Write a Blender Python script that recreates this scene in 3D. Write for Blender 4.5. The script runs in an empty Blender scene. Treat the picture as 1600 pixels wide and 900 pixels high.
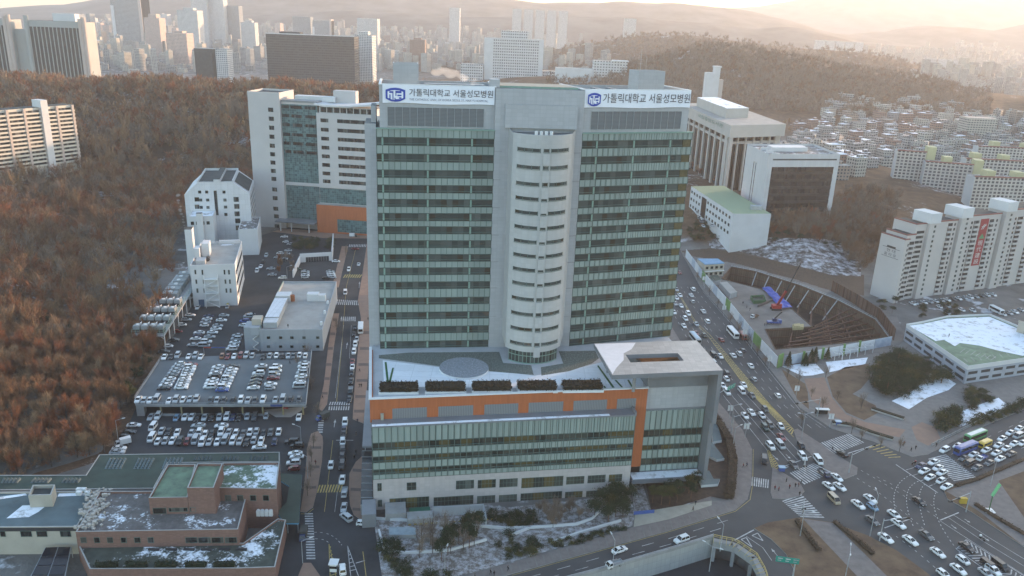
import bpy, bmesh, math, random
import numpy as np
from mathutils import Vector, Matrix
from mathutils.geometry import tessellate_polygon
rng = random.Random(7)
SC = bpy.context.scene
COL = SC.collection
PI = math.pi
# ------------------------------------------------------------------ camera
FPX, CAM_H = 1250.0, 140.0
PITCH, ROLL = math.radians(18.73), math.radians(2.2)
FW = Vector((0, math.cos(PITCH), -math.sin(PITCH)))
R0 = Vector((1, 0, 0)); U0 = R0.cross(FW)
RT = math.cos(ROLL) * R0 + math.sin(ROLL) * U0
UP = -math.sin(ROLL) * R0 + math.cos(ROLL) * U0
CC = Vector((0, 0, CAM_H))
cam = bpy.data.cameras.new('camera'); camo = bpy.data.objects.new('camera', cam); COL.objects.link(camo)
cam.sensor_width = 36; cam.lens = 36 * FPX / 1600; cam.clip_start = 1; cam.clip_end = 40000
M = Matrix((RT, UP, -FW)).transposed().to_4x4(); M.translation = CC
camo.matrix_world = M
SC.camera = camo
# ------------------------------------------------------------------ light
SUN_AZ, SUN_EL = math.radians(52), math.radians(6.5)   # azimuth measured from +Y (view direction) to the right
w = bpy.data.worlds.new('World'); SC.world = w; w.use_nodes = True
nt = w.node_tree; bg = nt.nodes['Background']
sky = nt.nodes.new('ShaderNodeTexSky'); sky.sky_type = 'NISHITA'; sky.sun_disc = False
sky.sun_elevation = SUN_EL; sky.sun_rotation = SUN_AZ; sky.altitude = 100; sky.dust_density = 1.1; sky.air_density = 1.0; sky.ozone_density = 1.4
nt.links.new(sky.outputs[0], bg.inputs[0]); bg.inputs[1].default_value = 0.15
sl = bpy.data.lights.new('sun', 'SUN'); sl.energy = 2.0; sl.angle = math.radians(0.6); sl.color = (1.0, 0.62, 0.36)
so = bpy.data.objects.new('sun', sl); COL.objects.link(so)
sd = Vector((math.sin(SUN_AZ) * math.cos(SUN_EL), math.cos(SUN_AZ) * math.cos(SUN_EL), math.sin(SUN_EL)))
so.rotation_euler = sd.to_track_quat('Z', 'Y').to_euler()
SC.view_settings.view_transform = 'Standard'; SC.view_settings.look = 'None'
SC.view_settings.gamma = 1; SC.view_settings.exposure = 2.5; SC.view_settings.use_curve_mapping = False
cy = SC.cycles
HAZE = 0.000098
cy.max_bounces = 5; cy.diffuse_bounces = 2; cy.glossy_bounces = 2; cy.transmission_bounces = 2; cy.volume_bounces = 1; cy.transparent_max_bounces = 4
cy.caustics_reflective = False; cy.caustics_refractive = False
try:
    cy.use_denoising = True; cy.denoiser = 'OPENIMAGEDENOISE'
except Exception:
    pass
# ------------------------------------------------------------------ pixel -> place
def ray(u, v):
    return FW + RT * ((u - 800) / FPX) - UP * ((v - 450) / FPX)
def G(u, v, z=0.0):
    d = ray(u, v); t = (z - CAM_H) / d.z
    return CC + d * t
def G2(u, v, z=0.0):
    p = G(u, v, z); return (p.x, p.y)
def D(u, v, y):
    d = ray(u, v); return CC + d * (y / d.y)
def PJ(p):
    q = Vector(p) - CC; wd = q.dot(FW)
    return (800 + FPX * q.dot(RT) / wd, 450 - FPX * q.dot(UP) / wd, wd)
def ZAT(v, x, y):
    lo, hi = -60.0, 600.0
    for _ in range(50):
        m = (lo + hi) / 2
        if PJ((x, y, m))[1] > v: lo = m
        else: hi = m
    return m
def rotv(x, y, a): return (x * math.cos(a) - y * math.sin(a), x * math.sin(a) + y * math.cos(a))
class Frame:
    """A vertical facade plane: a runs along it, o goes back behind it."""
    def __init__(s, x, y, ang):
        s.x, s.y = x, y; s.e = (math.cos(ang), math.sin(ang)); s.n = (-math.sin(ang), math.cos(ang)); s.ang = ang
    def p(s, a, o, z=0): return Vector((s.x + a * s.e[0] + o * s.n[0], s.y + a * s.e[1] + o * s.n[1], z))
    def hit(s, u, v, o=0.0):
        d = ray(u, v); ox, oy = s.x + o * s.n[0], s.y + o * s.n[1]
        t = (ox * s.n[0] + oy * s.n[1]) / (d.x * s.n[0] + d.y * s.n[1])
        q = CC + d * t
        return ((q.x - ox) * s.e[0] + (q.y - oy) * s.e[1], q.z)
    def loc(s, x, y): return ((x - s.x) * s.e[0] + (y - s.y) * s.e[1], (x - s.x) * s.n[0] + (y - s.y) * s.n[1])
def frame2(A, B): return Frame(A[0], A[1], math.atan2(B[1] - A[1], B[0] - A[0])), math.hypot(B[0] - A[0], B[1] - A[1])
# ------------------------------------------------------------------ mesh builder
class MB:
    def __init__(s): s.v = []; s.f = []; s.m = []; s.uv = []; s.sm = []
    def face(s, pts, mat=0, uv=None, smooth=False):
        b = len(s.v); s.v += [tuple(p) for p in pts]; s.f.append(tuple(range(b, b + len(pts)))); s.m.append(mat)
        s.uv.append(uv or [(p[0], p[1]) for p in pts]); s.sm.append(smooth); return s
    def wall(s, a, b, z0, z1, mat=0, u0=0.0):
        L = math.hypot(b[0] - a[0], b[1] - a[1])
        s.face([(a[0], a[1], z0), (b[0], b[1], z0), (b[0], b[1], z1), (a[0], a[1], z1)], mat, [(u0, 0), (u0 + L, 0), (u0 + L, z1 - z0), (u0, z1 - z0)])
        return L
    def prism(s, poly, z0, z1, wm=0, tm=None, bottom=True):
        """poly counter-clockwise from above"""
        tm = wm if tm is None else tm
        ar = sum(poly[i - 1][0] * poly[i][1] - poly[i][0] * poly[i - 1][1] for i in range(len(poly)))
        if ar < 0: poly = poly[::-1]
        n = len(poly); u = 0.0
        for i in range(n):
            a, b = poly[i], poly[(i + 1) % n]
            u += s.wall(a, b, z0, z1, wm, round(u))
        s.cap(poly, z1, tm)
        if bottom: s.cap(poly, z0, wm, False)
        return s
    def cap(s, poly, z, mat=0, up=True):
        if len(poly) <= 4:
            s.face([(p[0], p[1], z) for p in (poly if up else poly[::-1])], mat); return s
        vs = [Vector((p[0], p[1], 0)) for p in poly]
        for t in tessellate_polygon([vs]):
            q = [vs[i] for i in t]
            c = (q[1] - q[0]).cross(q[2] - q[0]).z
            if (c < 0) == up: q = q[::-1]
            s.face([(p.x, p.y, z) for p in q], mat)
        return s
    def sheet(s, outer, holes=(), z=0.0, mat=0, zf=None):
        vs = [[Vector((p[0], p[1], 0)) for p in outer]] + [[Vector((p[0], p[1], 0)) for p in h] for h in holes]
        flat = [p for l in vs for p in l]
        for t in tessellate_polygon(vs):
            q = [flat[i] for i in t]
            if (q[1] - q[0]).cross(q[2] - q[0]).z < 0: q = q[::-1]
            s.face([(p.x, p.y, z if zf is None else zf(p.x, p.y)) for p in q], mat)
        return s
    def fbox(s, fr, a0, a1, o0, o1, z0, z1, mat=0, tm=None):
        P = [fr.p(a0, o0), fr.p(a1, o0), fr.p(a1, o1), fr.p(a0, o1)]
        return s.prism([(p.x, p.y) for p in P], z0, z1, mat, tm)
    def box(s, x0, x1, y0, y1, z0, z1, mat=0, tm=None):
        return s.prism([(x0, y0), (x1, y0), (x1, y1), (x0, y1)], z0, z1, mat, tm)
    def bar(s, p, q, r, mat=0, n=6, r2=None, caps=True):
        p, q = Vector(p), Vector(q); d = (q - p).normalized(); r2 = r if r2 is None else r2
        a = d.orthogonal().normalized(); b = d.cross(a)
        A = [p + (a * math.cos(2 * PI * i / n) + b * math.sin(2 * PI * i / n)) * r for i in range(n)]
        B = [q + (a * math.cos(2 * PI * i / n) + b * math.sin(2 * PI * i / n)) * r2 for i in range(n)]
        for i in range(n):
            j = (i + 1) % n; s.face([A[i], A[j], B[j], B[i]], mat, smooth=n > 6)
        if caps: s.face(A[::-1], mat); s.face(B, mat)
        return s
    def beam(s, p, q, wd, ht, mat=0):
        """square section bar"""
        p, q = Vector(p), Vector(q); d = (q - p).normalized()
        sd_ = d.cross(Vector((0, 0, 1)))
        sd_ = sd_.normalized() if sd_.length > 1e-4 else Vector((1, 0, 0))
        u_ = sd_.cross(d).normalized(); o = [(-1, -1), (1, -1), (1, 1), (-1, 1)]
        A = [p + sd_ * wd / 2 * i + u_ * ht / 2 * j for i, j in o]; B = [q + sd_ * wd / 2 * i + u_ * ht / 2 * j for i, j in o]
        for i in range(4):
            j = (i + 1) % 4; s.face([A[i], A[j], B[j], B[i]], mat)
        s.face(A[::-1], mat); s.face(B, mat); return s
    def build(s, name, mats, parent=None, org=None):
        me = bpy.data.meshes.new(name)
        o_ = org if org is not None else ((0, 0, 0) if parent is None else (parent.get('_ox', 0), parent.get('_oy', 0), parent.get('_oz', 0)))
        vs = [(a - o_[0], b - o_[1], c - o_[2]) for a, b, c in s.v]
        me.from_pydata(vs, [], s.f)
        for m in (mats if isinstance(mats, (list, tuple)) else [mats]): me.materials.append(m)
        me.polygons.foreach_set('material_index', s.m); me.polygons.foreach_set('use_smooth', s.sm)
        ul = me.uv_layers.new(name='UVMap'); flat = [c for f in s.uv for q in f for c in q]
        ul.data.foreach_set('uv', flat)
        me.validate(); me.update()
        o = bpy.data.objects.new(name, me); COL.objects.link(o)
        if parent is not None: o.parent = parent
        elif org is not None: o.location = org
        return o
def tag(o, label=None, cat=None, group=None, kind=None):
    if label: o['label'] = label
    if cat: o['category'] = cat
    if group: o['group'] = group
    if kind: o['kind'] = kind
    return o
def thing(name, label, cat, loc, group=None):
    """Empty at the base of a thing. Parts below it are given in world coordinates and stored relative to it."""
    o = bpy.data.objects.new(name, None); COL.objects.link(o); o.empty_display_size = 0.5
    o.location = loc; o['_ox'], o['_oy'], o['_oz'] = float(loc[0]), float(loc[1]), float(loc[2])
    return tag(o, label, cat, group)
def sub(parent):  # carry the origin on to a part that gets sub-parts
    pass
def part(name, mb, mats, par):
    o = mb.build(name, mats, par)
    for k in ('_ox', '_oy', '_oz'): o[k] = par.get(k, 0.0)
    return o
def copy_tree(o, parent=None):
    c = o.copy(); COL.objects.link(c); c.parent = parent
    for ch in o.children: copy_tree(ch, c)
    return c
# ------------------------------------------------------------------ materials
MAT = {}
def newmat(name):
    m = bpy.data.materials.new(name); m.use_nodes = True; MAT[name] = m
    return m, m.node_tree, m.node_tree.nodes['Principled BSDF']
def mix(nt, fac, a, b):
    n = nt.nodes.new('ShaderNodeMix'); n.data_type = 'RGBA'
    for sck, val in ((n.inputs[0], fac), (n.inputs[6], a), (n.inputs[7], b)):
        if isinstance(val, bpy.types.NodeSocket): nt.links.new(val, sck)
        else: sck.default_value = val if not isinstance(val, tuple) else (*val, 1)[:4]
    return n.outputs[2]
def mth(nt, op, a, b=None, c=None):
    n = nt.nodes.new('ShaderNodeMath'); n.operation = op
    for i, val in enumerate((a, b, c)):
        if val is None: continue
        if isinstance(val, bpy.types.NodeSocket): nt.links.new(val, n.inputs[i])
        else: n.inputs[i].default_value = val
    return n.outputs[0]
def noise(nt, scale, detail=3, vec=None, rough=0.6):
    n = nt.nodes.new('ShaderNodeTexNoise'); n.inputs['Scale'].default_value = scale; n.inputs['Detail'].default_value = detail; n.inputs['Roughness'].default_value = rough
    if vec is None:
        g = nt.nodes.new('ShaderNodeNewGeometry'); vec = g.outputs['Position']
    nt.links.new(vec, n.inputs['Vector']); return n.outputs['Fac']
def step(nt, fac, lo, hi):
    n = nt.nodes.new('ShaderNodeMapRange'); n.inputs[1].default_value = lo; n.inputs[2].default_value = hi
    nt.links.new(fac, n.inputs[0]); return n.outputs[0]
def mat(name, col, rough=0.8, vary=0.12, scale=0.6, metal=0.0, spec=0.3, col2=None, coat=0.0):
    """plain stuff with uneven tone: two octaves of noise, wear in darker patches"""
    m, nt, b = newmat(name)
    c2 = col2 or tuple(max(0.0, c * (1 - 2.2 * vary)) for c in col)
    f = step(nt, noise(nt, scale, 4), 0.35, 0.68)
    c1 = mix(nt, f, c2, col)
    f2 = step(nt, noise(nt, scale * 9, 2), 0.3, 0.7)
    dk = tuple(c * (1 - vary) for c in col)
    nt.links.new(mix(nt, mth(nt, 'MULTIPLY', f2, 0.5), c1, dk), b.inputs['Base Color'])
    b.inputs['Roughness'].default_value = rough; b.inputs['Metallic'].default_value = metal; b.inputs['Specular IOR Level'].default_value = spec
    b.inputs['Coat Weight'].default_value = coat
    return m
def snowy(name, col, amount, scale=0.25, snow=(0.78, 0.8, 0.85), col2=None, sharp=0.06):
    """ground or roof with lying snow in ragged patches; amount 0..1"""
    m, nt, b = newmat(name)
    base = mix(nt, step(nt, noise(nt, scale * 4, 4), 0.3, 0.7), col2 or tuple(c * 0.6 for c in col), col)
    t = 0.72 - 0.45 * amount
    f = step(nt, mth(nt, 'ADD', mth(nt, 'MULTIPLY', noise(nt, scale, 6, rough=0.7), 0.8), mth(nt, 'MULTIPLY', noise(nt, scale * 12, 3), 0.2)), t, t + sharp)
    nt.links.new(mix(nt, f, base, snow), b.inputs['Base Color']); b.inputs['Roughness'].default_value = 0.85
    b.inputs['Specular IOR Level'].default_value = 0.2
    return m
def facade(name, wall, win, fw, fh, ww, wh, wall2=None, panel=True, voff=0.0, wvar=0.6):
    """a wall with a regular grid of small recess-dark windows far away, by UV in metres; every pane has its own tone"""
    m, nt, b = newmat(name)
    uv = nt.nodes.new('ShaderNodeUVMap'); sp = nt.nodes.new('ShaderNodeSeparateXYZ'); nt.links.new(uv.outputs[0], sp.inputs[0])
    u = mth(nt, 'DIVIDE', sp.outputs[0], fw); v = mth(nt, 'DIVIDE', mth(nt, 'ADD', sp.outputs[1], voff), fh)
    du = mth(nt, 'ABSOLUTE', mth(nt, 'SUBTRACT', mth(nt, 'FRACT', u), 0.5)); dv = mth(nt, 'ABSOLUTE', mth(nt, 'SUBTRACT', mth(nt, 'FRACT', v), 0.5))
    mk = mth(nt, 'MULTIPLY', mth(nt, 'LESS_THAN', du, ww / 2), mth(nt, 'LESS_THAN', dv, wh / 2))
    cb = nt.nodes.new('ShaderNodeCombineXYZ'); nt.links.new(mth(nt, 'FLOOR', u), cb.inputs[0]); nt.links.new(mth(nt, 'FLOOR', v), cb.inputs[1])
    wn = nt.nodes.new('ShaderNodeTexWhiteNoise'); wn.noise_dimensions = '2D'; nt.links.new(cb.outputs[0], wn.inputs['Vector'])
    wc = mix(nt, mth(nt, 'MULTIPLY', mth(nt, 'POWER', wn.outputs['Value'], 3.0), wvar), win, tuple(min(1, c * 1.2 + 0.15) for c in win))
    w2 = wall2 or tuple(c * 0.85 for c in wall)
    wl = mix(nt, step(nt, noise(nt, 0.12, 4), 0.35, 0.65), w2, wall)
    nt.links.new(mix(nt, mk, wl, wc), b.inputs['Base Color'])
    nt.links.new(mth(nt, 'SUBTRACT', 0.8, mth(nt, 'MULTIPLY', mk, 0.6)), b.inputs['Roughness'])
    b.inputs['Specular IOR Level'].default_value = 0.4
    return m
def panels(name, col, pw, ph, joint=0.05, dark=0.75, rough=0.6, vary=0.06, spec=0.3, metal=0.0, yb=None):
    """stone or metal cladding: a grid of panels of slightly different tone with dark joints, by UV in metres"""
    m, nt, b = newmat(name)
    uv = nt.nodes.new('ShaderNodeUVMap'); sp = nt.nodes.new('ShaderNodeSeparateXYZ'); nt.links.new(uv.outputs[0], sp.inputs[0])
    u = mth(nt, 'DIVIDE', sp.outputs[0], pw); v = mth(nt, 'DIVIDE', sp.outputs[1], ph)
    mk = mth(nt, 'MAXIMUM', mth(nt, 'LESS_THAN', mth(nt, 'FRACT', u), joint / pw), mth(nt, 'LESS_THAN', mth(nt, 'FRACT', v), joint / ph))
    cb = nt.nodes.new('ShaderNodeCombineXYZ'); nt.links.new(mth(nt, 'FLOOR', u), cb.inputs[0]); nt.links.new(mth(nt, 'FLOOR', v), cb.inputs[1])
    wn = nt.nodes.new('ShaderNodeTexWhiteNoise'); wn.noise_dimensions = '2D'; nt.links.new(cb.outputs[0], wn.inputs['Vector'])
    c = mix(nt, wn.outputs['Value'], tuple(x * (1 - vary) for x in col), tuple(min(1, x * (1 + vary)) for x in col))
    c = mix(nt, mth(nt, 'MULTIPLY', step(nt, noise(nt, 0.15, 4), 0.4, 0.7), 0.35), c, tuple(x * 0.85 for x in col))
    gp = nt.nodes.new('ShaderNodeNewGeometry'); vm = nt.nodes.new('ShaderNodeVectorMath'); vm.operation = 'MULTIPLY'; vm.inputs[1].default_value = (1, 1, .06); nt.links.new(gp.outputs['Position'], vm.inputs[0])
    c = mix(nt, mth(nt, 'MULTIPLY', step(nt, noise(nt, .7, 4, vm.outputs[0]), .5, .75), .4), c, tuple(x * .74 for x in col))   # rain streaks
    nt.links.new(mix(nt, mk, c, tuple(x * dark for x in col)), b.inputs['Base Color'])
    b.inputs['Roughness'].default_value = rough; b.inputs['Specular IOR Level'].default_value = spec; b.inputs['Metallic'].default_value = metal
    return m
def glass(name, dark, light, cw, share=0.35, rough=0.08, warm=None, wshare=0.0):
    """window strip: bay tones stand for dark rooms, blinds, lit rooms and painted sky reflections"""
    m, nt, b = newmat(name)
    uv = nt.nodes.new('ShaderNodeUVMap'); sp = nt.nodes.new('ShaderNodeSeparateXYZ'); nt.links.new(uv.outputs[0], sp.inputs[0])
    cb = nt.nodes.new('ShaderNodeCombineXYZ'); nt.links.new(mth(nt, 'FLOOR', mth(nt, 'DIVIDE', sp.outputs[0], cw)), cb.inputs[0])
    ob = nt.nodes.new('ShaderNodeObjectInfo'); nt.links.new(mth(nt, 'MULTIPLY', ob.outputs['Random'], 977.0), cb.inputs[1])
    wn = nt.nodes.new('ShaderNodeTexWhiteNoise'); wn.noise_dimensions = '2D'; nt.links.new(cb.outputs[0], wn.inputs['Vector'])
    c = mix(nt, mth(nt, 'MULTIPLY', step(nt, wn.outputs['Value'], 1 - share, 1.0), 0.9), dark, light)
    if warm:
        c = mix(nt, mth(nt, 'LESS_THAN', wn.outputs['Value'], wshare), c, warm)
    nt.links.new(c, b.inputs['Base Color']); b.inputs['Roughness'].default_value = rough; b.inputs['Specular IOR Level'].default_value = 0.6
    return m
def paint(name, col, rough=0.3):
    m, nt, b = newmat(name)
    f = step(nt, noise(nt, 1.4, 3), 0.3, 0.8)
    nt.links.new(mix(nt, f, tuple(c * 0.82 for c in col), col), b.inputs['Base Color'])
    b.inputs['Roughness'].default_value = rough; b.inputs['Coat Weight'].default_value = 0.3; b.inputs['Coat Roughness'].default_value = 0.15
    return m
asphalt = mat('asphalt', (0.052, 0.054, 0.06), 0.85, 0.25, 0.07)
asphalt_old = mat('worn asphalt', (0.085, 0.084, 0.086), 0.85, 0.24, 0.05, col2=(0.052, 0.052, 0.055))
concrete = mat('concrete', (0.33, 0.33, 0.33), 0.85, 0.15, 0.2)
kerbm = mat('kerb stone', (0.4, 0.39, 0.37), 0.85, 0.12, 0.5)
white_line = mat('white road paint', (0.55, 0.55, 0.55), 0.7, 0.28, 0.5)
yellow_line = mat('yellow road paint', (0.48, 0.36, 0.12), 0.7, 0.2, 1.0)
metal = mat('galvanised steel', (0.42, 0.44, 0.46), 0.5, 0.1, 0.8, metal=0.3)
dark_metal = mat('dark metal', (0.05, 0.05, 0.055), 0.5, 0.15, 0.8)
white_metal = mat('white painted metal', (0.72, 0.72, 0.72), 0.5, 0.06, 0.5)
black = mat('black rubber', (0.02, 0.02, 0.02), 0.7, 0.1, 2.0)
# ================================================================== TERRAIN
def pip(x, y, poly):
    c = False; n = len(poly)
    for i in range(n):
        x1, y1 = poly[i]; x2, y2 = poly[i - 1]
        if (y1 > y) != (y2 > y) and x < (x2 - x1) * (y - y1) / (y2 - y1) + x1: c = not c
    return c
def np_pip(X, Y, poly):
    c = np.zeros(X.shape, bool); n = len(poly)
    for i in range(n):
        x1, y1 = poly[i]; x2, y2 = poly[i - 1]
        if y1 == y2: continue
        c ^= ((y1 > Y) != (y2 > Y)) & (X < (x2 - x1) * (Y - y1) / (y2 - y1) + x1)
    return c
def np_seg(X, Y, a, b):
    dx, dy = b[0] - a[0], b[1] - a[1]; L = dx * dx + dy * dy
    t = np.clip(((X - a[0]) * dx + (Y - a[1]) * dy) / L, 0, 1)
    return np.hypot(X - a[0] - t * dx, Y - a[1] - t * dy), t
def np_inside_dist(X, Y, poly):
    d = np.full(X.shape, 1e9)
    for i in range(len(poly)): d = np.minimum(d, np_seg(X, Y, poly[i - 1], poly[i])[0])
    return np.where(np_pip(X, Y, poly), d, 0.0)
def sst(t): t = np.clip(t, 0, 1); return t * t * (3 - 2 * t)
def ridge(X, Y, pts, sig):
    """pts: (x, y, height)"""
    h = np.zeros(X.shape)
    for a, b in zip(pts[:-1], pts[1:]):
        d, t = np_seg(X, Y, a, b); h = np.maximum(h, (a[2] + (b[2] - a[2]) * t) * np.exp(-d * d / (2 * sig * sig)))
    return h
def rpx(lst, y, up=0.0):
    return [(D(u, v, y).x, y, D(u, v, y).z - up) for u, v in lst]
WEST = [G2(-40, 785), G2(66, 745), G2(176, 712), G2(212, 632), G2(249, 560), G2(268, 500), G2(276, 430), G2(285, 370), (-200, 560), (-190, 600), (-60, 625), (80, 640), (170, 820), (230, 1080), (-1000, 1080), (-1000, 120), (-260, 120)]
EAST = [G2(1058, 388), G2(1130, 407), G2(1240, 436), G2(1345, 450), (225, 470), (300, 520), (420, 640), (420, 1000), (60, 1000), (74, 560)]
WR = [(-640, 840, 16), (-430, 800, 24), (-290, 790, 27), (-130, 745, 46), (60, 790, 44), (210, 900, 26)]
ER = rpx([(900, 112), (1000, 105), (1060, 88), (1130, 72), (1250, 84), (1350, 104), (1450, 131), (1510, 158)], 1550, 9)
ER2 = rpx([(860, 112), (940, 72), (1050, 49), (1150, 62), (1280, 72), (1340, 90)], 2500, 8)
MA = rpx([(-300, 20), (-60, 25), (60, 25), (110, 18), (180, 4), (300, -20), (500, -35), (650, -18), (800, -4), (900, 1), (975, 0), (1025, 2), (1050, 0), (1082, 2), (1112, 8), (1140, 20), (1200, 38), (1275, 48)], 5600)
MA0 = rpx([(-100, 44), (100, 30), (180, 22), (260, 30), (420, 20), (560, 14), (700, 22), (820, 26), (1000, 22), (1200, 45), (1230, 40), (1275, 58), (1400, 70)], 4300)
MB_ = rpx([(1060, 30), (1135, 17), (1167, 9), (1200, 11), (1225, 5), (1275, 0), (1350, -18), (1450, -12), (1550, -6), (1700, -25), (1900, 0)], 9000)
MC = rpx([(1330, 95), (1400, 48), (1470, 38), (1560, 44), (1700, 20), (1900, 20)], 5600)
SHADE_H = 45 + 1500 * math.tan(SUN_EL)
SHADE_RIDGE = [(1720, 330, SHADE_H * 0.9), (1500, 700, SHADE_H), (1300, 1040, SHADE_H), (1170, 1250, SHADE_H * 0.9)]  # unseen ridge added outside the view to shade the low ground
PIT = [G2(1143, 417), G2(1180, 424), G2(1250, 446), G2(1310, 470), G2(1368, 500), G2(1388, 527), G2(1300, 538), G2(1212, 546), G2(1196, 515), G2(1270, 511), G2(1232, 478), G2(1190, 452), G2(1128, 436)]
UNDER = [G2(1115, 843), G2(1050, 863), G2(925, 899), G2(830, 926), G2(830, 1000), G2(1215, 1000), G2(1196, 908), G2(1182, 880), G2(1150, 852)]
UNDER_Z = -6.5
def np_h(X, Y):
    wd = np_inside_dist(X, Y, WEST)
    h = 37 * sst(wd / 300) + ridge(X, Y, WR, 88) * sst(wd / 60)
    bump = np.sin(X * 0.021 + 1.3) * np.cos(Y * 0.017) * 3.5 + np.sin(X * 0.05 + Y * 0.04) * 1.6
    h = h + bump * sst(wd / 120)
    h = np.maximum(h, 14 * sst(np_inside_dist(X, Y, EAST) / 75))
    far = ridge(X, Y, ER, 165) + ridge(X, Y, ER2, 260)
    far = far * (1 + 0.06 * np.sin(X * 0.013) * np.sin(Y * 0.011))
    m = np.maximum(np.maximum(ridge(X, Y, MA, 620), ridge(X, Y, MA0, 330)), np.maximum(ridge(X, Y, MB_, 1000), ridge(X, Y, MC, 420)))
    rid = np.abs(np.sin(X * 0.0031 + 2 * np.sin(Y * 0.0011))) * 0.5 + np.abs(np.sin(X * 0.0083 - Y * 0.003)) * 0.3
    m = m * (0.93 + 0.1 * (rid - 0.4) * sst((Y - 3300) / 800))
    off = ridge(X, Y, SHADE_RIDGE, 150)
    return h + far + m + off
def hz(x, y): return float(np_h(np.array([float(x)]), np.array([float(y)]))[0])
def on_ground(u, v):
    """where the sight line of a pixel meets the hilly ground"""
    d = ray(u, v); t = np.concatenate([np.arange(150, 900, 2.0), np.arange(900, 4000, 8.0)]) / d.y
    X, Y, Z = d.x * t, d.y * t, CAM_H + d.z * t
    k = np.argmax(Z < np_h(X, Y)); return (float(X[k]), float(Y[k]))
def make_terrain():
    ang = np.concatenate([np.arange(-180, -44, 4.0), np.arange(-44, 44, 0.2), np.arange(44, 180, 4.0)])
    rad = [25.0]
    while rad[-1] < 13000: rad.append(rad[-1] * 1.0115)
    rad = np.array(rad)
    A, Rr = np.meshgrid(np.radians(ang), rad, indexing='ij')
    X, Y = np.sin(A) * Rr, np.cos(A) * Rr
    Z = np_h(X, Y)
    for poly, mg, zz in ((PIT, 9, -16), (UNDER, 7, -12)):
        d = np.full(X.shape, 1e9)
        for i in range(len(poly)): d = np.minimum(d, np_seg(X, Y, poly[i - 1], poly[i])[0])
        k = np_pip(X, Y, poly) | (d < mg * 0.5)
        Z = np.where(k, np.minimum(Z, zz), Z)
    na, nr = len(ang), len(rad)
    vs = np.stack([X, Y, Z], -1).reshape(-1, 3)
    i = np.arange(na)[:, None]; j = np.arange(nr - 1)[None, :]; i2 = (i + 1) % na
    fs = np.stack(np.broadcast_arrays(i * nr + j, i * nr + j + 1, i2 * nr + j + 1, i2 * nr + j), -1).reshape(-1, 4)
    me = bpy.data.meshes.new('ground')
    me.vertices.add(len(vs)); me.vertices.foreach_set('co', vs.ravel())
    me.loops.add(len(fs) * 4); me.loops.foreach_set('vertex_index', fs.ravel())
    me.polygons.add(len(fs)); me.polygons.foreach_set('loop_start', np.arange(len(fs)) * 4)
    me.polygons.foreach_set('use_smooth', np.ones(len(fs), bool))
    me.update(); me.validate()
    m, nt, b = newmat('winter ground')
    geo = nt.nodes.new('ShaderNodeNewGeometry'); sp = nt.nodes.new('ShaderNodeSeparateXYZ'); nt.links.new(geo.outputs['Position'], sp.inputs[0])
    hill = step(nt, sp.outputs[2], 0.4, 3.0)
    litter = mix(nt, step(nt, noise(nt, 0.11, 6), 0.3, 0.7), (0.07, 0.042, 0.027), (0.16, 0.098, 0.06))
    sn = step(nt, mth(nt, 'ADD', mth(nt, 'MULTIPLY', noise(nt, 0.018, 5, rough=0.65), 0.75), mth(nt, 'MULTIPLY', noise(nt, 0.45, 3), 0.25)), 0.58, 0.66)
    lit = mix(nt, mth(nt, 'MULTIPLY', sn, 0.75), litter, (0.6, 0.62, 0.68))
    town = mix(nt, step(nt, noise(nt, 0.035, 5), 0.35, 0.65), (0.1, 0.095, 0.09), (0.2, 0.19, 0.18))
    town = mix(nt, step(nt, noise(nt, 0.06, 5), 0.6, 0.66), town, (0.5, 0.51, 0.54))
    mtn = mix(nt, step(nt, noise(nt, 0.006, 6), 0.35, 0.65), (0.06, 0.05, 0.045), (0.15, 0.13, 0.12))
    far = step(nt, sp.outputs[1], 2600, 3400)
    c = mix(nt, hill, town, mix(nt, far, lit, mtn))
    nt.links.new(c, b.inputs['Base Color']); b.inputs['Roughness'].default_value = 0.95; b.inputs['Specular IOR Level'].default_value = 0.1
    bp = nt.nodes.new('ShaderNodeBump'); bp.inputs['Strength'].default_value = 0.6; bp.inputs['Distance'].default_value = 1.5
    nt.links.new(noise(nt, 0.25, 5), bp.inputs['Height']); nt.links.new(bp.outputs[0], b.inputs['Normal'])
    me.materials.append(m)
    o = bpy.data.objects.new('ground', me); COL.objects.link(o); tag(o, kind='structure')
make_terrain()
def P2(lst, z=0.0): return [G2(u, v, z) for u, v in lst]
def surf(name, mb, m):
    return tag(mb.build(name, m), kind='structure')
# ================================================================== ROADS AND PAVEMENTS
paving = mat('grey paving', (0.2, 0.185, 0.175), 0.85, 0.12, 0.4)
pink_pav = mat('brick paving', (0.27, 0.175, 0.13), 0.85, 0.12, 0.3, col2=(0.21, 0.14, 0.11))
dark_pav = mat('dark paving band', (0.13, 0.095, 0.085), 0.85, 0.1, 0.4)
beige_pav = mat('beige paving', (0.36, 0.335, 0.28), 0.85, 0.1, 0.4)
grey_tile = mat('grey brown tile', (0.2, 0.175, 0.165), 0.85, 0.14, 0.5)
dry_grass = mat('dry grass', (0.18, 0.12, 0.075), 0.95, 0.25, 0.16, col2=(0.085, 0.052, 0.038))
soil = mat('planting soil', (0.085, 0.055, 0.04), 0.95, 0.25, 0.5)
snow = snowy('lying snow', (0.34, 0.31, 0.28), 0.86, 0.25, sharp=0.15)
litter_m = snowy('leaf litter with snow', (0.13, 0.08, 0.05), 0.3, 0.2, (0.5, 0.5, 0.55), sharp=0.15)
thin_snow = snowy('thin snow on gravel', (0.19, 0.16, 0.14), 0.62, 0.5, (0.5, 0.5, 0.53), sharp=0.22)
stone_wall_m = panels('underpass concrete', (0.34, 0.345, 0.34), 1.5, 2.2, 0.06, 0.7, 0.85, 0.05)
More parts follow.
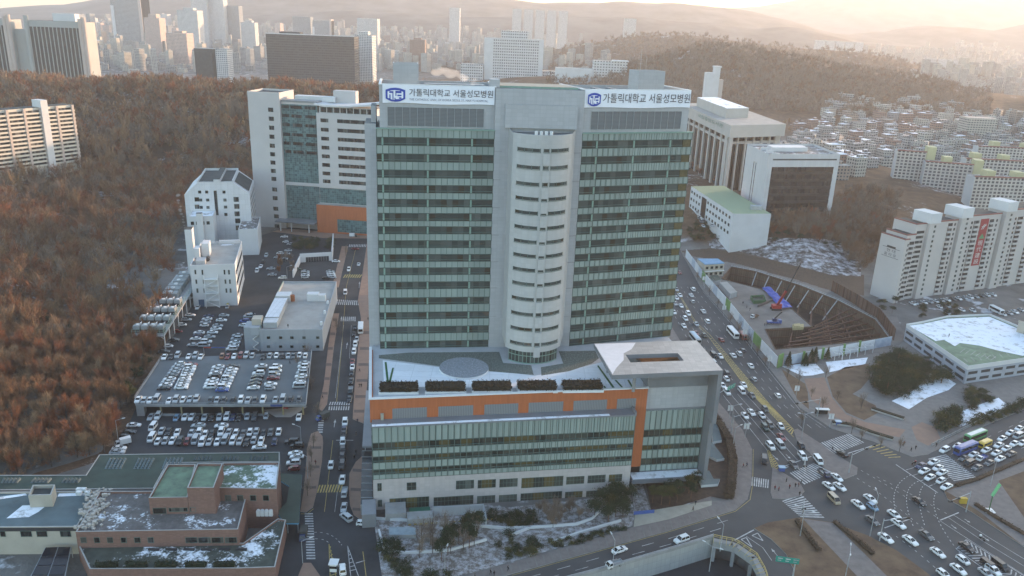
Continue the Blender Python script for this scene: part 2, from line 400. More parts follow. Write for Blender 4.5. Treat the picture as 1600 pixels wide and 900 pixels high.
kerb_main = [(70, 600), (74, 480), (76.5, 400)] + P2([(1117, 622), (1160, 672), (1175, 702), (1174, 757), (1168, 780), (1149, 797), (1040, 831), (800, 897)]) + [(-45, 153), (-60, 140)]
isl_edge = P2([(1178, 826), (1200, 817), (1250, 809), (1300, 817), (1355, 837), (1400, 860), (1450, 897), (1470, 915)])
ramp_in = P2([(1115, 841), (1150, 848), (1180, 868), (1194, 892), (1200, 915)])
ramp_out = P2([(1242, 915), (1240, 890), (1228, 866), (1205, 843), (1178, 826)])
wall_top = P2([(830, 922), (925, 897), (1050, 861), (1115, 841)])
east_low = P2([(1640, 880), (1600, 855), (1517, 800), (1480, 780), (1475, 767), (1487, 762), (1526, 750), (1600, 715), (1660, 690)])
east_up = P2([(1660, 612), (1600, 640), (1540, 665), (1480, 695), (1450, 710), (1425, 714), (1365, 690), (1300, 670), (1250, 637), (1200, 573), (1160, 522), (1095, 450), (1068, 400)]) + [(112, 600)]
main_poly = kerb_main + [wall_top[0]] + wall_top[1:] + ramp_in[1:] + ramp_out[:-1] + isl_edge + [G2(1640, 915)] + east_low + east_up
surf('road', MB().sheet(main_poly, z=0.03), asphalt_old)
west_yard = P2([(150, 735), (180, 690), (212, 625), (250, 560), (300, 478), (392, 372), (470, 350), (560, 360), (590, 362), (590, 640), (586, 812), (640, 915), (700, 960), (360, 960), (440, 800)])
surf('parking_ground', MB().sheet(west_yard, z=0.02), asphalt)
def slab(name, px, m, h=0.14, kerb=True):
    poly = P2(px) if isinstance(px[0][0], (int, float)) and abs(px[0][0]) + abs(px[0][1]) > 0 else px
    mb = MB().prism(poly, -0.05, h, 1, 0, bottom=False)
    return surf(name, mb, [m, kerbm])
def slab_w(name, poly, m, h=0.14): return surf(name, MB().prism(poly, -0.05, h, 1, 0, bottom=False), [m, kerbm])
south_in = P2([(1105, 630), (1120, 650), (1130, 665), (1146, 690), (1153, 720), (1146, 760), (1138, 781), (1112, 784), (1110, 776), (1065, 792), (1016, 799), (994, 805), (990, 824), (800, 880), (640, 925)])
slab_w('pavement', [(76.5 - 6, 400), (75, 300)] + south_in + [(-45, 153.3)] + P2([(800, 897), (1040, 831), (1149, 797), (1168, 780), (1174, 757), (1175, 702), (1160, 672), (1117, 622)]) + [(76.5, 400)], grey_tile)
# pale tile bands across the pavement along the south road
mb = MB()
K = P2([(640, 944), (800, 897), (1040, 831), (1149, 797)]); I_ = P2([(632, 928), (795, 882), (1036, 816), (1138, 783)])
for s_ in range(3):
    n = int(math.dist(K[s_], K[s_ + 1]) / 2.4)
    for i in range(n):
        t0, t1 = i / n, (i + 0.16) / n
        q = lambda L, t: (L[s_][0] + (L[s_ + 1][0] - L[s_][0]) * t, L[s_][1] + (L[s_ + 1][1] - L[s_][1]) * t)
        mb.face([(*q(K, t0), .15), (*q(K, t1), .15), (*q(I_, t1), .15), (*q(I_, t0), .15)])
surf('paving_bands', mb, paving)
slab('pavement', [(544, 385), (529, 449), (520, 449), (521, 440), (534, 385)], pink_pav)
slab('pavement', [(530, 490), (522, 540), (515, 600), (511, 632), (503, 643), (498, 638), (506, 600), (513, 540), (520, 490)], pink_pav)
slab('pavement', [(497, 674), (504, 682), (505, 692), (503, 722), (496, 765), (489, 793), (478, 801), (469, 800), (474, 770), (478, 730), (480, 700), (486, 678)], pink_pav)
slab('pavement', [(574, 375), (590, 375), (590, 560), (577, 560), (572, 620), (568, 662), (551, 655), (553, 620), (556, 580), (560, 540), (564, 498), (559, 470), (566, 430)], pink_pav)
slab('pavement', [(568, 711), (556, 722), (546, 740), (545, 765), (547, 790), (553, 805), (562, 811), (586, 813), (590, 760), (590, 712)], pink_pav)
slab('traffic_island', [(486, 880), (500, 900), (505, 930), (470, 930), (466, 900), (474, 880)], pink_pav)
mb = MB()
for px in ([(564, 520), (578, 520)], [(562, 545), (577, 545)], [(560, 570), (576, 570)], [(557, 595), (574, 595)], [(555, 620), (572, 620)], [(553, 643), (569, 643)], [(551, 735), (566, 736)], [(548, 765), (566, 766)], [(551, 796), (566, 797)]):
    mb.sheet(P2([(px[0][0], px[0][1] - 2.2), (px[1][0], px[1][1] - 2.2), (px[1][0], px[1][1] + 2.2), (px[0][0], px[0][1] + 2.2)]), z=0.148)
for px in ([(520, 500), (527, 500)], [(516, 522), (524, 522)], [(512, 545), (520, 545)], [(509, 570), (518, 570)], [(506, 592), (515, 592)], [(503, 615), (512, 615)], [(486, 700), (502, 700)], [(483, 730), (499, 730)], [(480, 762), (494, 762)]):
    mb.sheet(P2([(px[0][0], px[0][1] - 2), (px[1][0], px[1][1] - 2), (px[1][0], px[1][1] + 2), (px[0][0], px[0][1] + 2)]), z=0.148)
surf('paving_bands', mb, dark_pav)
slab('traffic_island', [(1207, 730), (1217, 735), (1250, 755), (1257, 768), (1250, 775), (1230, 780), (1207, 779), (1204, 770)], grey_tile)
slab('median_island', [(1240, 672), (1246, 670), (1280, 692), (1300, 707), (1340, 731), (1339, 741), (1320, 749), (1290, 733), (1262, 705), (1245, 688)], grey_tile)
slab_w('grass_island', isl_edge + ramp_out, dry_grass, 0.18)
surf('path', MB().sheet(P2([(1254, 811), (1302, 818), (1400, 915), (1352, 915)]), z=0.2), grey_tile)
slab_w('planted_verge', east_low + P2([(1700, 800), (1700, 880)]), dry_grass, 0.18)
surf('path', MB().sheet(P2([(1478, 768), (1526, 752), (1610, 716), (1640, 703), (1640, 722), (1560, 752), (1620, 838), (1660, 880), (1648, 893), (1530, 800)]), z=0.2), grey_tile)
# park ground east of the main road
park = P2([(1160, 522), (1200, 573), (1250, 637), (1300, 670), (1365, 690), (1425, 714), (1450, 710), (1480, 695), (1540, 665), (1600, 640), (1660, 612), (1660, 560), (1500, 560), (1390, 540), (1210, 565), (1175, 520), (1110, 445), (1068, 400)][:11] + [(1660, 575), (1540, 585), (1475, 590), (1420, 540), (1395, 548), (1215, 573), (1112, 448), (1075, 402)][:7] + [(1074, 402), (1068, 400), (1095, 450)])
slab_w('park_paving', park, paving, 0.14)
def sheetpx(name, px, m, z=0.16): return surf(name, MB().sheet(P2(px), z=z), m)
sheetpx('lawn', [(1292, 590), (1320, 574), (1357, 569), (1360, 590), (1345, 608), (1332, 616), (1368, 634), (1373, 645), (1350, 657), (1322, 645), (1301, 620)], dry_grass)
sheetpx('lawn', [(1221, 577), (1258, 600), (1262, 613), (1264, 640), (1246, 625)], dry_grass)
sheetpx('plaza', [(1256, 592), (1288, 590), (1300, 622), (1322, 648), (1352, 660), (1415, 672), (1405, 684), (1350, 672), (1300, 650), (1268, 625)], pink_pav, 0.155)
sheetpx('snow_patch', [(1222, 573), (1250, 569), (1275, 569), (1288, 583), (1270, 587), (1253, 588)], snow)
sheetpx('snow_patch', [(1290, 566), (1320, 563), (1356, 559), (1352, 569), (1320, 577), (1296, 582)], snow)
sheetpx('snow_patch', [(1393, 627), (1420, 640), (1448, 622), (1482, 610), (1494, 600), (1470, 585), (1455, 582), (1440, 600), (1425, 612)], snow)
sheetpx('snow_patch', [(1480, 655), (1510, 640), (1560, 622), (1575, 634), (1540, 652), (1500, 668)], snow)
sheetpx('plaza', [(1424, 668), (1440, 660), (1462, 668), (1470, 688), (1450, 697), (1432, 688)], pink_pav, 0.155)
# front garden of the hospital
sheetpx('garden_ground', [(584, 812), (640, 800), (760, 797), (985, 772), (992, 805), (988, 822), (800, 878), (650, 920), (600, 925)], thin_snow, 0.1)
sheetpx('plaza', [(992, 805), (990, 824), (1045, 812), (1112, 790), (1112, 783), (1065, 790), (1018, 798)], beige_pav, 0.155)
sheetpx('plaza', [(984, 745), (1000, 745), (1018, 800), (992, 806)], thin_snow, 0.12)
sheetpx('garden_ground', [(1006, 742), (1100, 730), (1140, 650), (1150, 690), (1152, 722), (1140, 782), (1110, 776), (1065, 790), (1018, 798)], soil, 0.11)
# paving to the sides of the upper left road and in front of the annex
sheetpx('forecourt', [(425, 362), (445, 357), (520, 363), (590, 366), (590, 373), (505, 372)], pink_pav, 0.05)
# construction site yard, a sheet with the pit left open
site = P2([(1072, 400), (1110, 400), (1160, 408), (1300, 452), (1400, 490), (1415, 530), (1396, 548), (1210, 576), (1112, 448)])
yard_m = mat('trodden site ground', (0.22, 0.2, 0.185), 0.95, 0.2, 0.1)
surf('site_yard', MB().sheet(site, [PIT], z=0.035), yard_m)
surf('wood_floor', MB().sheet(P2([(-60, 790), (66, 748), (178, 714), (215, 632), (251, 560), (272, 500), (235, 500), (190, 560), (120, 640), (-60, 700)]), z=0.03), litter_m)
def drape(name, px, m, up=.12, n=80):
    u0, u1, v0, v1 = min(p[0] for p in px), max(p[0] for p in px), min(p[1] for p in px), max(p[1] for p in px); mb = MB(); g = {}
    tt = np.arange(300, 1100, 2.5); us = [u0 + (u1 - u0) * i / n for i in range(n + 1)]
    for j in range(n + 1):
        d = np.array([tuple(ray(u, v0 + (v1 - v0) * j / n)) for u in us]); X = d[:, 0:1] / d[:, 1:2] * tt; Y = np.broadcast_to(tt, X.shape); Zr = CAM_H + d[:, 2:3] / d[:, 1:2] * tt; Hh = np_h(X.ravel(), Y.ravel()).reshape(X.shape); k = np.maximum(1, (Zr < Hh).argmax(1)); r_ = np.arange(n + 1)
        e0, e1 = (Zr - Hh)[r_, k - 1], (Zr - Hh)[r_, k]; f = np.clip(e0 / (e0 - e1 + 1e-9), 0, 1)
        for i in range(n + 1): y = tt[k[i] - 1] + 2.5 * f[i]; g[i, j] = (float(d[i, 0] / d[i, 1] * y), float(y), float(Hh[i, k[i] - 1] + (Hh[i, k[i]] - Hh[i, k[i] - 1]) * f[i]) + up)
    for i in range(n):
        for j in range(n):
            if pip(u0 + (u1 - u0) * (i + .5) / n, v0 + (v1 - v0) * (j + .5) / n, px): mb.face([g[i, j + 1], g[i + 1, j + 1], g[i + 1, j], g[i, j]])
    surf(name, mb, m)
drape('snow_patch', [(1105, 377), (1135, 368), (1215, 372), (1305, 374), (1345, 402), (1345, 432), (1300, 430), (1215, 408), (1150, 392), (1112, 388)], snowy('snow on the bank', (0.1, 0.075, 0.06), 0.62, 0.2, (.6, .6, .64), sharp=.2))
drape('bank', [(1062, 392), (1110, 388), (1200, 405), (1300, 428), (1350, 430), (1350, 462), (1300, 455), (1240, 436), (1150, 412), (1080, 400)], snowy('dry brown bank', (.12, .08, .055), .12, .3, (.4, .38, .36), col2=(.06, .04, .03)), .1)
# ------------------------------------------------------------------ painted markings
ZM = 0.042
lines_w, lines_y = MB(), MB()
def W(p): return G2(*p) if abs(p[0]) > 0 else p
def lstrip(mb, A, B, wd, z=ZM, world=False):
    a, b = (A, B) if world else (G2(*A), G2(*B))
    L = math.dist(a, b); nx, ny = -(b[1] - a[1]) / L * wd / 2, (b[0] - a[0]) / L * wd / 2
    mb.face([(a[0] - nx, a[1] - ny, z), (b[0] - nx, b[1] - ny, z), (b[0] + nx, b[1] + ny, z), (a[0] + nx, a[1] + ny, z)])
def pline(mb, px, wd, z=ZM):
    for a, b in zip(px[:-1], px[1:]): lstrip(mb, a, b, wd, z)
def dashes(mb, pts, wd=0.16, on=3.0, off=5.0, z=ZM):
    """pts in the world"""
    s = 0.0
    for a, b in zip(pts[:-1], pts[1:]):
        L = math.dist(a, b); t = 0.0
        while t < L:
            ph = (s + t) % (on + off)
            if ph < on:
                e = min(L, t + on - ph)
                q = lambda k: (a[0] + (b[0] - a[0]) * k / L, a[1] + (b[1] - a[1]) * k / L)
                if e - t > 0.2: lstrip(mb, q(t), q(e), wd, z, True)
                t = e + 1e-3
            else: t += on + off - ph
        s += L
def lerp2(a, b, t): return (a[0] + (b[0] - a[0]) * t, a[1] + (b[1] - a[1]) * t)
def crosswalk(mb, A, B, Cq, Dq, n, z=ZM):
    """stripes whose long side runs A-B, repeated from A-B to D-C"""
    a, b, c, d = P2([A, B, Cq, Dq])
    for i in range(n):
        t0, t1 = i / n, (i + 0.52) / n
        p = [lerp2(a, d, t0), lerp2(b, c, t0), lerp2(b, c, t1), lerp2(a, d, t1)]
        mb.face([(*q, z) for q in p])
WL = 0.17
crosswalk(lines_w, (1234, 739), (1257, 757), (1303, 738), (1272, 723), 12)
crosswalk(lines_w, (1276, 694), (1299, 711), (1352, 691), (1328, 677), 15)
crosswalk(lines_w, (1222, 783), (1252, 772), (1290, 811), (1252, 809), 11)
crosswalk(lines_w, (1450, 717), (1478, 710), (1527, 747), (1492, 753), 15)
crosswalk(lines_w, (1175, 745), (1174, 759), (1202, 763), (1203, 750), 8)
crosswalk(lines_w, (527, 468), (525, 476), (562, 477), (563, 470), 12)
crosswalk(lines_w, (533, 495), (532, 502), (557, 502), (557, 495), 8)
crosswalk(lines_w, (516, 628), (514, 633), (548, 633), (549, 628), 9); crosswalk(lines_w, (514, 635), (513, 641), (547, 641), (548, 635), 9)
crosswalk(lines_w, (476, 802), (489, 802), (493, 876), (479, 876), 18)
crosswalk(lines_w, (499, 646), (507, 646), (504, 678), (496, 678), 9)
crosswalk(lines_w, (546, 382), (545, 386), (573, 386), (574, 382), 11)
for px in ([(1225, 729), (1268, 713)], [(1216, 737), (1232, 729)], [(1400, 726), (1465, 770)], [(1365, 696), (1320, 710)], [(1382, 825), (1422, 811)], [(1469, 813), (1498, 801)], [(1470, 704), (1510, 738)], [(552, 688), (525, 688)]): pline(lines_w, px, 0.35)
LL = [[(1134, 622.5), (1199, 704)], [(1145, 620), (1232, 721)], [(1157, 621), (1246, 719)], [(1170, 621), (1247.5, 705)]]
for px in LL: pline(lines_w, px, WL)
for l in LL:   # upstream of the solid lines the lanes are broken
    a, b = P2(l); dx, dy = a[0] - b[0], a[1] - b[1]; L = math.hypot(dx, dy)
    e = (a[0] + dx / L * 20, a[1] + dy / L * 20); ee = (e[0] - 3, e[1] + 180)
    dashes(lines_w, [a, e, ee])
cl = P2([(1054, 448), (1085, 503), (1107, 525), (1202, 631), (1238, 670)]); kr = P2([(1093, 448), (1158, 521), (1178, 546), (1250, 637), (1300, 670)])
for k in (0.25, 0.5, 0.75): dashes(lines_w, [lerp2(a, b, k) for a, b in zip(cl, kr)])
pline(lines_w, [(1098, 455), (1160, 526), (1200, 578), (1250, 641), (1290, 668)], 0.15)
pline(lines_y, [(1052, 445), (1085, 503), (1107, 526), (1170, 611), (1240, 683)], 0.22); pline(lines_y, [(1053, 444), (1087, 503), (1109, 523), (1202, 631), (1240, 671)], 0.22)
hl, hr = P2([(1109, 529), (1170, 611), (1240, 682)]), P2([(1110, 526), (1202, 631), (1240, 672)])
for i in range(44):
    t = i / 44 * 2; k = int(t); f = t - k; p = lerp2(hl[k], hl[k + 1], f)
    t2 = min(1.999, t + 0.035); k2 = int(t2); q = lerp2(hr[k2], hr[k2 + 1], t2 - k2); lstrip(lines_y, p, q, 0.45, ZM, True)
for i in range(9):   # yellow chevrons before the triangular island
    t = i / 9; a = G2(1201 + 6 * t, 704 + 30 * t); b = G2(1203 + 20 * t, 706 + 30 * t); c = G2(1204 + 12 * t, 709 + 30 * t)
    lstrip(lines_y, a, c, 0.35, ZM, True); lstrip(lines_y, c, b, 0.35, ZM, True)
pline(lines_y, [(1199, 704), (1206, 730)], 0.2); pline(lines_y, [(1200, 703), (1220, 733)], 0.2)
# dotted guide lines through the junction
def curve(px, n=24):
    P = P2(px); out = []
    for i in range(n + 1):
        t = i / n; a, b = lerp2(P[0], P[1], t), lerp2(P[1], P[2], t); out.append(lerp2(a, b, t))
    return out
for px in ([(1423, 742), (1385, 760), (1402, 807)], [(1435, 752), (1402, 765), (1428, 825)], [(1445, 757), (1428, 770), (1445, 822)], [(1462, 770), (1448, 800), (1500, 865)]): dashes(lines_w, curve(px), 0.22, 0.8, 1.1)
for px in ([(1330, 742), (1380, 770), (1470, 850)], [(1345, 735), (1400, 765), (1469, 812)], [(1370, 745), (1430, 775), (1485, 806)], [(1400, 838), (1440, 866), (1480, 905)]): dashes(lines_w, curve(px), 0.18, 0.9, 1.4)
# lower right road
for px in ([(1469, 814), (1512, 842), (1610, 905)], [(1482, 809), (1535, 845), (1630, 903)], [(1490, 805), (1550, 843), (1640, 898)]): pline(lines_w, px, 0.16)
pline(lines_w, [(1494, 858), (1510, 843), (1608, 905)], 0.25); pline(lines_w, [(1494, 858), (1560, 905)], 0.25)
for i in range(13):
    t = i / 13; a = G2(1510 + 92 * t, 844 + 60 * t); b = G2(1497 + 70 * t, 857 + 50 * t); c = G2(1515 + 84 * t, 855 + 55 * t)
    lstrip(lines_w, a, c, 0.35, ZM, True); lstrip(lines_w, c, b, 0.35, ZM, True)
# east road
for k in (0.2, 0.4, 0.6, 0.8):
    a = lerp2(G2(1476, 702), G2(1528, 745), k); b = lerp2(G2(1640, 625), G2(1650, 692), k); dashes(lines_w, [a, b])
    a2 = lerp2(G2(1402, 727), G2(1464, 769), k); b2 = lerp2(G2(1448, 714), G2(1492, 755), k); dashes(lines_w, [b2, a2], 0.2, 4, 0.6)
for i in range(6): lstrip(lines_y, (1358 + 6 * i, 700 + 3 * i), (1377 + 6 * i, 694 + 4 * i), 0.4)
# south road
for k in (0.36, 0.68):
    a = [lerp2(p, q, k) for p, q in zip(P2([(1165, 787), (1149, 799), (1040, 833), (800, 899)]), P2([(1200, 815), (1115, 839), (1050, 859), (830, 920)]))]; dashes(lines_w, a[1:], 0.18, 4, 5)
pline(lines_w, [(1148, 844), (1178, 828)], 0.4)
for tri in ([(1158, 843), (1166, 840), (1175, 855)], [(1175, 837), (1184, 833), (1192, 845)]): pline(lines_w, tri + [tri[0]], 0.3)
pline(lines_w, [(1166, 838), (1192, 856), (1206, 876)], 0.15)
pline(lines_y, [(1040, 832.5), (1149, 799), (1172, 781), (1176, 757), (1177, 702)], 0.15); pline(lines_y, [(800, 899), (1040, 832.5)], 0.15)
# left road
lc = P2([(556, 388), (541, 449), (534, 540), (526, 628)]); dashes(lines_y, lc, 0.15, 400, 1)
pline(lines_y, [(520, 688), (507, 800)], 0.15); pline(lines_w, [(530, 745), (523, 800)], 0.13); pline(lines_w, [(537, 508), (524, 622)], 0.13); pline(lines_w, [(549, 508), (546, 560)], 0.13)
for (a, b, c, d, n) in ([(496, 758), (495, 770), (534, 769), (536, 757), 9], [(537, 429), (536, 434), (564, 434), (566, 429), 8]):
    A, B, Cq, Dq = P2([a, b, c, d])
    for i in range(n):
        t0, t1 = i / n, (i + 0.55) / n; sh = 0.6 / n
        lines_y.face([(*lerp2(A, Dq, min(1, t0 + sh)), ZM), (*lerp2(A, Dq, min(1, t1 + sh)), ZM), (*lerp2(B, Cq, t1), ZM), (*lerp2(B, Cq, t0), ZM)])
dashes(lines_w, curve([(490, 832), (520, 830), (534, 852)]), 0.2, 0.9, 0.9); dashes(lines_w, curve([(492, 842), (510, 842), (515, 850)]), 0.2, 0.9, 0.9)
pline(lines_y, [(514, 850), (516, 905)], 0.2); pline(lines_y, [(514, 850), (526, 905)], 0.2)
for i in range(8): lstrip(lines_y, (515, 858 + 6 * i), (515.5 + 1.4 * i + 1, 854 + 6 * i), 0.3)
pline(lines_w, [(543, 853), (548, 900)], 0.2); pline(lines_w, [(543, 853), (560, 900)], 0.2)
for i in range(6): lstrip(lines_w, (544 + .4 * i, 862 + 6 * i), (546 + 2 * i, 860 + 6 * i), 0.3)
pline(lines_y, [(490, 795), (480, 803), (470, 803)], 0.2); pline(lines_y, [(567, 862), (572, 900), (580, 925)], 0.2); pline(lines_w, [(556, 880), (570, 876)], 0.3)
# arrows on the lanes
def arrow(mb, p, q):
    a, b = G2(*p), G2(*q); m = lerp2(a, b, 0.6); lstrip(mb, a, m, 0.2, ZM, True)
    L = math.dist(a, b); nx, ny = -(b[1] - a[1]) / L * 0.45, (b[0] - a[0]) / L * 0.45
    mb.face([(m[0] - nx, m[1] - ny, ZM), (b[0], b[1], ZM), (m[0] + nx, m[1] + ny, ZM)])
for p, q in (((1206, 710), (1217, 720)), ((1228, 710), (1235, 717)), ((1166, 655), (1174, 664)), ((1100, 509), (1106, 516)), ((1486, 820), (1495, 827)), ((1507, 811), (1516, 817)), ((1535, 838), (1546, 846)), ((522, 668), (524, 655)), ((561, 450), (562, 440)), ((541, 545), (543, 535)), ((1215, 869), (1205, 857))): arrow(lines_w, p, q)
tag(lines_w.build('road_markings', white_line), kind='structure'); tag(lines_y.build('road_markings', yellow_line), kind='structure')
# ------------------------------------------------------------------ underpass
mb = MB()
up = [G2(1115, 841), G2(1150, 848), G2(1182, 870), G2(1196, 895), G2(1202, 918)]
wt = [G2(830, 922), G2(925, 897), G2(1050, 861), G2(1115, 841)]
ur = tag(MB().sheet([wt[0], wt[1], wt[2], wt[3], up[1], up[2], up[3], up[4], (60, 120), (0, 120)], z=UNDER_Z).build('underpass_road', asphalt), kind='structure')
w_ = thing('retaining_wall', 'long grey concrete retaining wall of the underpass beside the south road', 'retaining wall', (*wt[2], UNDER_Z))
mb = MB(); off = lambda p, d: (p[0] - d * 0.45, p[1] + d * 0.9)
for a, b in zip(wt[:-1], wt[1:]):
    mb.prism([a, b, off(b, 0.5), off(a, 0.5)], UNDER_Z, 0.02, 0)
part('wall', mb, stone_wall_m, w_)
mb = MB()
for a, b in zip(wt[:-1], wt[1:]): mb.prism([off(a, -.08), off(b, -.08), off(b, 0.42), off(a, 0.42)], 0.02, 0.95, 0)
part('parapet', mb, concrete, w_)
mb = MB()
for a, b in zip(wt[:-1], wt[1:]): mb.beam((*off(a, .15), 1.35), (*off(b, .15), 1.35), 0.12, 0.12)
part('handrail', mb, metal, w_)
pt = thing('underpass_portal', 'curved grey underpass portal edge with yellow guard rail', 'portal', (*up[2], UNDER_Z))
mb = MB()
n = 14; pc = []
for i in range(n + 1):
    t = i / n * 4; k = min(3, int(t)); pc.append(lerp2(up[k], up[k + 1], t - k))
for a, b in zip(pc[:-1], pc[1:]):
    L = math.dist(a, b); nx, ny = (b[1] - a[1]) / L, -(b[0] - a[0]) / L
    ao, bo = (a[0] + nx * 1.6, a[1] + ny * 1.6), (b[0] + nx * 1.6, b[1] + ny * 1.6)
    mb.prism([a, b, bo, ao], -2.2, 0.05, 0)
part('lintel', mb, concrete, pt)
for p in pc[1::3]:
    mb = MB(); mb.prism([(p[0] - 2.1, p[1] - 1.5), (p[0] - 1.3, p[1] - 1.5), (p[0] - 1.3, p[1] - .7), (p[0] - 2.1, p[1] - .7)], UNDER_Z, -2.2); part('pier', mb, concrete, pt)
mb = MB()
for i, (a, b) in enumerate(zip(pc[:-1], pc[1:])):
    mb.beam((*a, 1.25), (*b, 1.25), 0.14, 0.14); mb.beam((*a, 0.7), (*b, 0.7), 0.08, 0.08); mb.bar((*a, 0), (*a, 1.25), 0.06)
    L = math.dist(a, b); nx, ny = (b[1] - a[1]) / L, -(b[0] - a[0]) / L
    mb.beam((*a, 1.2), (a[0] + nx * 2.6, a[1] + ny * 2.6, 0.1), 0.1, 0.1)
part('guard_rail', mb, mat('yellow steel', (0.5, 0.38, 0.14), 0.5), pt)
# ================================================================== HOSPITAL
stone = panels('grey stone cladding', (0.4, 0.4, 0.415), 1.8, 1.15, 0.05, 0.8, 0.55, 0.05)
core_stone = panels('pale stone cladding', (0.44, 0.435, 0.43), 1.6, 1.15, 0.05, 0.84, 0.55, 0.05)
base_stone = panels('rose grey stone cladding', (0.43, 0.39, 0.385), 1.5, 1.0, 0.05, 0.82, 0.6, 0.06)
orange_m = panels('terracotta panels', (0.42, 0.125, 0.048), 0.45, 4.0, 0.05, 0.8, 0.7, 0.07)
blue_grey = mat('blue grey metal sheet', (0.235, 0.245, 0.265), 0.45, 0.1, 0.15, metal=0.2)
pale_metal = panels('pale metal roof panels', (0.39, 0.375, 0.36), 1.9, 1.5, 0.07, 0.75, 0.5, 0.1)
span_m = panels('pale green spandrel glass', (0.27, 0.32, 0.295), 1.8, 30, 0.14, 0.25, 0.12, 0.12, 0.6)
win_m = glass('dark strip glazing', (0.042, 0.052, 0.049), (0.1, 0.115, 0.107), 1.8, 0.45, 0.05, (0.04, 0.035, 0.024), 0.1)
win_w = glass('strip glazing with blinds and lit rooms', (0.028, 0.034, 0.03), (0.08, 0.085, 0.07), 3.2, 0.35, 0.08, (0.1, 0.08, 0.035), 0.25)  # yellow brown bays carry warm room light in their colour
mull = mat('green grey mullion', (0.1, 0.15, 0.135), 0.5, 0.1, 1)
greenframe = mat('pale green frame', (0.22, 0.33, 0.28), 0.5, 0.08, 1)
louv, nt_, b_ = newmat('grey louvre'); 
_uv = nt_.nodes.new('ShaderNodeUVMap'); _s = nt_.nodes.new('ShaderNodeSeparateXYZ'); nt_.links.new(_uv.outputs[0], _s.inputs[0])
nt_.links.new(mix(nt_, mth(nt_, 'LESS_THAN', mth(nt_, 'FRACT', mth(nt_, 'DIVIDE', _s.outputs[1], 0.4)), 0.5), (0.17, 0.18, 0.19), (0.095, 0.1, 0.11)), b_.inputs['Base Color']); b_.inputs['Roughness'].default_value = 0.6
louv_l, nt_, b_ = newmat('pale louvre')
_uv = nt_.nodes.new('ShaderNodeUVMap'); _s = nt_.nodes.new('ShaderNodeSeparateXYZ'); nt_.links.new(_uv.outputs[0], _s.inputs[0])
nt_.links.new(mix(nt_, mth(nt_, 'LESS_THAN', mth(nt_, 'FRACT', mth(nt_, 'DIVIDE', _s.outputs[0], 0.5)), 0.5), (0.21, 0.215, 0.225), (0.15, 0.155, 0.165)), b_.inputs['Base Color']); b_.inputs['Roughness'].default_value = 0.6
roofgrey = mat('grey roof membrane', (0.2, 0.21, 0.215), 0.85, 0.2, 0.15)
ZR = 34.0
fP, LP_ = frame2(G2(584, 797), G2(981, 772))
fL, LL_ = frame2(G2(594, 545, ZR), G2(763, 542, ZR))
fR, LR_ = frame2(G2(889, 541, ZR), G2(1048, 525, ZR))
hosp = thing('hospital_building', 'tall grey hospital tower with green glass wings on an orange banded podium', 'hospital', fP.p(40, 20, 0))
def faceq(mb, fr, a0, a1, z0, z1, o, m=0):
    A, B = fr.p(a0, o), fr.p(a1, o); mb.face([(A.x, A.y, z0), (B.x, B.y, z0), (B.x, B.y, z1), (A.x, A.y, z1)], m, [(a0, 0), (a1, 0), (a1, z1 - z0), (a0, z1 - z0)])
def win(name, par, fr, a0, a1, z0, z1, o=-0.02, m=None, depth=0.05):
    """a framed window: dark pane just proud of the wall with a thin frame round it, as one part"""
    mb = MB(); faceq(mb, fr, a0, a1, z0, z1, o)
    t = 0.1
    for (p, q, r, s_) in ((a0 - t, a1 + t, z0 - t, z0), (a0 - t, a1 + t, z1, z1 + t), (a0 - t, a0, z0, z1), (a1, a1 + t, z0, z1)):
        mb.fbox(fr, p, q, o - 0.06, o + 0.04, r, s_, 1)
    return part(name, mb, [m or win_m, mull], par)
VIS = [35.3, 40.5, 45.6, 50.7, 56.1, 60.9, 65.4, 70.0, 74.6, 78.9, 83.4, 87.9, 92.6, 97.6, 102.6]
def wing(fr, L, a_s, cols, name, ztop):
    mb = MB(); mb.fbox(fr, a_s, L, 0.42, 22, ZR - 1, ztop, 0, 1)
    wg = part(name, mb, [stone, roofgrey], hosp)
    zs = [ZR] + [z for v in VIS for z in (v - 1.2, v + 1.2)] + [ztop]
    for i in range(0, len(zs), 2):
        mb = MB(); mb.fbox(fr, a_s, L, 0.0, 0.4, zs[i], zs[i + 1]); part('spandrel', mb, span_m, wg)
    for v in VIS:
        mb = MB(); faceq(mb, fr, a_s, L, v - 1.2, v + 1.2, 0.3)
        part('window_band', mb, win_m, wg)
    mb = MB(); n = int((L - a_s) / 1.8)
    for i in range(0, len(zs), 2):
        for k in range(n + 1):
            a = a_s + (L - a_s) * k / n; mb.fbox(fr, a - .08, a + .08, -0.09, -0.002, zs[i] + .02, zs[i + 1] - .02)
    for v in VIS:
        mb.fbox(fr, a_s, L, -0.12, -0.004, v - 1.25, v - 1.15); mb.fbox(fr, a_s, L, -0.12, -0.004, v + 1.15, v + 1.23); mb.fbox(fr, a_s, L, 0.12, 0.2, v - .72, v - .55)
    part('mullion', mb, mull, wg)
    for c in cols:
        for v in VIS: mb = MB(); mb.fbox(fr, c - .28, c + .28, 0.05, 0.28, v - 1.15, v + 1.12); part('column_cover', mb, greenframe, wg)
    mb = MB(); mb.fbox(fr, a_s - .1, L + .1, -0.35, 0.9, ztop, ztop + 0.35); part('glass_coping', mb, greenframe, wg)
    return wg
wl = wing(fL, LL_, 0.0, [1.8, 15.6, 29.2], 'left_wing', 106.3)
wr = wing(fR, LR_, 0.0, [5.2, 18.3, 31.5], 'right_wing', 106.0)
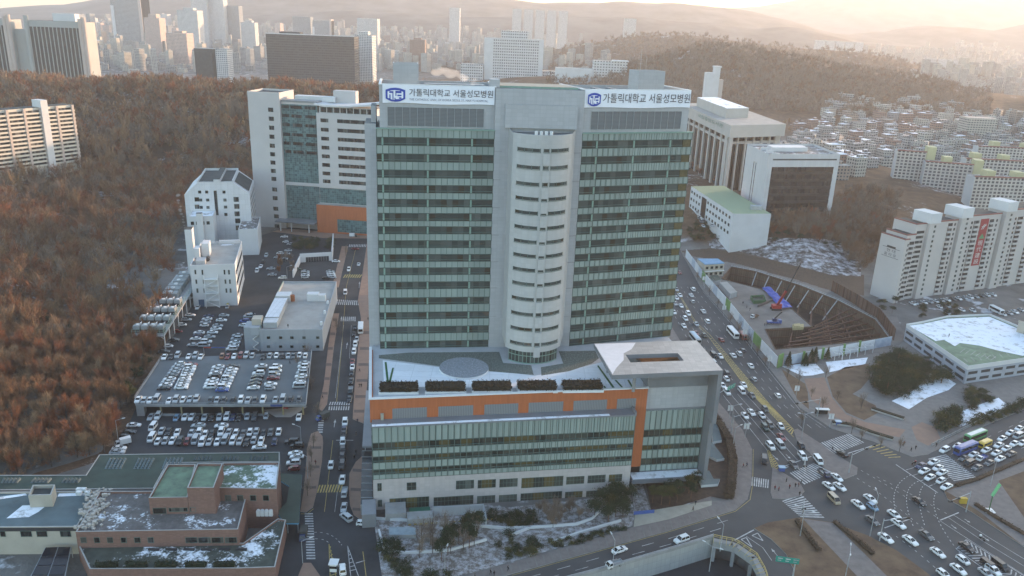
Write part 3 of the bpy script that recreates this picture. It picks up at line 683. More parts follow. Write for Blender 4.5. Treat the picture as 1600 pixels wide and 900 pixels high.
# right end panes: warm room light put into the colour of ochre slabs
ochre = mat('ochre room light', (0.13, 0.105, 0.05), 0.7, 0.2, 0.8)
for v in VIS: mb = MB(); mb.fbox(fR, LR_ - 3.2, LR_ - .35, 0.1, 0.29, v - 1.14, v + 1.1); part('lit_room_tint', mb, ochre, wr)
# stone pier between the wings, stair shaft at the far left
mb = MB(); pw = [fL.p(LL_, 0), fR.p(0, 0), fR.p(0, 20), fL.p(LL_, 20)]
mb.prism([(p.x, p.y) for p in pw], ZR - 1, 119.2, 0, 1); part('centre_pier', mb, [stone, roofgrey], hosp)
mb = MB(); mb.fbox(fL, -3.6, -0.15, 3.0, 16, 0, 107.5, 0, 1); part('stair_shaft', mb, [stone, roofgrey], hosp)
mb = MB(); mb.fbox(fL, -1.7, -0.2, 6.0, 14, 107.5, 112.5, 0, 1); part('shaft_head', mb, [stone, roofgrey], hosp)
for z in (45, 55, 64, 73, 82, 91, 100): mb = MB(); mb.fbox(fL, LL_ + .05, LL_ + 7.5, -0.06, 0.0, z, z + .18); part('stone_band', mb, concrete, hosp); mb = MB(); mb.fbox(fR, -4.5, -.05, -0.06, 0.0, z, z + .18); part('stone_band', mb, concrete, hosp)
# plant storey above the wings
for fr, L, a_s, a_e, l0, l1, nm in ((fL, LL_, 1.0, LL_ + .2, 3.4, 32.8, 'plant_storey'), (fR, LR_, -.2, LR_ - 1.6, 3.0, 35.2, 'plant_storey')):
    mb = MB(); 
    for (p, q, r, s_) in ((a_s, a_e, 1.2, 1.7), (a_s, a_e, 20.4, 20.9), (a_s, a_s + .5, 1.7, 20.4), (a_e - .5, a_e, 1.7, 20.4)): mb.fbox(fr, p, q, r, s_, 106.2, 119.3)
    mb.fbox(fr, a_s + .5, a_e - .5, 1.7, 20.4, 106.2, 116.5, 1)
    ps = part(nm, mb, [stone, roofgrey], hosp)
    mb = MB(); faceq(mb, fr, l0, l1, 107.2, 112.8, 1.15); part('louvre_grille', mb, louv, ps)
    mb = MB()
    for k in range(14): a = l0 + (l1 - l0) * k / 13; mb.fbox(fr, a - .06, a + .06, 1.0, 1.13, 107.2, 112.8)
    mb.fbox(fr, l0 - .1, l1 + .1, 1.0, 1.14, 112.8, 113.0); mb.fbox(fr, l0 - .1, l1 + .1, 1.0, 1.14, 107.0, 107.2)
    part('grille_mullion', mb, metal, ps)
    mb = MB(); mb.fbox(fr, a_s - .12, a_e + .12, 1.05, 1.85, 119.3, 119.6); mb.fbox(fr, a_s - .12, a_s + .6, 1.85, 20.9, 119.3, 119.6); mb.fbox(fr, a_e - .6, a_e + .12, 1.85, 20.9, 119.3, 119.6); part('coping', mb, white_metal, ps)
# roof plant
def P_(fr, a0, a1, o0, o1, z0, z1, name, m, par): mb = MB(); mb.fbox(fr, a0, a1, o0, o1, z0, z1); return part(name, mb, m, par)
def open_shaft(fr, a0, a1, o0, o1, z0, z1, name):
    mb = MB()
    for (p, q, r, s_) in ((a0, a1, o0, o0 + .3), (a0, a1, o1 - .3, o1), (a0, a0 + .3, o0 + .3, o1 - .3), (a1 - .3, a1, o0 + .3, o1 - .3)): mb.fbox(fr, p, q, r, s_, z0, z1)
    mb.fbox(fr, a0 + .3, a1 - .3, o0 + .3, o1 - .3, z0, z1 - 1.5, 1)
    return part(name, mb, [stone, roofgrey], hosp)
open_shaft(fL, 5.2, 12.9, 7, 13.5, 116.6, 125.3, 'lift_housing')
open_shaft(fR, 21.0, 30.5, 6, 13, 116.6, 125.0, 'lift_housing')
mb = MB(); mb.bar(fR.p(24.5, 12, 125), fR.p(24.5, 12, 131.5), 0.08, r2=0.04); mb.bar(fR.p(26.5, 12, 125), fR.p(26.5, 12, 129.5), 0.06, r2=0.03)
for z in (127, 128.2): mb.beam(fR.p(23.6, 12, z), fR.p(25.4, 12, z), .06, .06)
part('antenna', mb, metal, hosp)
mb = MB(); mb.fbox(fL, 15, 34, 14, 17.5, 116.6, 118.9); part('roof_duct', mb, blue_grey, hosp)
mb = MB(); mb.fbox(fL, 17.5, 20.5, 8, 14.4, 116.55, 118.6); part('roof_duct', mb, pale_metal, hosp)
mb = MB(); mb.fbox(fL, 22.5, 24.5, 8, 14.2, 116.55, 118.2); part('roof_duct', mb, blue_grey, hosp)
mb = MB(); mb.fbox(fL, 27, 33.5, 9, 12.5, 116.55, 118.4); part('roof_duct', mb, blue_grey, hosp)
mb = MB(); mb.fbox(fL, LL_ - 1.5, LL_ + 1.5, 2.5, 6, 119.2, 121.6); part('roof_vent', mb, stone, hosp)
cp = [fL.p(LL_ + 1, 3), fR.p(-1, 3), fR.p(-1, 15), fL.p(LL_ + 1, 15)]
mb = MB(); mb.prism([(p.x, p.y) for p in cp], 119.2, 119.8, 0, 1); part('helipad_deck', mb, [greenframe, beige_pav], hosp)
for k in range(3):
    mb = MB()
    for j in range(7):
        mb.fbox(fR, 2.2 + 5.6 * k, 6.4 + 5.6 * k, 4 + 2 * j, 5.6 + 2 * j, 116.55, 117.8 + .2 * (j % 2)); mb.bar(fR.p(4.3 + 5.6 * k, 4.8 + 2 * j, 117.9), fR.p(4.3 + 5.6 * k, 4.8 + 2 * j, 118.9), .75, n=8)
    part('chiller_row', mb, blue_grey, hosp)
# rounded core
ca, cb_ = Vector((-1.4, 240.2)), Vector((16.4, 242.6)); chord = (cb_ - ca); cl_ = chord.length; sag = 4.9; Rc = (cl_ * cl_ / 4 + sag * sag) / (2 * sag)
mid = (ca + cb_) / 2; nrm = Vector((chord.y, -chord.x)).normalized(); ctr = mid - nrm * (Rc - sag)
half = math.asin(min(1, cl_ / 2 / Rc)); base_ang = math.atan2(nrm.y, nrm.x)
def arcpt(t, r=0.0):
    a = base_ang - half + 2 * half * t; return (ctr.x + (Rc + r) * math.cos(a), ctr.y + (Rc + r) * math.sin(a))
def arcstrip(mb, t0, t1, r, z0, z1, m=0, n=6, thick=0.0):
    for i in range(n):
        a, b = arcpt(t0 + (t1 - t0) * i / n, r), arcpt(t0 + (t1 - t0) * (i + 1) / n, r)
        u0 = (t0 + (t1 - t0) * i / n) * 2 * half * Rc; u1 = (t0 + (t1 - t0) * (i + 1) / n) * 2 * half * Rc
        mb.face([(*a, z0), (*b, z0), (*b, z1), (*a, z1)], m, [(u0, z0), (u1, z0), (u1, z1), (u0, z1)], True)
        if thick:
            c, d = arcpt(t0 + (t1 - t0) * i / n, r - thick), arcpt(t0 + (t1 - t0) * (i + 1) / n, r - thick)
            mb.face([(*a, z1), (*b, z1), (*d, z1), (*c, z1)], m); mb.face([(*a, z0), (*c, z0), (*d, z0), (*b, z0)], m)
ZC0, ZC1 = 38.3, 107.4
mb = MB(); arcstrip(mb, 0, 1, 0, ZC0, ZC1, 0, 28)
outl = [arcpt(i / 28) for i in range(29)]; bk = [tuple(fR.p(-2.2, 0.5).xy), tuple(fL.p(LL_ + 4.5, 0.5).xy)]
mb.wall(outl[-1], bk[0], ZC0, ZC1); mb.wall(bk[1], outl[0], ZC0, ZC1); mb.cap(outl + bk, ZC1 - 1.2, 1); mb.cap(outl + bk, ZC0, 0, False)
arcstrip(mb, 0, 1, -0.4, ZC1 - 1.2, ZC1, 0, 28); 
for i in range(28): mb.face([(*arcpt(i / 28), ZC1), (*arcpt((i + 1) / 28), ZC1), (*arcpt((i + 1) / 28, -.4), ZC1), (*arcpt(i / 28, -.4), ZC1)])
core = part('rounded_core', mb, [core_stone, roofgrey], hosp)
CV = [235, 262, 288, 311, 333, 356, 378, 400, 422, 444, 467.5, 491, 514.5, 537.5]
for v in CV:
    z = ZAT(v, 7.5, 237)
    for t0, t1 in ((0.1, 0.44), (0.485, 0.56), (0.59, 0.9)):
        mb = MB(); arcstrip(mb, t0, t1, 0.03, z - .5, z + .5)
        k = max(1, int(round((t1 - t0) / 0.11)))
        for j in range(k + 1): tt = t0 + (t1 - t0) * j / k; arcstrip(mb, tt - .004, tt + .004, 0.12, z - .62, z + .62, 1, 1, .1)
        arcstrip(mb, t0 - .006, t1 + .006, 0.16, z - .74, z - .62, 1, 6, .14)
        part('window', mb, [win_m, mull], core)
    mb = MB(); arcstrip(mb, .475, .57, 0.55, z - 4.3, z - .9, 0, 2, .55)
    for t in (.475, .57): a, b = arcpt(t, 0), arcpt(t, .55); (mb.wall(a, b, z - 4.3, z - .9) if t < .5 else mb.wall(b, a, z - 4.3, z - .9))
    part('projecting_box', mb, core_stone, core)
mb = MB(); arcstrip(mb, .06, .94, -0.5, ZR, ZC0, 0, 14); 
gb = part('lobby_glazing', mb, win_m, hosp)
mb = MB()
for i in range(15): t = .06 + .88 * i / 14; arcstrip(mb, t - .004, t + .004, -.38, ZR, ZC0, 0, 1, .12)
arcstrip(mb, .06, .94, -.36, 36.6, 36.8, 0, 14, .15); arcstrip(mb, .06, .94, -.34, ZR, ZR + .3, 0, 14, .2)
part('mullion', mb, greenframe, gb)
mb = MB(); q = [fL.p(LL_ + 3, -1.0), fR.p(-2.5, -1.0), fR.p(-2.5, -.01), fL.p(LL_ + 3, -.01)]
mb.prism([(p.x, p.y) for p in q], 107.5, 114.6); part('raised_panel', mb, stone, hosp)
mb = MB(); a_, b2_ = Vector(arcpt(.35, -3)), Vector(arcpt(.65, -3))
for k in range(4): p = a_.lerp(b2_, k / 3); mb.bar((p.x, p.y, ZC1 - 1.2), (p.x, p.y, ZC1 + .7), .5, n=10)
part('roof_fan', mb, white_metal, hosp)
# -------------------------------------------------------- podium
ZG0, ZG1 = 10.3, 27.4
mb = MB(); mb.fbox(fP, 0, LP_ + .15, 0.0, 46, 0, ZG0, 0); part('stone_base', mb, [base_stone], hosp)
base_p = bpy.data.objects[[o.name for o in hosp.children if o.name.startswith('stone_base')][0]]
mb = MB(); mb.fbox(fP, 0.05, LP_ + .1, 0.4, 46, ZG0, 26.9, 0, 1); body = part('podium_body', mb, [stone, roofgrey], hosp)
PV = [21.3, 16.4, 11.9 + .9]
zb = [(ZG0, 11.6), (13.9, 15.3), (17.6, 20.1), (22.5, ZG1)]; zv = [(11.6, 13.9), (15.3, 17.6), (20.1, 22.5)]
zb = [(ZG0, 11.9), (13.6, 15.9), (17.9, 20.0), (22.4, ZG1)]; zv = [(11.9, 13.6), (15.9, 17.9), (20.0, 22.4)]
for z0, z1 in zb: mb = MB(); mb.fbox(fP, 0, LP_ + .15, -0.02, 0.35, z0, z1); part('spandrel', mb, span_m, body)
for z0, z1 in zv: mb = MB(); faceq(mb, fP, 0, LP_ + .15, z0, z1, 0.28); part('window_band', mb, win_w, body)
mb = MB(); n = 43
for k in range(n + 1):
    a = (LP_ + .1) * k / n; mb.fbox(fP, a - .09, a + .09, -0.13, -0.025, ZG0, ZG1)
for z0, z1 in zv:
    for z in (z0, z1, z0 + .55): mb.fbox(fP, 0, LP_ + .1, -0.09, 0.2 if z == z0 + .55 else -.022, z - .06, z + .06)
part('mullion', mb, mull, body)
mb = MB(); mb.fbox(fP, 0, LP_ + .3, -0.3, 3.95, ZG1, ZG1 + .5); part('ledge', mb, [blue_grey], body)
mb = MB(); mb.fbox(fP, 0, LP_ - 8, -0.2, 0.9, ZG1 + .5, ZG1 + .56); part('ledge_snow', mb, [snow], body)
mb = MB(); mb.fbox(fP, LP_ - .1, LP_ + .3, -0.3, 3.95, ZG1 + .5, ZG1 + 1.4); part('ledge_end', mb, [blue_grey], body)
def vpx(u0, v0, u1, v1, o=0.0): (a0, z1), (a1, z0) = fP.hit(u0, v0, o), fP.hit(u1, v1, o); return a0, a1, z0, z1
for r in ((590, 755.5, 596, 766.5), (636, 754.5, 650, 765), (713, 751.5, 740, 762.5), (747, 750.5, 774, 761), (781, 749, 808, 759.5), (815.5, 747.5, 879, 758.5), (885.5, 745.5, 912, 755), (919, 743.5, 945, 753), (952, 742, 971, 751.5),
          (591, 781.5, 596.5, 791), (609, 779.5, 670, 791), (678, 777.5, 739, 786.5), (746, 775.5, 773, 786), (780, 774, 807, 784.5), (814, 771.5, 877, 782.5), (883.5, 769, 909, 779.5), (916.5, 767.5, 942, 778), (949, 766, 968, 776)):
    a0, a1, z0, z1 = vpx(*r)
    w_o = win('window', base_p, fP, a0, a1, z0, z1, -.02, win_w if rng.random() < .4 else win_m)
    mb = MB(); k = max(2, int((a1 - a0) / 1.0))
    for j in range(1, k): a = a0 + (a1 - a0) * j / k; mb.fbox(fP, a - .04, a + .04, -.07, -.025, z0, z1)
    mb.fbox(fP, a0, a1, -.08, -.025, z0 + .5 * (z1 - z0), z0 + .5 * (z1 - z0) + .08)
    part('mullion', mb, mull, w_o)
# orange storey, set back, with the strip coming down at its right end
mb = MB(); mb.fbox(fP, -0.5, 83.0, 4.0, 4.9, 26.95, 34.4); mb.fbox(fP, LP_ + .35, 83.0, 4.0, 4.88, 7.2, 26.95)
mb.fbox(fP, -0.5, .4, 4.9, 40, 26.95, 34.4)
org_ = part('orange_storey', mb, [orange_m], hosp)
for u0, v0, u1, v1 in ((613, 639, 667, 655), (685, 637, 739, 653), (757, 635.5, 809, 652), (826, 633.5, 879, 650), (896, 631, 947, 647), (964, 629, 992, 644.5)):
    a0, a1, z0, z1 = vpx(u0, v0, u1, v1, 4.0); mb = MB(); faceq(mb, fP, a0, a1, 27.6, 31.2, 3.94); part('louvre_grille', mb, louv_l, org_)
mb = MB(); mb.fbox(fP, -0.8, 83.2, 3.7, 4.6, 34.4, 34.75); mb.fbox(fP, -.8, .1, 4.6, 42, 34.4, 34.75); part('coping', mb, white_metal, org_)
mb = MB(); mb.fbox(fP, 2.5, 3.4, 3.3, 3.9, 27.9, 29.9); part('roof_hatch', mb, beige_pav, org_)
# podium roof terrace
mb = MB(); mb.fbox(fP, -0.45, 104, 4.9, 46, 26.9, ZR, 0, 1); roof = part('podium_roof', mb, [stone, mat('pale roof paving', (0.45, 0.46, 0.48), 0.8, 0.08, 0.3)], hosp)
def rloc(u, v, z=ZR): return G2(u, v, z)
def rsheet(name, px, m, z): mb = MB(); mb.sheet(P2(px, ZR), z=z); return part(name, mb, m, roof)
snow_tile = panels('snow dusted terrace slabs', (0.72, 0.74, 0.78), 6.0, 4.0, 0.12, 0.75, 0.85, 0.05)
gravel_bed = snowy('frosted planting bed', (0.13, 0.15, 0.13), 0.5, 2.2, (0.42, 0.45, 0.45), sharp=0.25)
rsheet('terrace_snow', [(598, 563), (690, 574), (760, 578), (835, 587), (875, 582), (940, 566), (1000, 560), (1006, 609), (600, 604)], snow_tile, ZR + .02)
rsheet('planting_bed', [(592, 555), (640, 551), (780, 550), (786, 567), (830, 571), (834, 586), (760, 580), (725, 575), (690, 573), (640, 566), (592, 560)], gravel_bed, ZR + .05)
rsheet('planting_bed', [(846, 587), (845, 574), (880, 568), (873, 549), (930, 548), (936, 560), (925, 568), (890, 580)], gravel_bed, ZR + .05)
c_ = G(725, 577, ZR); ca1 = G(686.5, 576, ZR); rx = (c_ - ca1).length; ry = abs(G(725, 560.5, ZR).y - G(725, 593, ZR).y) / 2
mb = MB(); ell = [(c_.x + rx * math.cos(2 * PI * i / 48), c_.y + ry * math.sin(2 * PI * i / 48)) for i in range(48)]
mb.prism(ell, ZR, ZR + .7, 0, 1); el = part('round_bed', mb, [white_metal, snowy('frosted gravel', (0.27, 0.29, 0.32), 0.5, 1.5, (0.55, 0.58, 0.64), sharp=0.3)], roof)
hedge_m = mat('dark clipped hedge', (0.05, 0.037, 0.024), 0.95, 0.3, 1.2, col2=(0.022, 0.022, 0.013))
def leafy_box(mb, fr, a0, a1, o0, o1, z0, z1, n, sz, m=0, rr=rng):
    mb.fbox(fr, a0 + .2, a1 - .2, o0 + .2, o1 - .2, z0, z1 - .2, m)
    for _ in range(n):
        k = rr.random()
        if k < .5: a, o, z = rr.uniform(a0, a1), rr.uniform(o0, o1), z1 + rr.uniform(-.25, .15)
        elif k < .8: a, o, z = rr.uniform(a0, a1), o0 + rr.uniform(-.1, .2), rr.uniform(z0, z1)
        else: a, o, z = rr.choice((a0, a1)) + rr.uniform(-.1, .1), rr.uniform(o0, o1), rr.uniform(z0, z1)
        p = fr.p(a, o, z); d1 = Vector((rr.gauss(0, 1), rr.gauss(0, 1), rr.gauss(0, 1))).normalized() * sz; d2 = Vector((rr.gauss(0, 1), rr.gauss(0, 1), rr.gauss(0, 1))).normalized() * sz
        mb.face([p, p + d1, p + d2], m)
for u0, u1 in ((593.5, 652), (666, 726.5), (739.5, 798.5), (811, 869.5), (881, 941)):
    fr_, L2 = frame2(G2(u0, 617 - (u0 - 594) * .012, ZR), G2(u1, 617 - (u1 - 594) * .012, ZR))
    mb = MB(); mb.fbox(fr_, -.4, L2 + .4, -.3, 5.0, ZR, ZR + .8); pl = part('planter', mb, white_metal, roof)
    mb = MB(); leafy_box(mb, fr_, 0, L2, 0, 4.6, ZR + .8, ZR + 2.3, 900, .45); part('hedge', mb, hedge_m, pl)
green_rail = mat('dark green paint', (0.02, 0.12, 0.035), 0.6, 0.15, 1)
rsheet('green_stripe', [(601, 566), (604, 566), (608, 600), (604.5, 600)], green_rail, ZR + .08); rsheet('green_stripe', [(613, 575), (615.5, 575), (610, 600), (606.5, 600)], green_rail, ZR + .09)
for px in ([(933, 572), (935, 571), (962, 608), (958, 608)], [(960, 594), (963, 594), (975, 607), (972, 607)], [(980, 594), (983, 594), (990, 606), (987, 606)], [(943, 604), (945, 603), (948, 608), (945, 608)]): rsheet('green_stripe', px, green_rail, ZR + .08)
# right block with its folded frame
mb = MB(); mb.fbox(fP, 83.1, 102.6, 5.0, 30, 0, 38.2, 0, 1); rb = part('east_block', mb, [blue_grey, roofgrey], hosp)
for z0, z1 in ((4.9, 7.2), (9.5, 12.5), (14.2, 17.2), (19.6, 26.2)): mb = MB(); mb.fbox(fP, 83.2, 102.4, 4.7, 4.98, z0, z1); part('spandrel', mb, span_m, rb)
for z0, z1 in ((7.2, 9.5), (12.5, 14.2), (17.2, 19.6)): mb = MB(); faceq(mb, fP, 83.2, 102.4, z0, z1, 4.94); part('window_band', mb, win_w, rb)
mb = MB()
for k in range(12): a = 83.2 + 19.2 * k / 11; mb.fbox(fP, a - .05, a + .05, 4.55, 4.69, 4.9, 26.2)
for z in (7.2, 9.5, 12.5, 14.2, 17.2, 19.6): mb.fbox(fP, 83.2, 102.4, 4.57, 4.69, z - .06, z + .06)
part('mullion', mb, mull, rb)
mb = MB(); faceq(mb, fP, 84, 100.5, 27.2, 31.6, 4.94); part('louvre_grille', mb, louv_l, rb)
mb = MB(); A = lambda a, o: tuple(fP.p(a, o).xy)
hole = [A(77.6, 6.6), A(94.6, 6.6), A(94.8, 12.4), A(77.8, 12.4)]; outer = [A(69.4, -1.8), A(103.9, -1.3), A(104.9, 22), A(70.2, 22)]
mb.sheet(outer, [hole], 42.0, 1); mb.sheet(outer, [hole], 40.6, 0)
for i in range(4): mb.wall(outer[i], outer[(i + 1) % 4], 40.6, 42.0); mb.wall(hole[(i + 1) % 4], hole[i], 40.6, 42.0)
can = part('roof_canopy', mb, [blue_grey, pale_metal], hosp)
mb = MB(); mb.sheet([A(69.7, -1.2), A(70.3, 21.5), A(84, 21.6), A(81, 16.5), A(77.5, 13.5), A(76, 8.5), A(72, 3)], z=42.02); part('white_patch', mb, mat('white_patch', (.72, .71, .73), .8, .05, .5), can)  # even white patch laid over the left part of the canopy roof
mb = MB(); mb.fbox(fP, 102.7, 104.0, -1.2, 21, 24.0, 40.55); part('canopy_leg', mb, blue_grey, hosp)
mb = MB(); mb.fbox(fP, 102.65, 103.9, 0.2, 8, 3.3, 23.95); part('frame_leg', mb, blue_grey, hosp)
mb = MB(); mb.fbox(fP, 79.4, 102.6, 0.4, 4.65, 3.2, 4.6); part('frame_sill', mb, blue_grey, hosp)
mb = MB(); mb.fbox(fP, 79.8, 102.4, 0.8, 4.6, 4.62, 4.72); part('sill_snow', mb, snow, hosp)
for a, o in ((78, 3.0), (74, 17)): mb = MB(); p = fP.p(a, o, ZR); mb.bar(p, (p.x, p.y, 40.6), .5, n=12); part('column', mb, concrete, hosp)
# terrace under the canopy
mb = MB(); mb.sheet([A(84, 8), A(101, 8), A(101, 20), A(84, 20)], z=38.3); part('timber_deck', mb, mat('timber deck', (0.3, 0.17, 0.09), 0.8, 0.2, 0.5), hosp)
# glass-roofed ramp and side canopy along the left flank
side_m = mat('dark slatted glass roof', (0.045, 0.055, 0.06), 0.25, 0.2, 0.6)
q = P2([(566, 708), (581, 708), (583, 793), (563.5, 793)], 2.6)
mb = MB(); mb.sheet(q, z=3.4, zf=lambda x, y: 3.4); 
for i in range(4): mb.wall(q[i], q[(i + 1) % 4], 0, 3.4, 1)
sc = part('ramp_roof', mb, [side_m, concrete], hosp)
mb = MB()
for i in range(9): t = i / 8; a, b = lerp2(q[0], q[3], t), lerp2(q[1], q[2], t); mb.beam((*a, 3.47), (*b, 3.47), .12, .1)
part('roof_rib', mb, metal, sc)
q = P2([(572, 610), (578, 610), (581, 697), (566, 697)], 6.2)
mb = MB(); mb.prism(q, 5.6, 6.2); part('side_canopy', mb, blue_grey, hosp)
for u, v in ((569, 693), (571, 650)): mb = MB(); p = G(u + 1.5, v, 5.6); mb.bar((p.x, p.y, 0), (p.x, p.y, 5.6), .15); part('canopy_post', mb, metal, hosp)
# -------------------------------------------------------- banners
def text_faces(txt, size):
    cu = bpy.data.curves.new('t', 'FONT'); cu.body = txt; cu.size = size; cu.resolution_u = 3; cu.fill_mode = 'FRONT'
    o = bpy.data.objects.new('t', cu); COL.objects.link(o); bpy.context.view_layer.update()
    me = bpy.data.meshes.new_from_object(o.evaluated_get(bpy.context.evaluated_depsgraph_get()))
    v = [tuple(x.co) for x in me.vertices]; f = [tuple(p.vertices) for p in me.polygons]
    bpy.data.objects.remove(o); bpy.data.curves.remove(cu); bpy.data.meshes.remove(me)
    return v, f
def text_on(fr, txt, a0, a1, z0, z1, o, name, m, par, flip=False, vertical=False):
    v, f = text_faces(txt, 1.0)
    if not v: return None
    xs = [p[0] for p in v]; ys = [p[1] for p in v]; x0, x1, y0, y1 = min(xs), max(xs), min(ys), max(ys)
    mb = MB()
    for q in f: mb.face([tuple(fr.p(a0 + (v[i][0] - x0) / (x1 - x0) * (a1 - a0), o, z0 + (v[i][1] - y0) / (y1 - y0) * (z1 - z0))) for i in q])
    return part(name, mb, m, par)
ban_m = mat('white banner cloth', (0.82, 0.82, 0.88), 0.8, 0.03, 0.3)
ink = mat('dark banner ink', (0.035, 0.03, 0.045), 0.8, 0.05, 1); ink2 = mat('grey banner ink', (0.2, 0.2, 0.25), 0.8, 0.05, 1); bblue = mat('banner blue', (0.04, 0.075, 0.4), 0.8, 0.08, 1)
def banner(fr, a0, a1, z0, z1, eng, label):
    b = thing('banner', label, 'banner', fr.p((a0 + a1) / 2, .8, z0), 'banners along the top of the hospital tower')
    mb = MB(); n = 40
    fo = lambda t: 0.78 + 0.1 * math.sin(t * 23) * math.sin(t * 7 + 1)
    zt = lambda t: z1 - 0.12 * math.sin(t * PI); zl = lambda t: z0 + 0.14 * math.sin(t * 9)
    for i in range(n):
        t0, t1 = i / n, (i + 1) / n; A0, A1 = a0 + (a1 - a0) * t0, a0 + (a1 - a0) * t1
        mb.face([fr.p(A0, fo(t0), zl(t0)), fr.p(A1, fo(t1), zl(t1)), fr.p(A1, fo(t1), zt(t1)), fr.p(A0, fo(t0), zt(t0))], smooth=True)
        mb.face([fr.p(A0, fo(t0) + .04, zl(t0)), fr.p(A0, fo(t0) + .04, zt(t0)), fr.p(A1, fo(t1) + .04, zt(t1)), fr.p(A1, fo(t1) + .04, zl(t1))], smooth=True)
    part('cloth', mb, ban_m, b)
    L, H = a1 - a0, z1 - z0; ex0, ex1 = a0 + L * .028, a0 + L * (.2 if eng else .145); em, o = (ex0 + ex1) / 2, .6; ew = (ex1 - ex0) / 2
    sh = lambda s, zz0, zz1: [(em - ew * s, zz0 + (zz1 - zz0) * .22), (em - ew * s * .45, zz0 + (zz1 - zz0) * .04), (em, zz0), (em + ew * s * .45, zz0 + (zz1 - zz0) * .04), (em + ew * s, zz0 + (zz1 - zz0) * .22), (em + ew * s, zz1 - (zz1 - zz0) * .16), (em + ew * s * .5, zz1 - (zz1 - zz0) * .04), (em, zz1), (em - ew * s * .5, zz1 - (zz1 - zz0) * .04), (em - ew * s, zz1 - (zz1 - zz0) * .16)]
    mb = MB(); mb.face([fr.p(a, o, z) for a, z in sh(1, z0 + H * .07, z0 + H * .83)]); 
    emb = part('emblem', mb, bblue, b)
    mb = MB(); mb.face([fr.p(a, o - .03, z) for a, z in sh(.8, z0 + H * .17, z0 + H * .7)])
    zc = z0 + H * .44
    part('emblem_field', mb, ban_m, emb)
    mb = MB()
    for (x0, x1, y0, y1) in ((-.62, -.2, .1, .2), (-.3, -.2, -.25, .2), (-.62, -.5, -.22, .02), (0.0, .62, .1, .22), (0, .1, -.05, .2), (.2, .62, -.06, .02), (-.1, .5, -.32, -.22), (-.1, 0, -.3, -.15), (.35, .62, -.2, -.12)):
        p = [(em + ew * x0, zc + H * y0), (em + ew * x1, zc + H * y0), (em + ew * x1, zc + H * y1), (em + ew * x0, zc + H * y1)]; mb.face([fr.p(a, o - .06, z) for a, z in p])
    part('emblem_pattern', mb, bblue, emb)
    t0 = a0 + L * (.235 if eng else .165); t1 = a0 + L * (.985 if eng else .992)
    text_on(fr, '가톨릭대학교 서울성모병원', t0, t1, z0 + H * (.4 if eng else .27), z0 + H * (.8 if eng else .8), o, 'lettering', ink, b)
    if eng: text_on(fr, "THE CATHOLIC UNIV. OF KOREA SEOUL ST. MARY'S HOSPITAL", t0, a0 + L * .94, z0 + H * .17, z0 + H * .29, o, 'lettering', ink2, b)
    return b
banner(fL, 2.0, 35.9, 114.0, 119.5, True, 'white banner with blue emblem, dark Korean words and a small English line below')
banner(fR, 0.3, LR_ - 1.7, 114.0, 119.5, False, 'white banner with blue emblem and Korean words only, by the open roof shaft')
# -------------------------------------------------------- steam from the roof
st_m = bpy.data.materials.new('steam'); st_m.use_nodes = True; _t = st_m.node_tree; _t.nodes.clear()
_v = _t.nodes.new('ShaderNodeVolumePrincipled'); _o = _t.nodes.new('ShaderNodeOutputMaterial'); _t.links.new(_v.outputs[0], _o.inputs['Volume'])
_v.inputs['Color'].default_value = (1, .97, .95, 1); _v.inputs['Density'].default_value = 0.14; _v.inputs['Anisotropy'].default_value = 0.2
def puff(name, path, r0, r1, label):
    bm = bmesh.new(); n = 13
    for i in range(n):
        t = i / (n - 1); p = Vector(path[0]).lerp(Vector(path[1]), t) + Vector((rng.gauss(0, .5), rng.gauss(0, .5), rng.gauss(0, .35))) * (r0 + (r1 - r0) * t)
        mtx = Matrix.Translation(p) @ Matrix.Diagonal((1.3, 1, .8, 1))
        bmesh.ops.create_icosphere(bm, subdivisions=2, radius=(r0 + (r1 - r0) * t) * rng.uniform(.6, 1.0), matrix=mtx)
    me = bpy.data.meshes.new(name); bm.to_mesh(me); bm.free(); me.materials.append(st_m)
    o = bpy.data.objects.new(name, me); COL.objects.link(o); md = o.modifiers.new('remesh', 'REMESH'); md.mode = 'VOXEL'; md.voxel_size = .35
    tag(o, label, 'steam', kind='stuff'); return o
p0 = fL.p(33, 9, 119.3); puff('steam', (p0, p0 + Vector((-14, 3, 4.2))), .7, 2.1, 'white steam drifting left off the hospital roof')
# ================================================================== OTHER BUILDINGS
white_pan = panels('white wall panels', (0.6, 0.6, 0.62), 3.2, 3.2, 0.08, 0.75, 0.6, 0.04)
white_plain = mat('white rendered wall', (0.6, 0.6, 0.61), 0.75, 0.06, 0.12)
grey_pan = panels('blue grey wall panels', (0.33, 0.35, 0.38), 8, 5.2, 0.06, 0.85, 0.6, 0.04)
annex_w = mat('pale annex wall', (0.5, 0.475, 0.47), 0.75, 0.05, 0.08)
teal = panels('teal curtainwall glass', (0.07, 0.125, 0.13), 1.5, 1.35, 0.09, 2.2, 0.12, 0.5, 0.6)
darkwin = glass('dark window', (0.015, 0.017, 0.018), (0.12, 0.12, 0.11), 1.1, 0.4, 0.1)
roof_d = mat('dark roof felt', (0.075, 0.08, 0.08), 0.9, 0.2, 0.2)
roof_l = mat('pale concrete roof', (0.36, 0.35, 0.33), 0.9, 0.12, 0.15)
roof_g = mat('green roof coating', (0.2, 0.29, 0.19), 0.85, 0.22, 0.3, col2=(0.1, 0.13, 0.1))
roof_dg = mat('dark green roof sheet', (0.05, 0.075, 0.06), 0.7, 0.2, 0.15)
roof_blue = mat('blue grey roof coating', (0.13, 0.175, 0.19), 0.8, 0.2, 0.1)
brick = panels('red brown brick', (0.21, 0.12, 0.098), 0.9, 0.35, 0.04, 0.8, 0.85, 0.12)
cream = mat('cream wall', (0.43, 0.39, 0.33), 0.8, 0.08, 0.15)
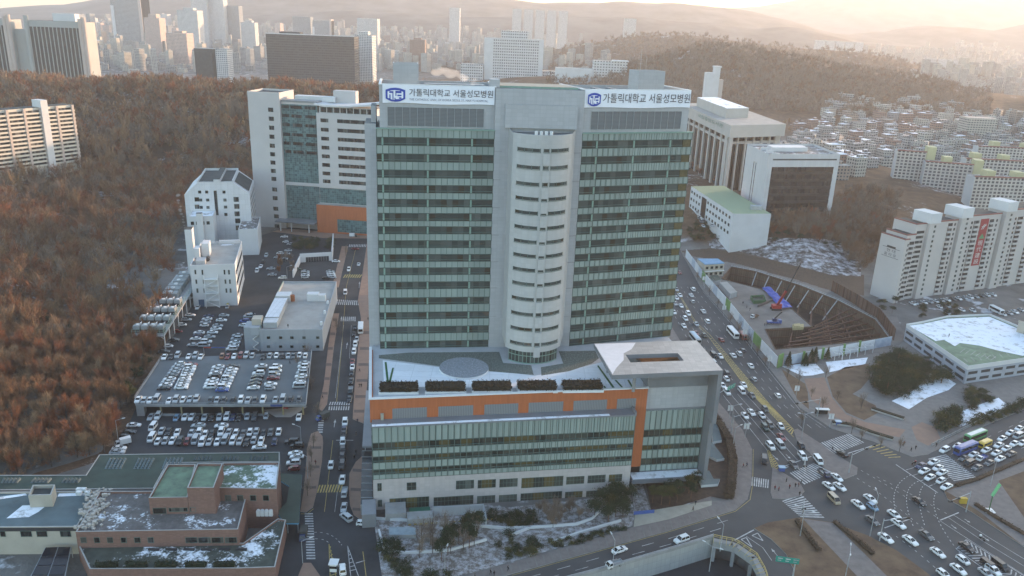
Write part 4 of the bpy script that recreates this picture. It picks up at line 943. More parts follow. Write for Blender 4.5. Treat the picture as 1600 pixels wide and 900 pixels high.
snow_roof = snowy('roof with lying snow', (0.17, 0.18, 0.17), 0.75, 0.12)
snow_half = snowy('roof with half melted snow', (0.2, 0.19, 0.185), 0.42, 0.2)
def xy(p): return (p[0], p[1])
def parapet_block(name, par, fr, a0, a1, o0, o1, z0, z1, wm, rm, ph=0.9, pt=0.35, coping=None):
    """walls with a roof sunk behind a parapet: one wall mesh and one roof mesh"""
    mb = MB()
    c = [fr.p(a0, o0), fr.p(a1, o0), fr.p(a1, o1), fr.p(a0, o1)]; c = [xy(p) for p in c]
    i_ = [xy(fr.p(a0 + pt, o0 + pt)), xy(fr.p(a1 - pt, o0 + pt)), xy(fr.p(a1 - pt, o1 - pt)), xy(fr.p(a0 + pt, o1 - pt))]
    u = 0
    for k in range(4):
        u += mb.wall(c[k], c[(k + 1) % 4], z0, z1, 0, u); mb.wall(i_[(k + 1) % 4], i_[k], z1 - ph, z1, 0)
        k2 = (k + 1) % 4; mb.face([(*c[k], z1), (*c[k2], z1), (*i_[k2], z1), (*i_[k], z1)], 1)
    wl_ = part(name, mb, [wm, coping or wm], par)
    mb = MB(); mb.cap(i_, z1 - ph); part('roof', mb, rm, wl_)
    return wl_
# ---- annex with teal glass and orange entrance
fA, LA = frame2(G2(395, 352), G2(590, 366))
ax = thing('annex_building', 'pale hospital annex with teal glass strip, orange entrance block and side canopy', 'hospital', fA.p(45, 10, 0))
lw_ = parapet_block('wall', ax, fA, 3.2, 24.5, -1.5, 22, 0, 88.8, annex_w, roof_d, 1.2, .5, white_plain)
for v, x in zip((171.5, 185.5, 199.5, 213.5, 227.6, 241, 254, 267, 279.5, 296, 309.5, 326, 338, 353.5), (423, 424, 424.5, 425, 425.5, 426, 426.5, 427, 428, 429, 430, 431, 432, 433)):
    a, z = fA.hit(x, v, -1.5); win('window', lw_, fA, a - 1.6, a + 1.6, z - 1.25, z + 1.25, -1.53, darkwin)
mb = MB(); mb.fbox(fA, 24.5, 48.6, 0.5, 20, 29.4, 83.2, 0, 1); gl = part('glass_wall', mb, [annex_w, roof_l], ax)
mb = MB(); faceq(mb, fA, 24.6, 48.6, 31.4, 81.8, .44); part('glazing', mb, teal, gl)
for v in (168, 182, 196, 211, 225, 238):
    a, z = fA.hit(470, v, .4); 
    for p, q in ((25.2, 29.8), (31.2, 38.2), (40.5, 47.5)):
        mb = MB(); faceq(mb, fA, p + rng.uniform(-.5, .5), q, z - 1.0, z + 1.0, .38); part('dark_pane', mb, darkwin, gl)
mb = MB(); mb.fbox(fA, 24.5, 48.6, 1.2, 20, 0, 29.4); lg = part('lower_wall', mb, annex_w, ax)
mb = MB(); faceq(mb, fA, 24.6, 48.6, 5.4, 29.0, 1.14); part('glazing', mb, teal, lg)
mb = MB(); mb.fbox(fA, 24.5, 49, .1, 8, 83.2, 84.4); part('coping', mb, blue_grey, ax)
ww_ = parapet_block('white_wing', ax, fA, 48.7, 112, -2.0, 22, 29.6, 77.6, annex_w, roof_l, .8, .4, white_plain)
for i, v in enumerate((188, 202.5, 216.5, 230.5, 244, 257.5, 270.7, 283)):
    a, z = fA.hit(506, v, -2); win('window', ww_, fA, 51.5, 56.5, z - 1.1, z + 1.1, -2.03, darkwin); win('window', ww_, fA, 62.5, 90, z - 1.1, z + 1.1, -2.03, darkwin)
mb = MB(); mb.fbox(fA, 50, 88, 0, 16, 76.8, 81.5); tp = part('penthouse', mb, annex_w, ax)
for k in range(8): win('window', tp, fA, 51 + 4.4 * k, 54.6 + 4.4 * k, 78.0, 81.0, -.03, darkwin)
mb = MB()
zz = [(47.5, 82.4), (55, 81.6), (70, 81.9), (84, 83.4), (91, 85.0)]
for (a, z), (b, z2) in zip(zz[:-1], zz[1:]):
    P = [fA.p(a, -2.6, z), fA.p(b, -2.6, z2), fA.p(b, 14, z2), fA.p(a, 14, z)]; mb.face([p + Vector((0, 0, 1.1)) for p in P]); mb.face(P[::-1]); mb.face([P[0], P[1], P[1] + Vector((0, 0, 1.1)), P[0] + Vector((0, 0, 1.1))])
    if a == 47.5: mb.face([P[3], P[0], P[0] + Vector((0, 0, 1.1)), P[3] + Vector((0, 0, 1.1))])
    if b == 91: mb.face([P[1], P[2], P[2] + Vector((0, 0, 1.1)), P[1] + Vector((0, 0, 1.1))])
part('wing_roof', mb, white_plain, ax)
mb = MB(); mb.fbox(fA, 55, 70, 13, 19, 77, 90.5); part('lift_housing', mb, annex_w, ax)
mb = MB(); mb.fbox(fA, 30, 57, 10, 16, 83.2, 86.5); part('plant_room', mb, white_plain, ax)
mb = MB(); mb.fbox(fA, 48.65, 112, -1.4, 20, 18.9, 29.6); gb2 = part('glass_storey', mb, annex_w, ax); mb = MB(); faceq(mb, fA, 48.8, 111, 19.3, 29.2, -1.46); part('glazing', mb, teal, gb2)
mb = MB(); mb.fbox(fA, 47.6, 112, -5.5, 20, 0, 18.8, 0, 1); ob = part('orange_block', mb, [orange_m, roof_l], ax)
mb = MB(); faceq(mb, fA, 61.5, 110, 1.2, 9.8, -5.56); part('glazing', mb, teal, ob)
mb = MB(); mb.fbox(fA, 20, 47.5, -9.5, 1, 5.9, 6.7); cn = part('canopy', mb, blue_grey, ax)
for a in (23.5, 31, 43): mb = MB(); mb.bar(fA.p(a, -8.6, 0), fA.p(a, -8.6, 5.9), .35, n=8); part('column', mb, white_plain, ax)
# ---- white low hospital wing and gabled white block
fW, LW = frame2(G2(303, 480), G2(372, 477))
ZL = 21.4
lwd = thing('flat_roof_building', 'white flat roofed building with outside zigzag stair on its front wall', 'building', fW.p(10, 15, 0))
pr_ = G(393, 376, ZL); dep = fW.loc(pr_.x, pr_.y)[1]
wa = parapet_block('wall', lwd, fW, 0, LW, 0, dep, 0, ZL, white_plain, roof_l, 1.0, .35)
for r in ((304, 422, 306.5, 428), (315, 422, 317.5, 429), (349.5, 422, 352, 428.5), (356.5, 422, 359, 428.5), (305.5, 437, 308, 443), (317, 437, 319.5, 443), (351, 437, 353.5, 443), (358, 437, 360.5, 443), (307, 451, 310, 457), (318, 451, 320.5, 457), (352.5, 451, 355, 457), (359, 451, 361.5, 457)):
    (a0, z1), (a1, z0) = fW.hit(r[0], r[1]), fW.hit(r[2], r[3]); win('window', wa, fW, a0, a1, z0, z1, -.03, darkwin)
a0, z0 = fW.hit(311, 478); mb = MB(); faceq(mb, fW, a0, a0 + 2.6, 0.05, 3.8, -.03); part('door', mb, mat('blue steel door', (0.07, 0.13, 0.22), 0.5), wa)
mb = MB(); s0, s1 = 6.0, 12.2
for a in (s0, s1): mb.beam(fW.p(a, -2.2, 0), fW.p(a, -2.2, 16.5), .2, .2); mb.beam(fW.p(a, -.3, 0), fW.p(a, -.3, 16.5), .2, .2)
for k in range(5):
    z = 3.6 * k; 
    if k: mb.fbox(fW, s0, s1, -2.2, -.1, z - .08, z + .08)
    if k < 4: mb.beam(fW.p(s0 if k % 2 else s1, -1.6, z), fW.p(s1 if k % 2 else s0, -1.6, z + 3.6), .9, .2)
    if k: mb.beam(fW.p(s0, -2.25, z + 1), fW.p(s1, -2.25, z + 1), .08, .08)
part('outside_stair', mb, white_metal, lwd)
fWr = Frame(*xy(fW.p(LW, 0)), fW.ang + PI / 2)
for k, z in enumerate((4.3, 9.6, 15.2)):
    mb = MB(); faceq(mb, fWr, 1.5, dep - 2, z, z + 2.1, -.04); part('window_band', mb, darkwin, wa)
mb = MB(); mb.fbox(fW, 2.2, 6.4, 4, 10, ZL - 1, ZL + .9); part('air_handler', mb, metal, lwd)
mb = MB(); mb.bar(fW.p(6.9, 9, ZL), fW.p(6.9, 12, ZL), 1.1, n=12); part('air_handler', mb, dark_metal, lwd)
mb = MB(); mb.fbox(fW, 0.2, 2.8, 14, 20, ZL - 1, ZL + 4.2); part('stair_head', mb, white_plain, lwd); mb = MB(); mb.fbox(fW, 3.6, 7.0, 18, 25, ZL - 1, ZL + 5.6); part('stair_head', mb, white_plain, lwd)
mb = MB(); mb.fbox(fW, -4.4, -1.0, 22, 28, 0, ZL + 12, 0, 1); part('boiler_shaft', mb, [white_plain, roof_d], lwd)
mb = MB(); mb.fbox(fW, LW * .45, LW * .95, dep - 1.6, dep - .4, ZL - .98, ZL + .9); part('roof_step', mb, white_plain, lwd)
mb = MB(); mb.sheet([xy(fW.p(a, o)) for a, o in ((10, dep - 4), (13, dep - 4.6), (17, dep - 3.5), (16.5, dep - 2.6), (11, dep - 2.8))], z=ZL - .97); part('roof_snow', mb, snow, lwd)
# gabled block behind
pg = G(388, 383, 0.0); fG = Frame(pg.x, pg.y, fW.ang)
gl_, zc = fG.hit(288, 304); gr_, zc2 = fG.hit(390, 303); t0_, zt = fG.hit(308, 286); t1_, zt2 = fG.hit(364, 285)
zc = (zc + zc2) / 2; zt = (zt + zt2) / 2
gd = 40.0
gab = thing('gabled_building', 'white chamfered block with dark roof troughs and steam beside it', 'building', fG.p((gl_ + gr_) / 2, gd / 2, 0))
mb = MB()
prof = [(gl_, 0), (gr_, 0), (gr_, zc), (t1_, zt), (t0_, zt), (gl_, zc)]
F_ = [fG.p(a, 0, z) for a, z in prof]; B_ = [fG.p(a, gd, z) for a, z in prof]
def puv(prof): return [(a, z) for a, z in prof]
mb.face(F_, 0, puv(prof)); mb.face(B_[::-1], 0, puv(prof[::-1]))
mb.wall(xy(F_[1]), xy(B_[1]), 0, zc); mb.wall(xy(B_[0]), xy(F_[0]), 0, zc)
for k in (2, 4): mb.face([F_[k], B_[k], B_[(k + 1) % 6], F_[(k + 1) % 6]], 0)
mb.face([F_[3], B_[3], B_[4], F_[4]], 1)
gw = part('wall', mb, [white_pan, roof_d], gab)
mb = MB(); mb.fbox(fG, t0_, t0_ + .5, -.02, gd, zt + .02, zt + 1.4); mb.fbox(fG, t1_ - .5, t1_, -.02, gd, zt + .02, zt + 1.4); mb.fbox(fG, t0_ + .5, t1_ - .5, -.02, .5, zt + .02, zt + .6); mb.fbox(fG, t0_ + .5, t1_ - .5, gd - .5, gd, zt + .02, zt + 1.4); part('parapet', mb, white_plain, gab)
tm = (t0_ + t1_) / 2
mb = MB(); mb.fbox(fG, tm - .8, tm + 2.8, -.3, gd - 1, zt + .03, zt + 2.0, 0, 1); part('roof_spine', mb, [white_plain, roof_d], gab)
mb = MB(); P = [fG.p(t1_ + .6, 4, zt - .5), fG.p(gr_ - .6, 4, zc + .6), fG.p(gr_ - .6, gd - 4, zc + .6), fG.p(t1_ + .6, gd - 4, zt - .5)]; mb.face([p + Vector((0, 0, .35)) for p in P]); part('roof_trough', mb, roof_d, gab)
for u, v, s in ((312, 300, .8), (323, 300, .8), (350, 300, .8), (307.5, 311.5, 1.2), (313.5, 312.5, .8), (324.5, 312.5, .8), (351.5, 312.5, .8), (369, 311.5, 1.4), (308, 323, 1.2), (314.5, 324, .8), (325, 324, .8), (352.5, 323.5, .8), (370, 322.5, 1.4), (309.5, 334, 1.2), (315.5, 335, .8), (326.5, 335, .8), (353, 335, .8), (370.5, 334, 1.4), (371.5, 345, 1.4), (372.5, 356, 1.4)):
    a, z = fG.hit(u, v); win('window', gw, fG, a - s, a + s, z - s, z + s, -.03, darkwin)
(a0, z1), (a1, z0) = fG.hit(334, 298), fG.hit(341.5, 336); win('window', gw, fG, a0, a1, z0, z1, -.03, darkwin)
fGr = Frame(*xy(F_[1]), fG.ang + PI / 2)
for k in range(5):
    mb = MB(); z = zc - 5.0 - 3.7 * k
    for j in range(12): faceq(mb, fGr, 3 + 3.0 * j, 5 + 3.0 * j, z, z + 1.7, -.05)
    part('window_band', mb, darkwin, gw)
# lower white piece with round corner in front of the gabled block
mb = MB(); fl2 = fG; parapet_block('front_wing', gab, fG, gl_ + 3.5, gl_ + 17, -16, -.05, 0, zc - 9.5, white_plain, snow_roof, .8, .3)
mb = MB(); mb.fbox(fG, gl_ + 8.2, gl_ + 11.5, -19, -16.05, 0, zc - 7.2, 0, 1); part('stair_tower', mb, [white_plain, roof_d], gab)
for k in range(4): win('window', gw, fG, gl_ + 4.6 + 2.9 * k, gl_ + 6.2 + 2.9 * k, zc - 14.5, zc - 12.7, -16.05, darkwin)
p0 = fG.p(gl_ - .5, -6, zc - 19); puff('steam', (p0, p0 + Vector((-3.2, 1, 20))), .9, 1.3, 'thin steam rising along the left wall of the white chamfered block')
# right low extension along the lane
mb = MB(); parapet_block('lane_wing', gab, fG, gr_ - 6, gr_ + 4.8, -22, 8, 0, 16, white_plain, snow_half, .8, .3)
# ---- grey hall with outdoor units
fH, LH = frame2(G2(412, 549), G2(505, 548)); ZH = 10.0; dH = fH.loc(*G2(523, 475))[1]
hall = thing('grey_hall', 'blue grey two storey hall with wide pale empty roof beside the left road', 'building', fH.p(12, 25, 0))
wh = parapet_block('wall', hall, fH, -1.2, LH, 0, dH + 6, 0, ZH, grey_pan, roof_l, .7, .3)
for v in (527.5, 541.5):
    for u in (419.5, 438.5, 456, 475, 496.5):
        a, z = fH.hit(u, v); win('window', wh, fH, a - .6, a + .6, z - .5, z + .5, -.03, darkwin)
(a0, _), (a1, _) = fH.hit(392, 530), fH.hit(410, 530)
mb = MB(); mb.fbox(fH, a0 - 3, -1.3, 1.5, 9, 0, ZH + .5); mb.fbox(fH, a0, -1.3, 0, 1.45, 7.5, ZH + 1.0); sw = part('stair_wing', mb, grey_pan, hall)
mb = MB()
for k in range(4): z = 1.8 * k; mb.beam(fH.p(a0 + .6 if k % 2 else -2, .7, z), fH.p(-2 if k % 2 else a0 + .6, .7, z + 1.8), .9, .18)
part('outside_stair', mb, white_metal, hall)
mb = MB(); mb.fbox(fH, a0, -1.0, 4, 9, ZH + .5, ZH + 3.2); part('stair_head', mb, cream, hall)
la, lo = -.2, 6.3
mb = MB(); mb.fbox(fH, la, la + 5.8, 9, 28, ZH - .65, ZH + 2.4, 0, 1); mb.fbox(fH, la, la + 5.8, 28.05, 34, ZH - .65, ZH + 2.2, 0, 1); ou = part('unit_housing', mb, [metal, panels('white unit lids', (.6, .62, .66), 2.0, 1.4, .1, .6)], hall)
mb = MB(); mb.fbox(fH, la, la + 5.8, 3.5, 8.9, ZH - .65, ZH + 1.9, 0, 1); part('unit_housing', mb, [metal, panels('pale unit lids', (.55, .56, .58), 3, 1.4, .1, .6)], hall)
mb = MB(); mb.fbox(fH, la, la + 6.5, 36, 42, ZH - .65, ZH + 2.6); part('plant_room', mb, white_plain, hall)
mb = MB(); mb.fbox(fH, 14, 19.3, 37, 41, ZH - .65, ZH + 2.9); pr2 = part('plant_room', mb, white_plain, hall); mb = MB(); mb.fbox(fH, 19.35, 22.5, 37, 40, ZH - .65, ZH + 2.4); part('plant_room', mb, white_plain, hall)
mb = MB(); mb.bar(fH.p(7.6, 36, ZH), fH.p(7.6, 36, ZH + 3), 1.0, n=12); part('water_tank', mb, mat('rusty tank', (.3, .1, .04), .8), hall)
for o in (6, 20, 33): mb = MB(); mb.fbox(fH, LH - 1.6, LH - .7, o, o + 1.2, ZH - .65, ZH + .9); part('roof_fan', mb, white_metal, hall)
mb = MB(); mb.beam(fH.p(-1.2, .2, ZH + .15), fH.p(-1.2, dH + 6, ZH + .15), .25, .3); part('green_rail', mb, greenframe, hall)
# ---- cooling platform over the car park edge
ZP = 6.9
pf0, pf1 = G2(206, 525, ZP), G2(256, 525, ZP); fC, LC = frame2(pf0, pf1)
pe = G(300, 455, ZP); dC = fC.loc(pe.x, pe.y)[1]
lean = fC.loc(pe.x, pe.y)[0] - LC
plat = thing('steel_platform', 'raised steel platform on posts carrying rows of cooling units by the wood', 'platform', fC.p(LC / 2, dC / 2, 0))
sk = lambda a, o, z: fC.p(a + lean * o / dC, o, z)
def skbox(mb, a0, a1, o0, o1, z0, z1, m=0, tm=None): return mb.prism([xy(sk(a0, o0, 0)), xy(sk(a1, o0, 0)), xy(sk(a1, o1, 0)), xy(sk(a0, o1, 0))], z0, z1, m, tm)
mb = MB(); skbox(mb, 0, LC, 0, dC + 26, ZP - .5, ZP); part('deck', mb, metal, plat)
for k in range(9):
    mb = MB(); o = 2 + k * (dC + 20) / 9; mb.beam(sk(LC - .4, o, 0), sk(LC - .4, o, ZP - .5), .35, .35)
    if k == 0: mb.beam(sk(LC - .4, o, ZP - 2.4), sk(LC - 2.6, o, ZP - .5), .2, .2)
    part('post', mb, white_metal, plat)
mb = MB(); mb.beam(sk(4, 2, -2), sk(4, 2, ZP - .5), .35, .35); mb.beam(sk(4, 2, ZP - 2.4), sk(6.2, 2, ZP - .5), .2, .2); mb.beam(sk(4, 2, ZP - 2.4), sk(1.8, 2, ZP - .5), .2, .2); part('post', mb, white_metal, plat)
mb = MB()
for z in (ZP + .9, ZP + 1.9, ZP + 2.8): mb.beam(sk(0, 0.1, z), sk(LC, 0.1, z), .09, .09); mb.beam(sk(LC - .05, 0, z), sk(LC - .05, dC + 26, z), .09, .09)
for k in range(9): mb.beam(sk(LC * k / 8, .1, ZP), sk(LC * k / 8, .1, ZP + 2.8), .09, .09)
for k in range(26): o = k * (dC + 26) / 25; mb.beam(sk(LC - .05, o, ZP), sk(LC - .05, o, ZP + 2.8), .09, .09)
part('railing', mb, greenframe, plat)
unit_m = mat('pale unit casing', (.3, .315, .315), .6, .1, .5)
u0 = thing('cooling_unit', 'x', 'cooling unit', (0, 0, 0), 'cooling units on the steel platform')
mb = MB(); uw, ud = LC / 4 - .5, 3.6
mb.box(-uw / 2, uw / 2, 0, ud, 1.7, 3.0); mb.box(-uw / 2 + .1, uw / 2 - .1, .1, ud - .1, 3.0, 3.25); part('casing', mb, unit_m, u0)
mb = MB(); mb.box(-uw / 2 + .12, uw / 2 - .12, .12, ud - .1, .05, 1.7); part('intake_grille', mb, dark_metal, u0)
mb = MB(); mb.bar((0, ud / 2, 3.25), (0, ud / 2, 3.5), .6, n=12); part('fan_hood', mb, white_metal, u0)
mb = MB(); mb.bar((.6, ud - .3, 3.1), (.6, ud + 1.6, 3.1), .18); part('pipe', mb, white_metal, u0)
ords = ['first', 'second', 'third', 'fourth']
rows_ = [3.2, 13.8, 24.6, 35.5]
firstu = True
for r, o in enumerate(rows_):
    for k in range(4):
        if r == 3 and k == 0: continue
        c = u0 if firstu else copy_tree(u0); firstu = False
        q = sk(LC * (k + .5) / 4 - .5, o, ZP); c.location = q; c.rotation_euler.z = fC.ang
        c['label'] = f'pale cooling unit, {ords[k]} from the left in the {("front", "second", "third", "rear")[r]} row on the platform'
for k in range(6):
    mb = MB(); skbox(mb, 2.0 if k < 3 else 3, LC - 4.2, 45 + 6 * k, 49.5 + 6 * k, ZP + .01, ZP + 3.2 + .2 * (k % 2)); uu = thing('condenser', f'box condenser on the far end of the platform, {("nearest", "second nearest", "third nearest", "fourth nearest", "fifth nearest", "farthest")[k]} to the cooling units', 'condenser', sk(4, 47 + 6 * k, ZP), 'condensers at the platform end'); part('casing', mb, unit_m, uu)
    mb = MB(); p = sk(5.5, 47 + 6 * k, ZP + 3.2); mb.bar(p, p + Vector((0, 0, .6)), .9, n=10); part('fan_hood', mb, white_metal, uu)
# ---- parking deck
ZD = 4.4
dk = [G2(211, 622, ZD), G2(212, 633, ZD), G2(478, 633, ZD), G2(487, 549, ZD), G2(252, 560, ZD)]
dc = thing('parking_deck', 'wide grey car park deck on concrete columns left of the road', 'parking deck', (sum(p[0] for p in dk) / 5, sum(p[1] for p in dk) / 5, 0))
deck_m = mat('grey deck coating', (0.125, 0.145, 0.16), 0.7, 0.16, 0.07)
mb = MB(); mb.prism(dk, ZD - .7, ZD, 0, 1); part('slab', mb, [concrete, deck_m], dc)
mb = MB()
for a, b in ((dk[1], dk[2]), (dk[2], dk[3]), (dk[4], dk[0]), (dk[0], dk[1])): mb.beam((*a, ZD + .1), (*b, ZD + .1), .3, .4)
part('kerb', mb, concrete, dc)
mb = MB()
for a, b in ((dk[1], dk[2]), (dk[2], dk[3]), (dk[4], dk[0])):
    for z in (.7, 1.1): mb.beam((*a, ZD + z), (*b, ZD + z), .06, .06)
    n = int(math.dist(a, b) / 3)
    for i in range(n + 1): q = lerp2(a, b, i / n); mb.beam((*q, ZD), (*q, ZD + 1.1), .06, .06)
part('railing', mb, metal, dc)
colm = mat('yellow banded column', (0.35, 0.29, 0.16), 0.7, 0.15, 1)
for j in range(4):
    for i in range(9):
        q = lerp2(lerp2(dk[1], dk[2], .02 + .96 * i / 8), lerp2(dk[4], dk[3], .02 + .96 * i / 8), .02 + .3 * j)
        mb = MB(); mb.box(q[0] - .25, q[0] + .25, q[1] - .25, q[1] + .25, 0.02, ZD - .7); part('column', mb, colm, dc)
mb = MB(); w0 = lerp2(dk[1], dk[2], 0.0); mb.prism([w0, lerp2(dk[1], dk[2], .045), lerp2(lerp2(dk[1], dk[2], .045), dk[4], .1), lerp2(w0, dk[4], .1)], 0.02, ZD - .72); part('end_wall', mb, concrete, dc)
mb = MB(); b0, b1 = lerp2(dk[1], dk[2], .1), lerp2(dk[1], dk[2], .74); bk0, bk1 = lerp2(b0, dk[4], .12), lerp2(b1, dk[3], .12); mb.prism([b0, b1, (b1[0], b1[1] + .3), (b0[0], b0[1] + .3)], .02, .9); part('low_wall', mb, concrete, dc)
q0, q1 = G2(431, 652), G2(455, 652); mb = MB(); mb.sheet([q0, q1, lerp2(dk[2], dk[3], .15), lerp2(lerp2(dk[1], dk[2], .83), dk[4], .12)], z=.06); part('ramp', mb, concrete, dc)
sgn = MB(); p = lerp2(dk[1], dk[2], .84); fr_, _ = frame2(dk[1], dk[2]); a_ = fr_.loc(*p)[0]
mb = MB(); mb.fbox(fr_, a_ - 3, a_ + 1.2, -.25, -.16, ZD - .5, ZD + .35); part('blue_sign', mb, mat('blue sign', (.05, .08, .22), .5), dc)
mb = MB(); mb.fbox(fr_, a_ + 1.4, a_ + 3.2, -.25, -.16, ZD - 1.3, ZD - .9); part('red_sign', mb, mat('red sign', (.4, .05, .04), .5), dc)
# ---- bottom left brick group
def rblock(name, par, px, z, z0, wm, rm, ph=.7, pt=.35):
    """block given by its roof outline as seen"""
    poly = P2(px, z); ar = sum(poly[i - 1][0] * poly[i][1] - poly[i][0] * poly[i - 1][1] for i in range(len(poly)))
    if ar < 0: poly = poly[::-1]
    cx, cy_ = sum(p[0] for p in poly) / len(poly), sum(p[1] for p in poly) / len(poly)
    n = len(poly); inn = []
    for i in range(n):
        a, b, c = Vector(poly[i - 1]), Vector(poly[i]), Vector(poly[(i + 1) % n]); e1, e2 = (b - a).normalized(), (c - b).normalized(); n1, n2 = Vector((-e1.y, e1.x)), Vector((-e2.y, e2.x)); k = n1 + n2; k = k / max(.3, k.dot(n1)); inn.append(tuple(b + k * pt))
    mb = MB(); u = 0
    for i in range(n):
        j = (i + 1) % n; u += mb.wall(poly[i], poly[j], z0, z, 0, u); mb.wall(inn[j], inn[i], z - ph, z, 0); mb.face([(*poly[i], z), (*poly[j], z), (*inn[j], z), (*inn[i], z)], 1)
    wl_ = part(name, mb, [wm, kerbm], par); mb = MB(); mb.sheet(inn, z=z - ph); part('roof', mb, rm, wl_); return wl_
bb = thing('brick_building', 'red brown brick building with stepped green and snowy roofs near the left road', 'building', (*G2(280, 820, 0), 0))
main_w = rblock('wall', bb, [(118, 831), (156, 767), (236, 767), (236, 770), (434, 776), (384, 786), (372, 827)][:3] + [(240, 767), (386, 772), (372, 827)], 9.5, 0, brick, snowy('dirty roof with snow', (0.17, 0.155, 0.15), .38, .13))
fB, LB = frame2(G2(118, 831, 9.5), G2(372, 827, 9.5))
for u0, u1 in ((126, 135), (147, 156), (167.5, 176.5), (189, 198), (210, 219.5), (231, 240), (290, 308), (310, 329), (331, 349), (352, 370)):
    (a0, z1), (a1, z0) = fB.hit(u0, 840), fB.hit(u1, 847.5); win('window', main_w, fB, a0, a1, z0, z1, -.03, darkwin)
up_w = rblock('upper_block', bb, [(232, 778), (262, 725), (306, 725), (293, 777)], 14, 8.6, brick, roof_g)
tw_w = rblock('stair_tower', bb, [(292, 762), (308, 724), (348, 724), (334, 762)], 17, 8.6, brick, roof_g)
rt_w = rblock('rear_block', bb, [(334, 762), (348, 723), (437, 722), (432, 764)], 13, 0, brick, snowy('green roof with snow', (0.16, 0.22, 0.155), .5, .12))
fU, LU = frame2(G2(232, 778, 14), G2(293, 777, 14))
for u0, u1, v0, v1 in ((239, 260, 794, 802), (264, 293, 794, 798.5), (297, 306, 793, 799)):
    (a0, z1), (a1, z0) = fU.hit(u0, v0), fU.hit(u1, v1); win('window', up_w, fU, a0, a1, z0, z1, -.03, darkwin)
fT, LT = frame2(G2(334, 762, 13), G2(432, 764, 13))
for u in (352, 371, 391, 411): (a0, z1), (a1, z0) = fT.hit(u, 774), fT.hit(u + 9, 782); win('window', rt_w, fT, a0, a1, z0, z1, -.03, darkwin)
ter = rblock('terrace_block', bb, [(140, 889), (122, 851), (380, 848), (434, 810), (447, 812), (430, 886), (372, 888)], 5, 0, brick, snowy('green terrace with snow', (0.085, 0.095, 0.08), .5, .11), .5)
fE, LE = frame2(G2(140, 889, 5), G2(372, 888, 5))
mb = MB()
for k in range(5): leafy_box(mb, fE, 1 + k * LE / 5, LE / 5 * (k + 1) - 1, .6, 2.2, 4.6, 5.9, 260, .4)
part('planter_hedge', mb, mat('evergreen hedge', (0.03, 0.042, 0.022), 0.95, .3, 1.5), ter)
mb = MB(); 
for k in range(6): p = fE.p(LE * .35 + k * 4.5, 8, 4.55); mb.box(p.x - 1.4, p.x + 1.4, p.y - .3, p.y + .3, 4.55, 5.0)
part('bench', mb, dark_metal, ter)
for k in range(4): mb = MB(); p = G(404 + 6.5 * k, 803, 5); mb.box(p.x - .5, p.x + .5, p.y - .5, p.y + .5, 4.5, 6.2); mb.bar((p.x, p.y, 6.2), (p.x, p.y, 6.4), .4, n=10); part('air_conditioner', mb, white_metal, bb)
rub = MB()
for k in range(150):
    t = rng.random(); u, v = 150 + rng.gauss(0, 9) - 20 * (t - .3), 790 + (t - .4) * 62; p = G(u, v, 8.9); s = rng.uniform(.25, .7); h = rng.uniform(.2, .9)
    q = [(p.x + s * math.cos(a + t * 9) * rng.uniform(.6, 1.2), p.y + s * math.sin(a + t * 9) * rng.uniform(.6, 1.2)) for a in (0, 1.5, 3, 4.6)]; rub.prism(q, 8.82, 8.85 + h)
part('insulation_scraps', rub, mat('pale insulation', (.52, .47, .42), .9, .2, 2), main_w)
gr = thing('canopy_roof_building', 'long dark green roofed hall with square skylights behind the brick building', 'building', (*G2(220, 735, 5), 0))
ga = rblock('wall', gr, [(-60, 766), (-60, 742), (134, 742), (155, 710), (437, 706), (437, 721), (262, 723), (240, 763)], 7, 0, concrete, roof_dg, .15, .3)
for px in ([(162, 733), (170, 716), (199, 716), (190, 733)], [(207, 733), (215, 716), (243, 716), (234, 733)], [(251, 733), (258, 716), (288, 715), (280, 733)], [(301, 719), (303, 715), (332, 714), (330, 719)], [(344, 719), (346, 714), (375, 714), (373, 719)], [(388, 719), (390, 714), (420, 713), (418, 719)], [(0, 755), (4, 748), (34, 748), (28, 755)], [(46, 755), (52, 748), (82, 748), (76, 755)], [(94, 755), (99, 748), (128, 748), (123, 755)]):
    q = P2(px, 6.95); mb = MB()
    n = 5
    for i in range(n):
        for j in range(n):
            c = [lerp2(lerp2(q[0], q[3], (i + a) / n), lerp2(q[1], q[2], (i + a) / n), (j + b) / n) for a, b in ((.1, .1), (.9, .1), (.9, .9), (.1, .9))]; cx = sum(p[0] for p in c) / 4, sum(p[1] for p in c) / 4
            for k in range(4): mb.face([(*c[k], 6.9), (*c[(k + 1) % 4], 6.9), (*cx, 7.6)])
    part('skylight', mb, mat('skylight glass', (.13, .17, .18), .25) if 'skylight glass' not in MAT else MAT['skylight glass'], ga)
lb = thing('grey_roof_building', 'grey roofed low building with cream roof house at the left edge', 'building', (*G2(60, 800, 4), 0))
la_ = rblock('wall', lb, [(-60, 824), (-60, 769), (155, 767), (120, 823)], 8.5, 0, cream, roof_blue, .4, .4)
fl_, LLb = frame2(G2(-60, 824, 8.5), G2(120, 823, 8.5))
for u0, u1 in ((0, 9), (32, 50), (57, 74), (94, 111)): (a0, z1), (a1, z0) = fl_.hit(u0, 830), fl_.hit(u1, 838); win('window', la_, fl_, a0, a1, z0, z1, -.03, darkwin)
mb = MB(); mb.fbox(fl_, 0, LLb, -.06, -.01, 7.2, 8.3); part('dark_band', mb, dark_metal, la_)
rblock('roof_house', lb, [(44, 774), (51, 757.5), (86, 757), (80, 773)], 12, 8.2, cream, roof_d, 1.0)
mb = MB(); mb.sheet(P2([(10, 810), (35, 790), (75, 788), (60, 800), (45, 808), (30, 809)], 8.1), z=8.13); part('roof_snow', mb, snow, lb)
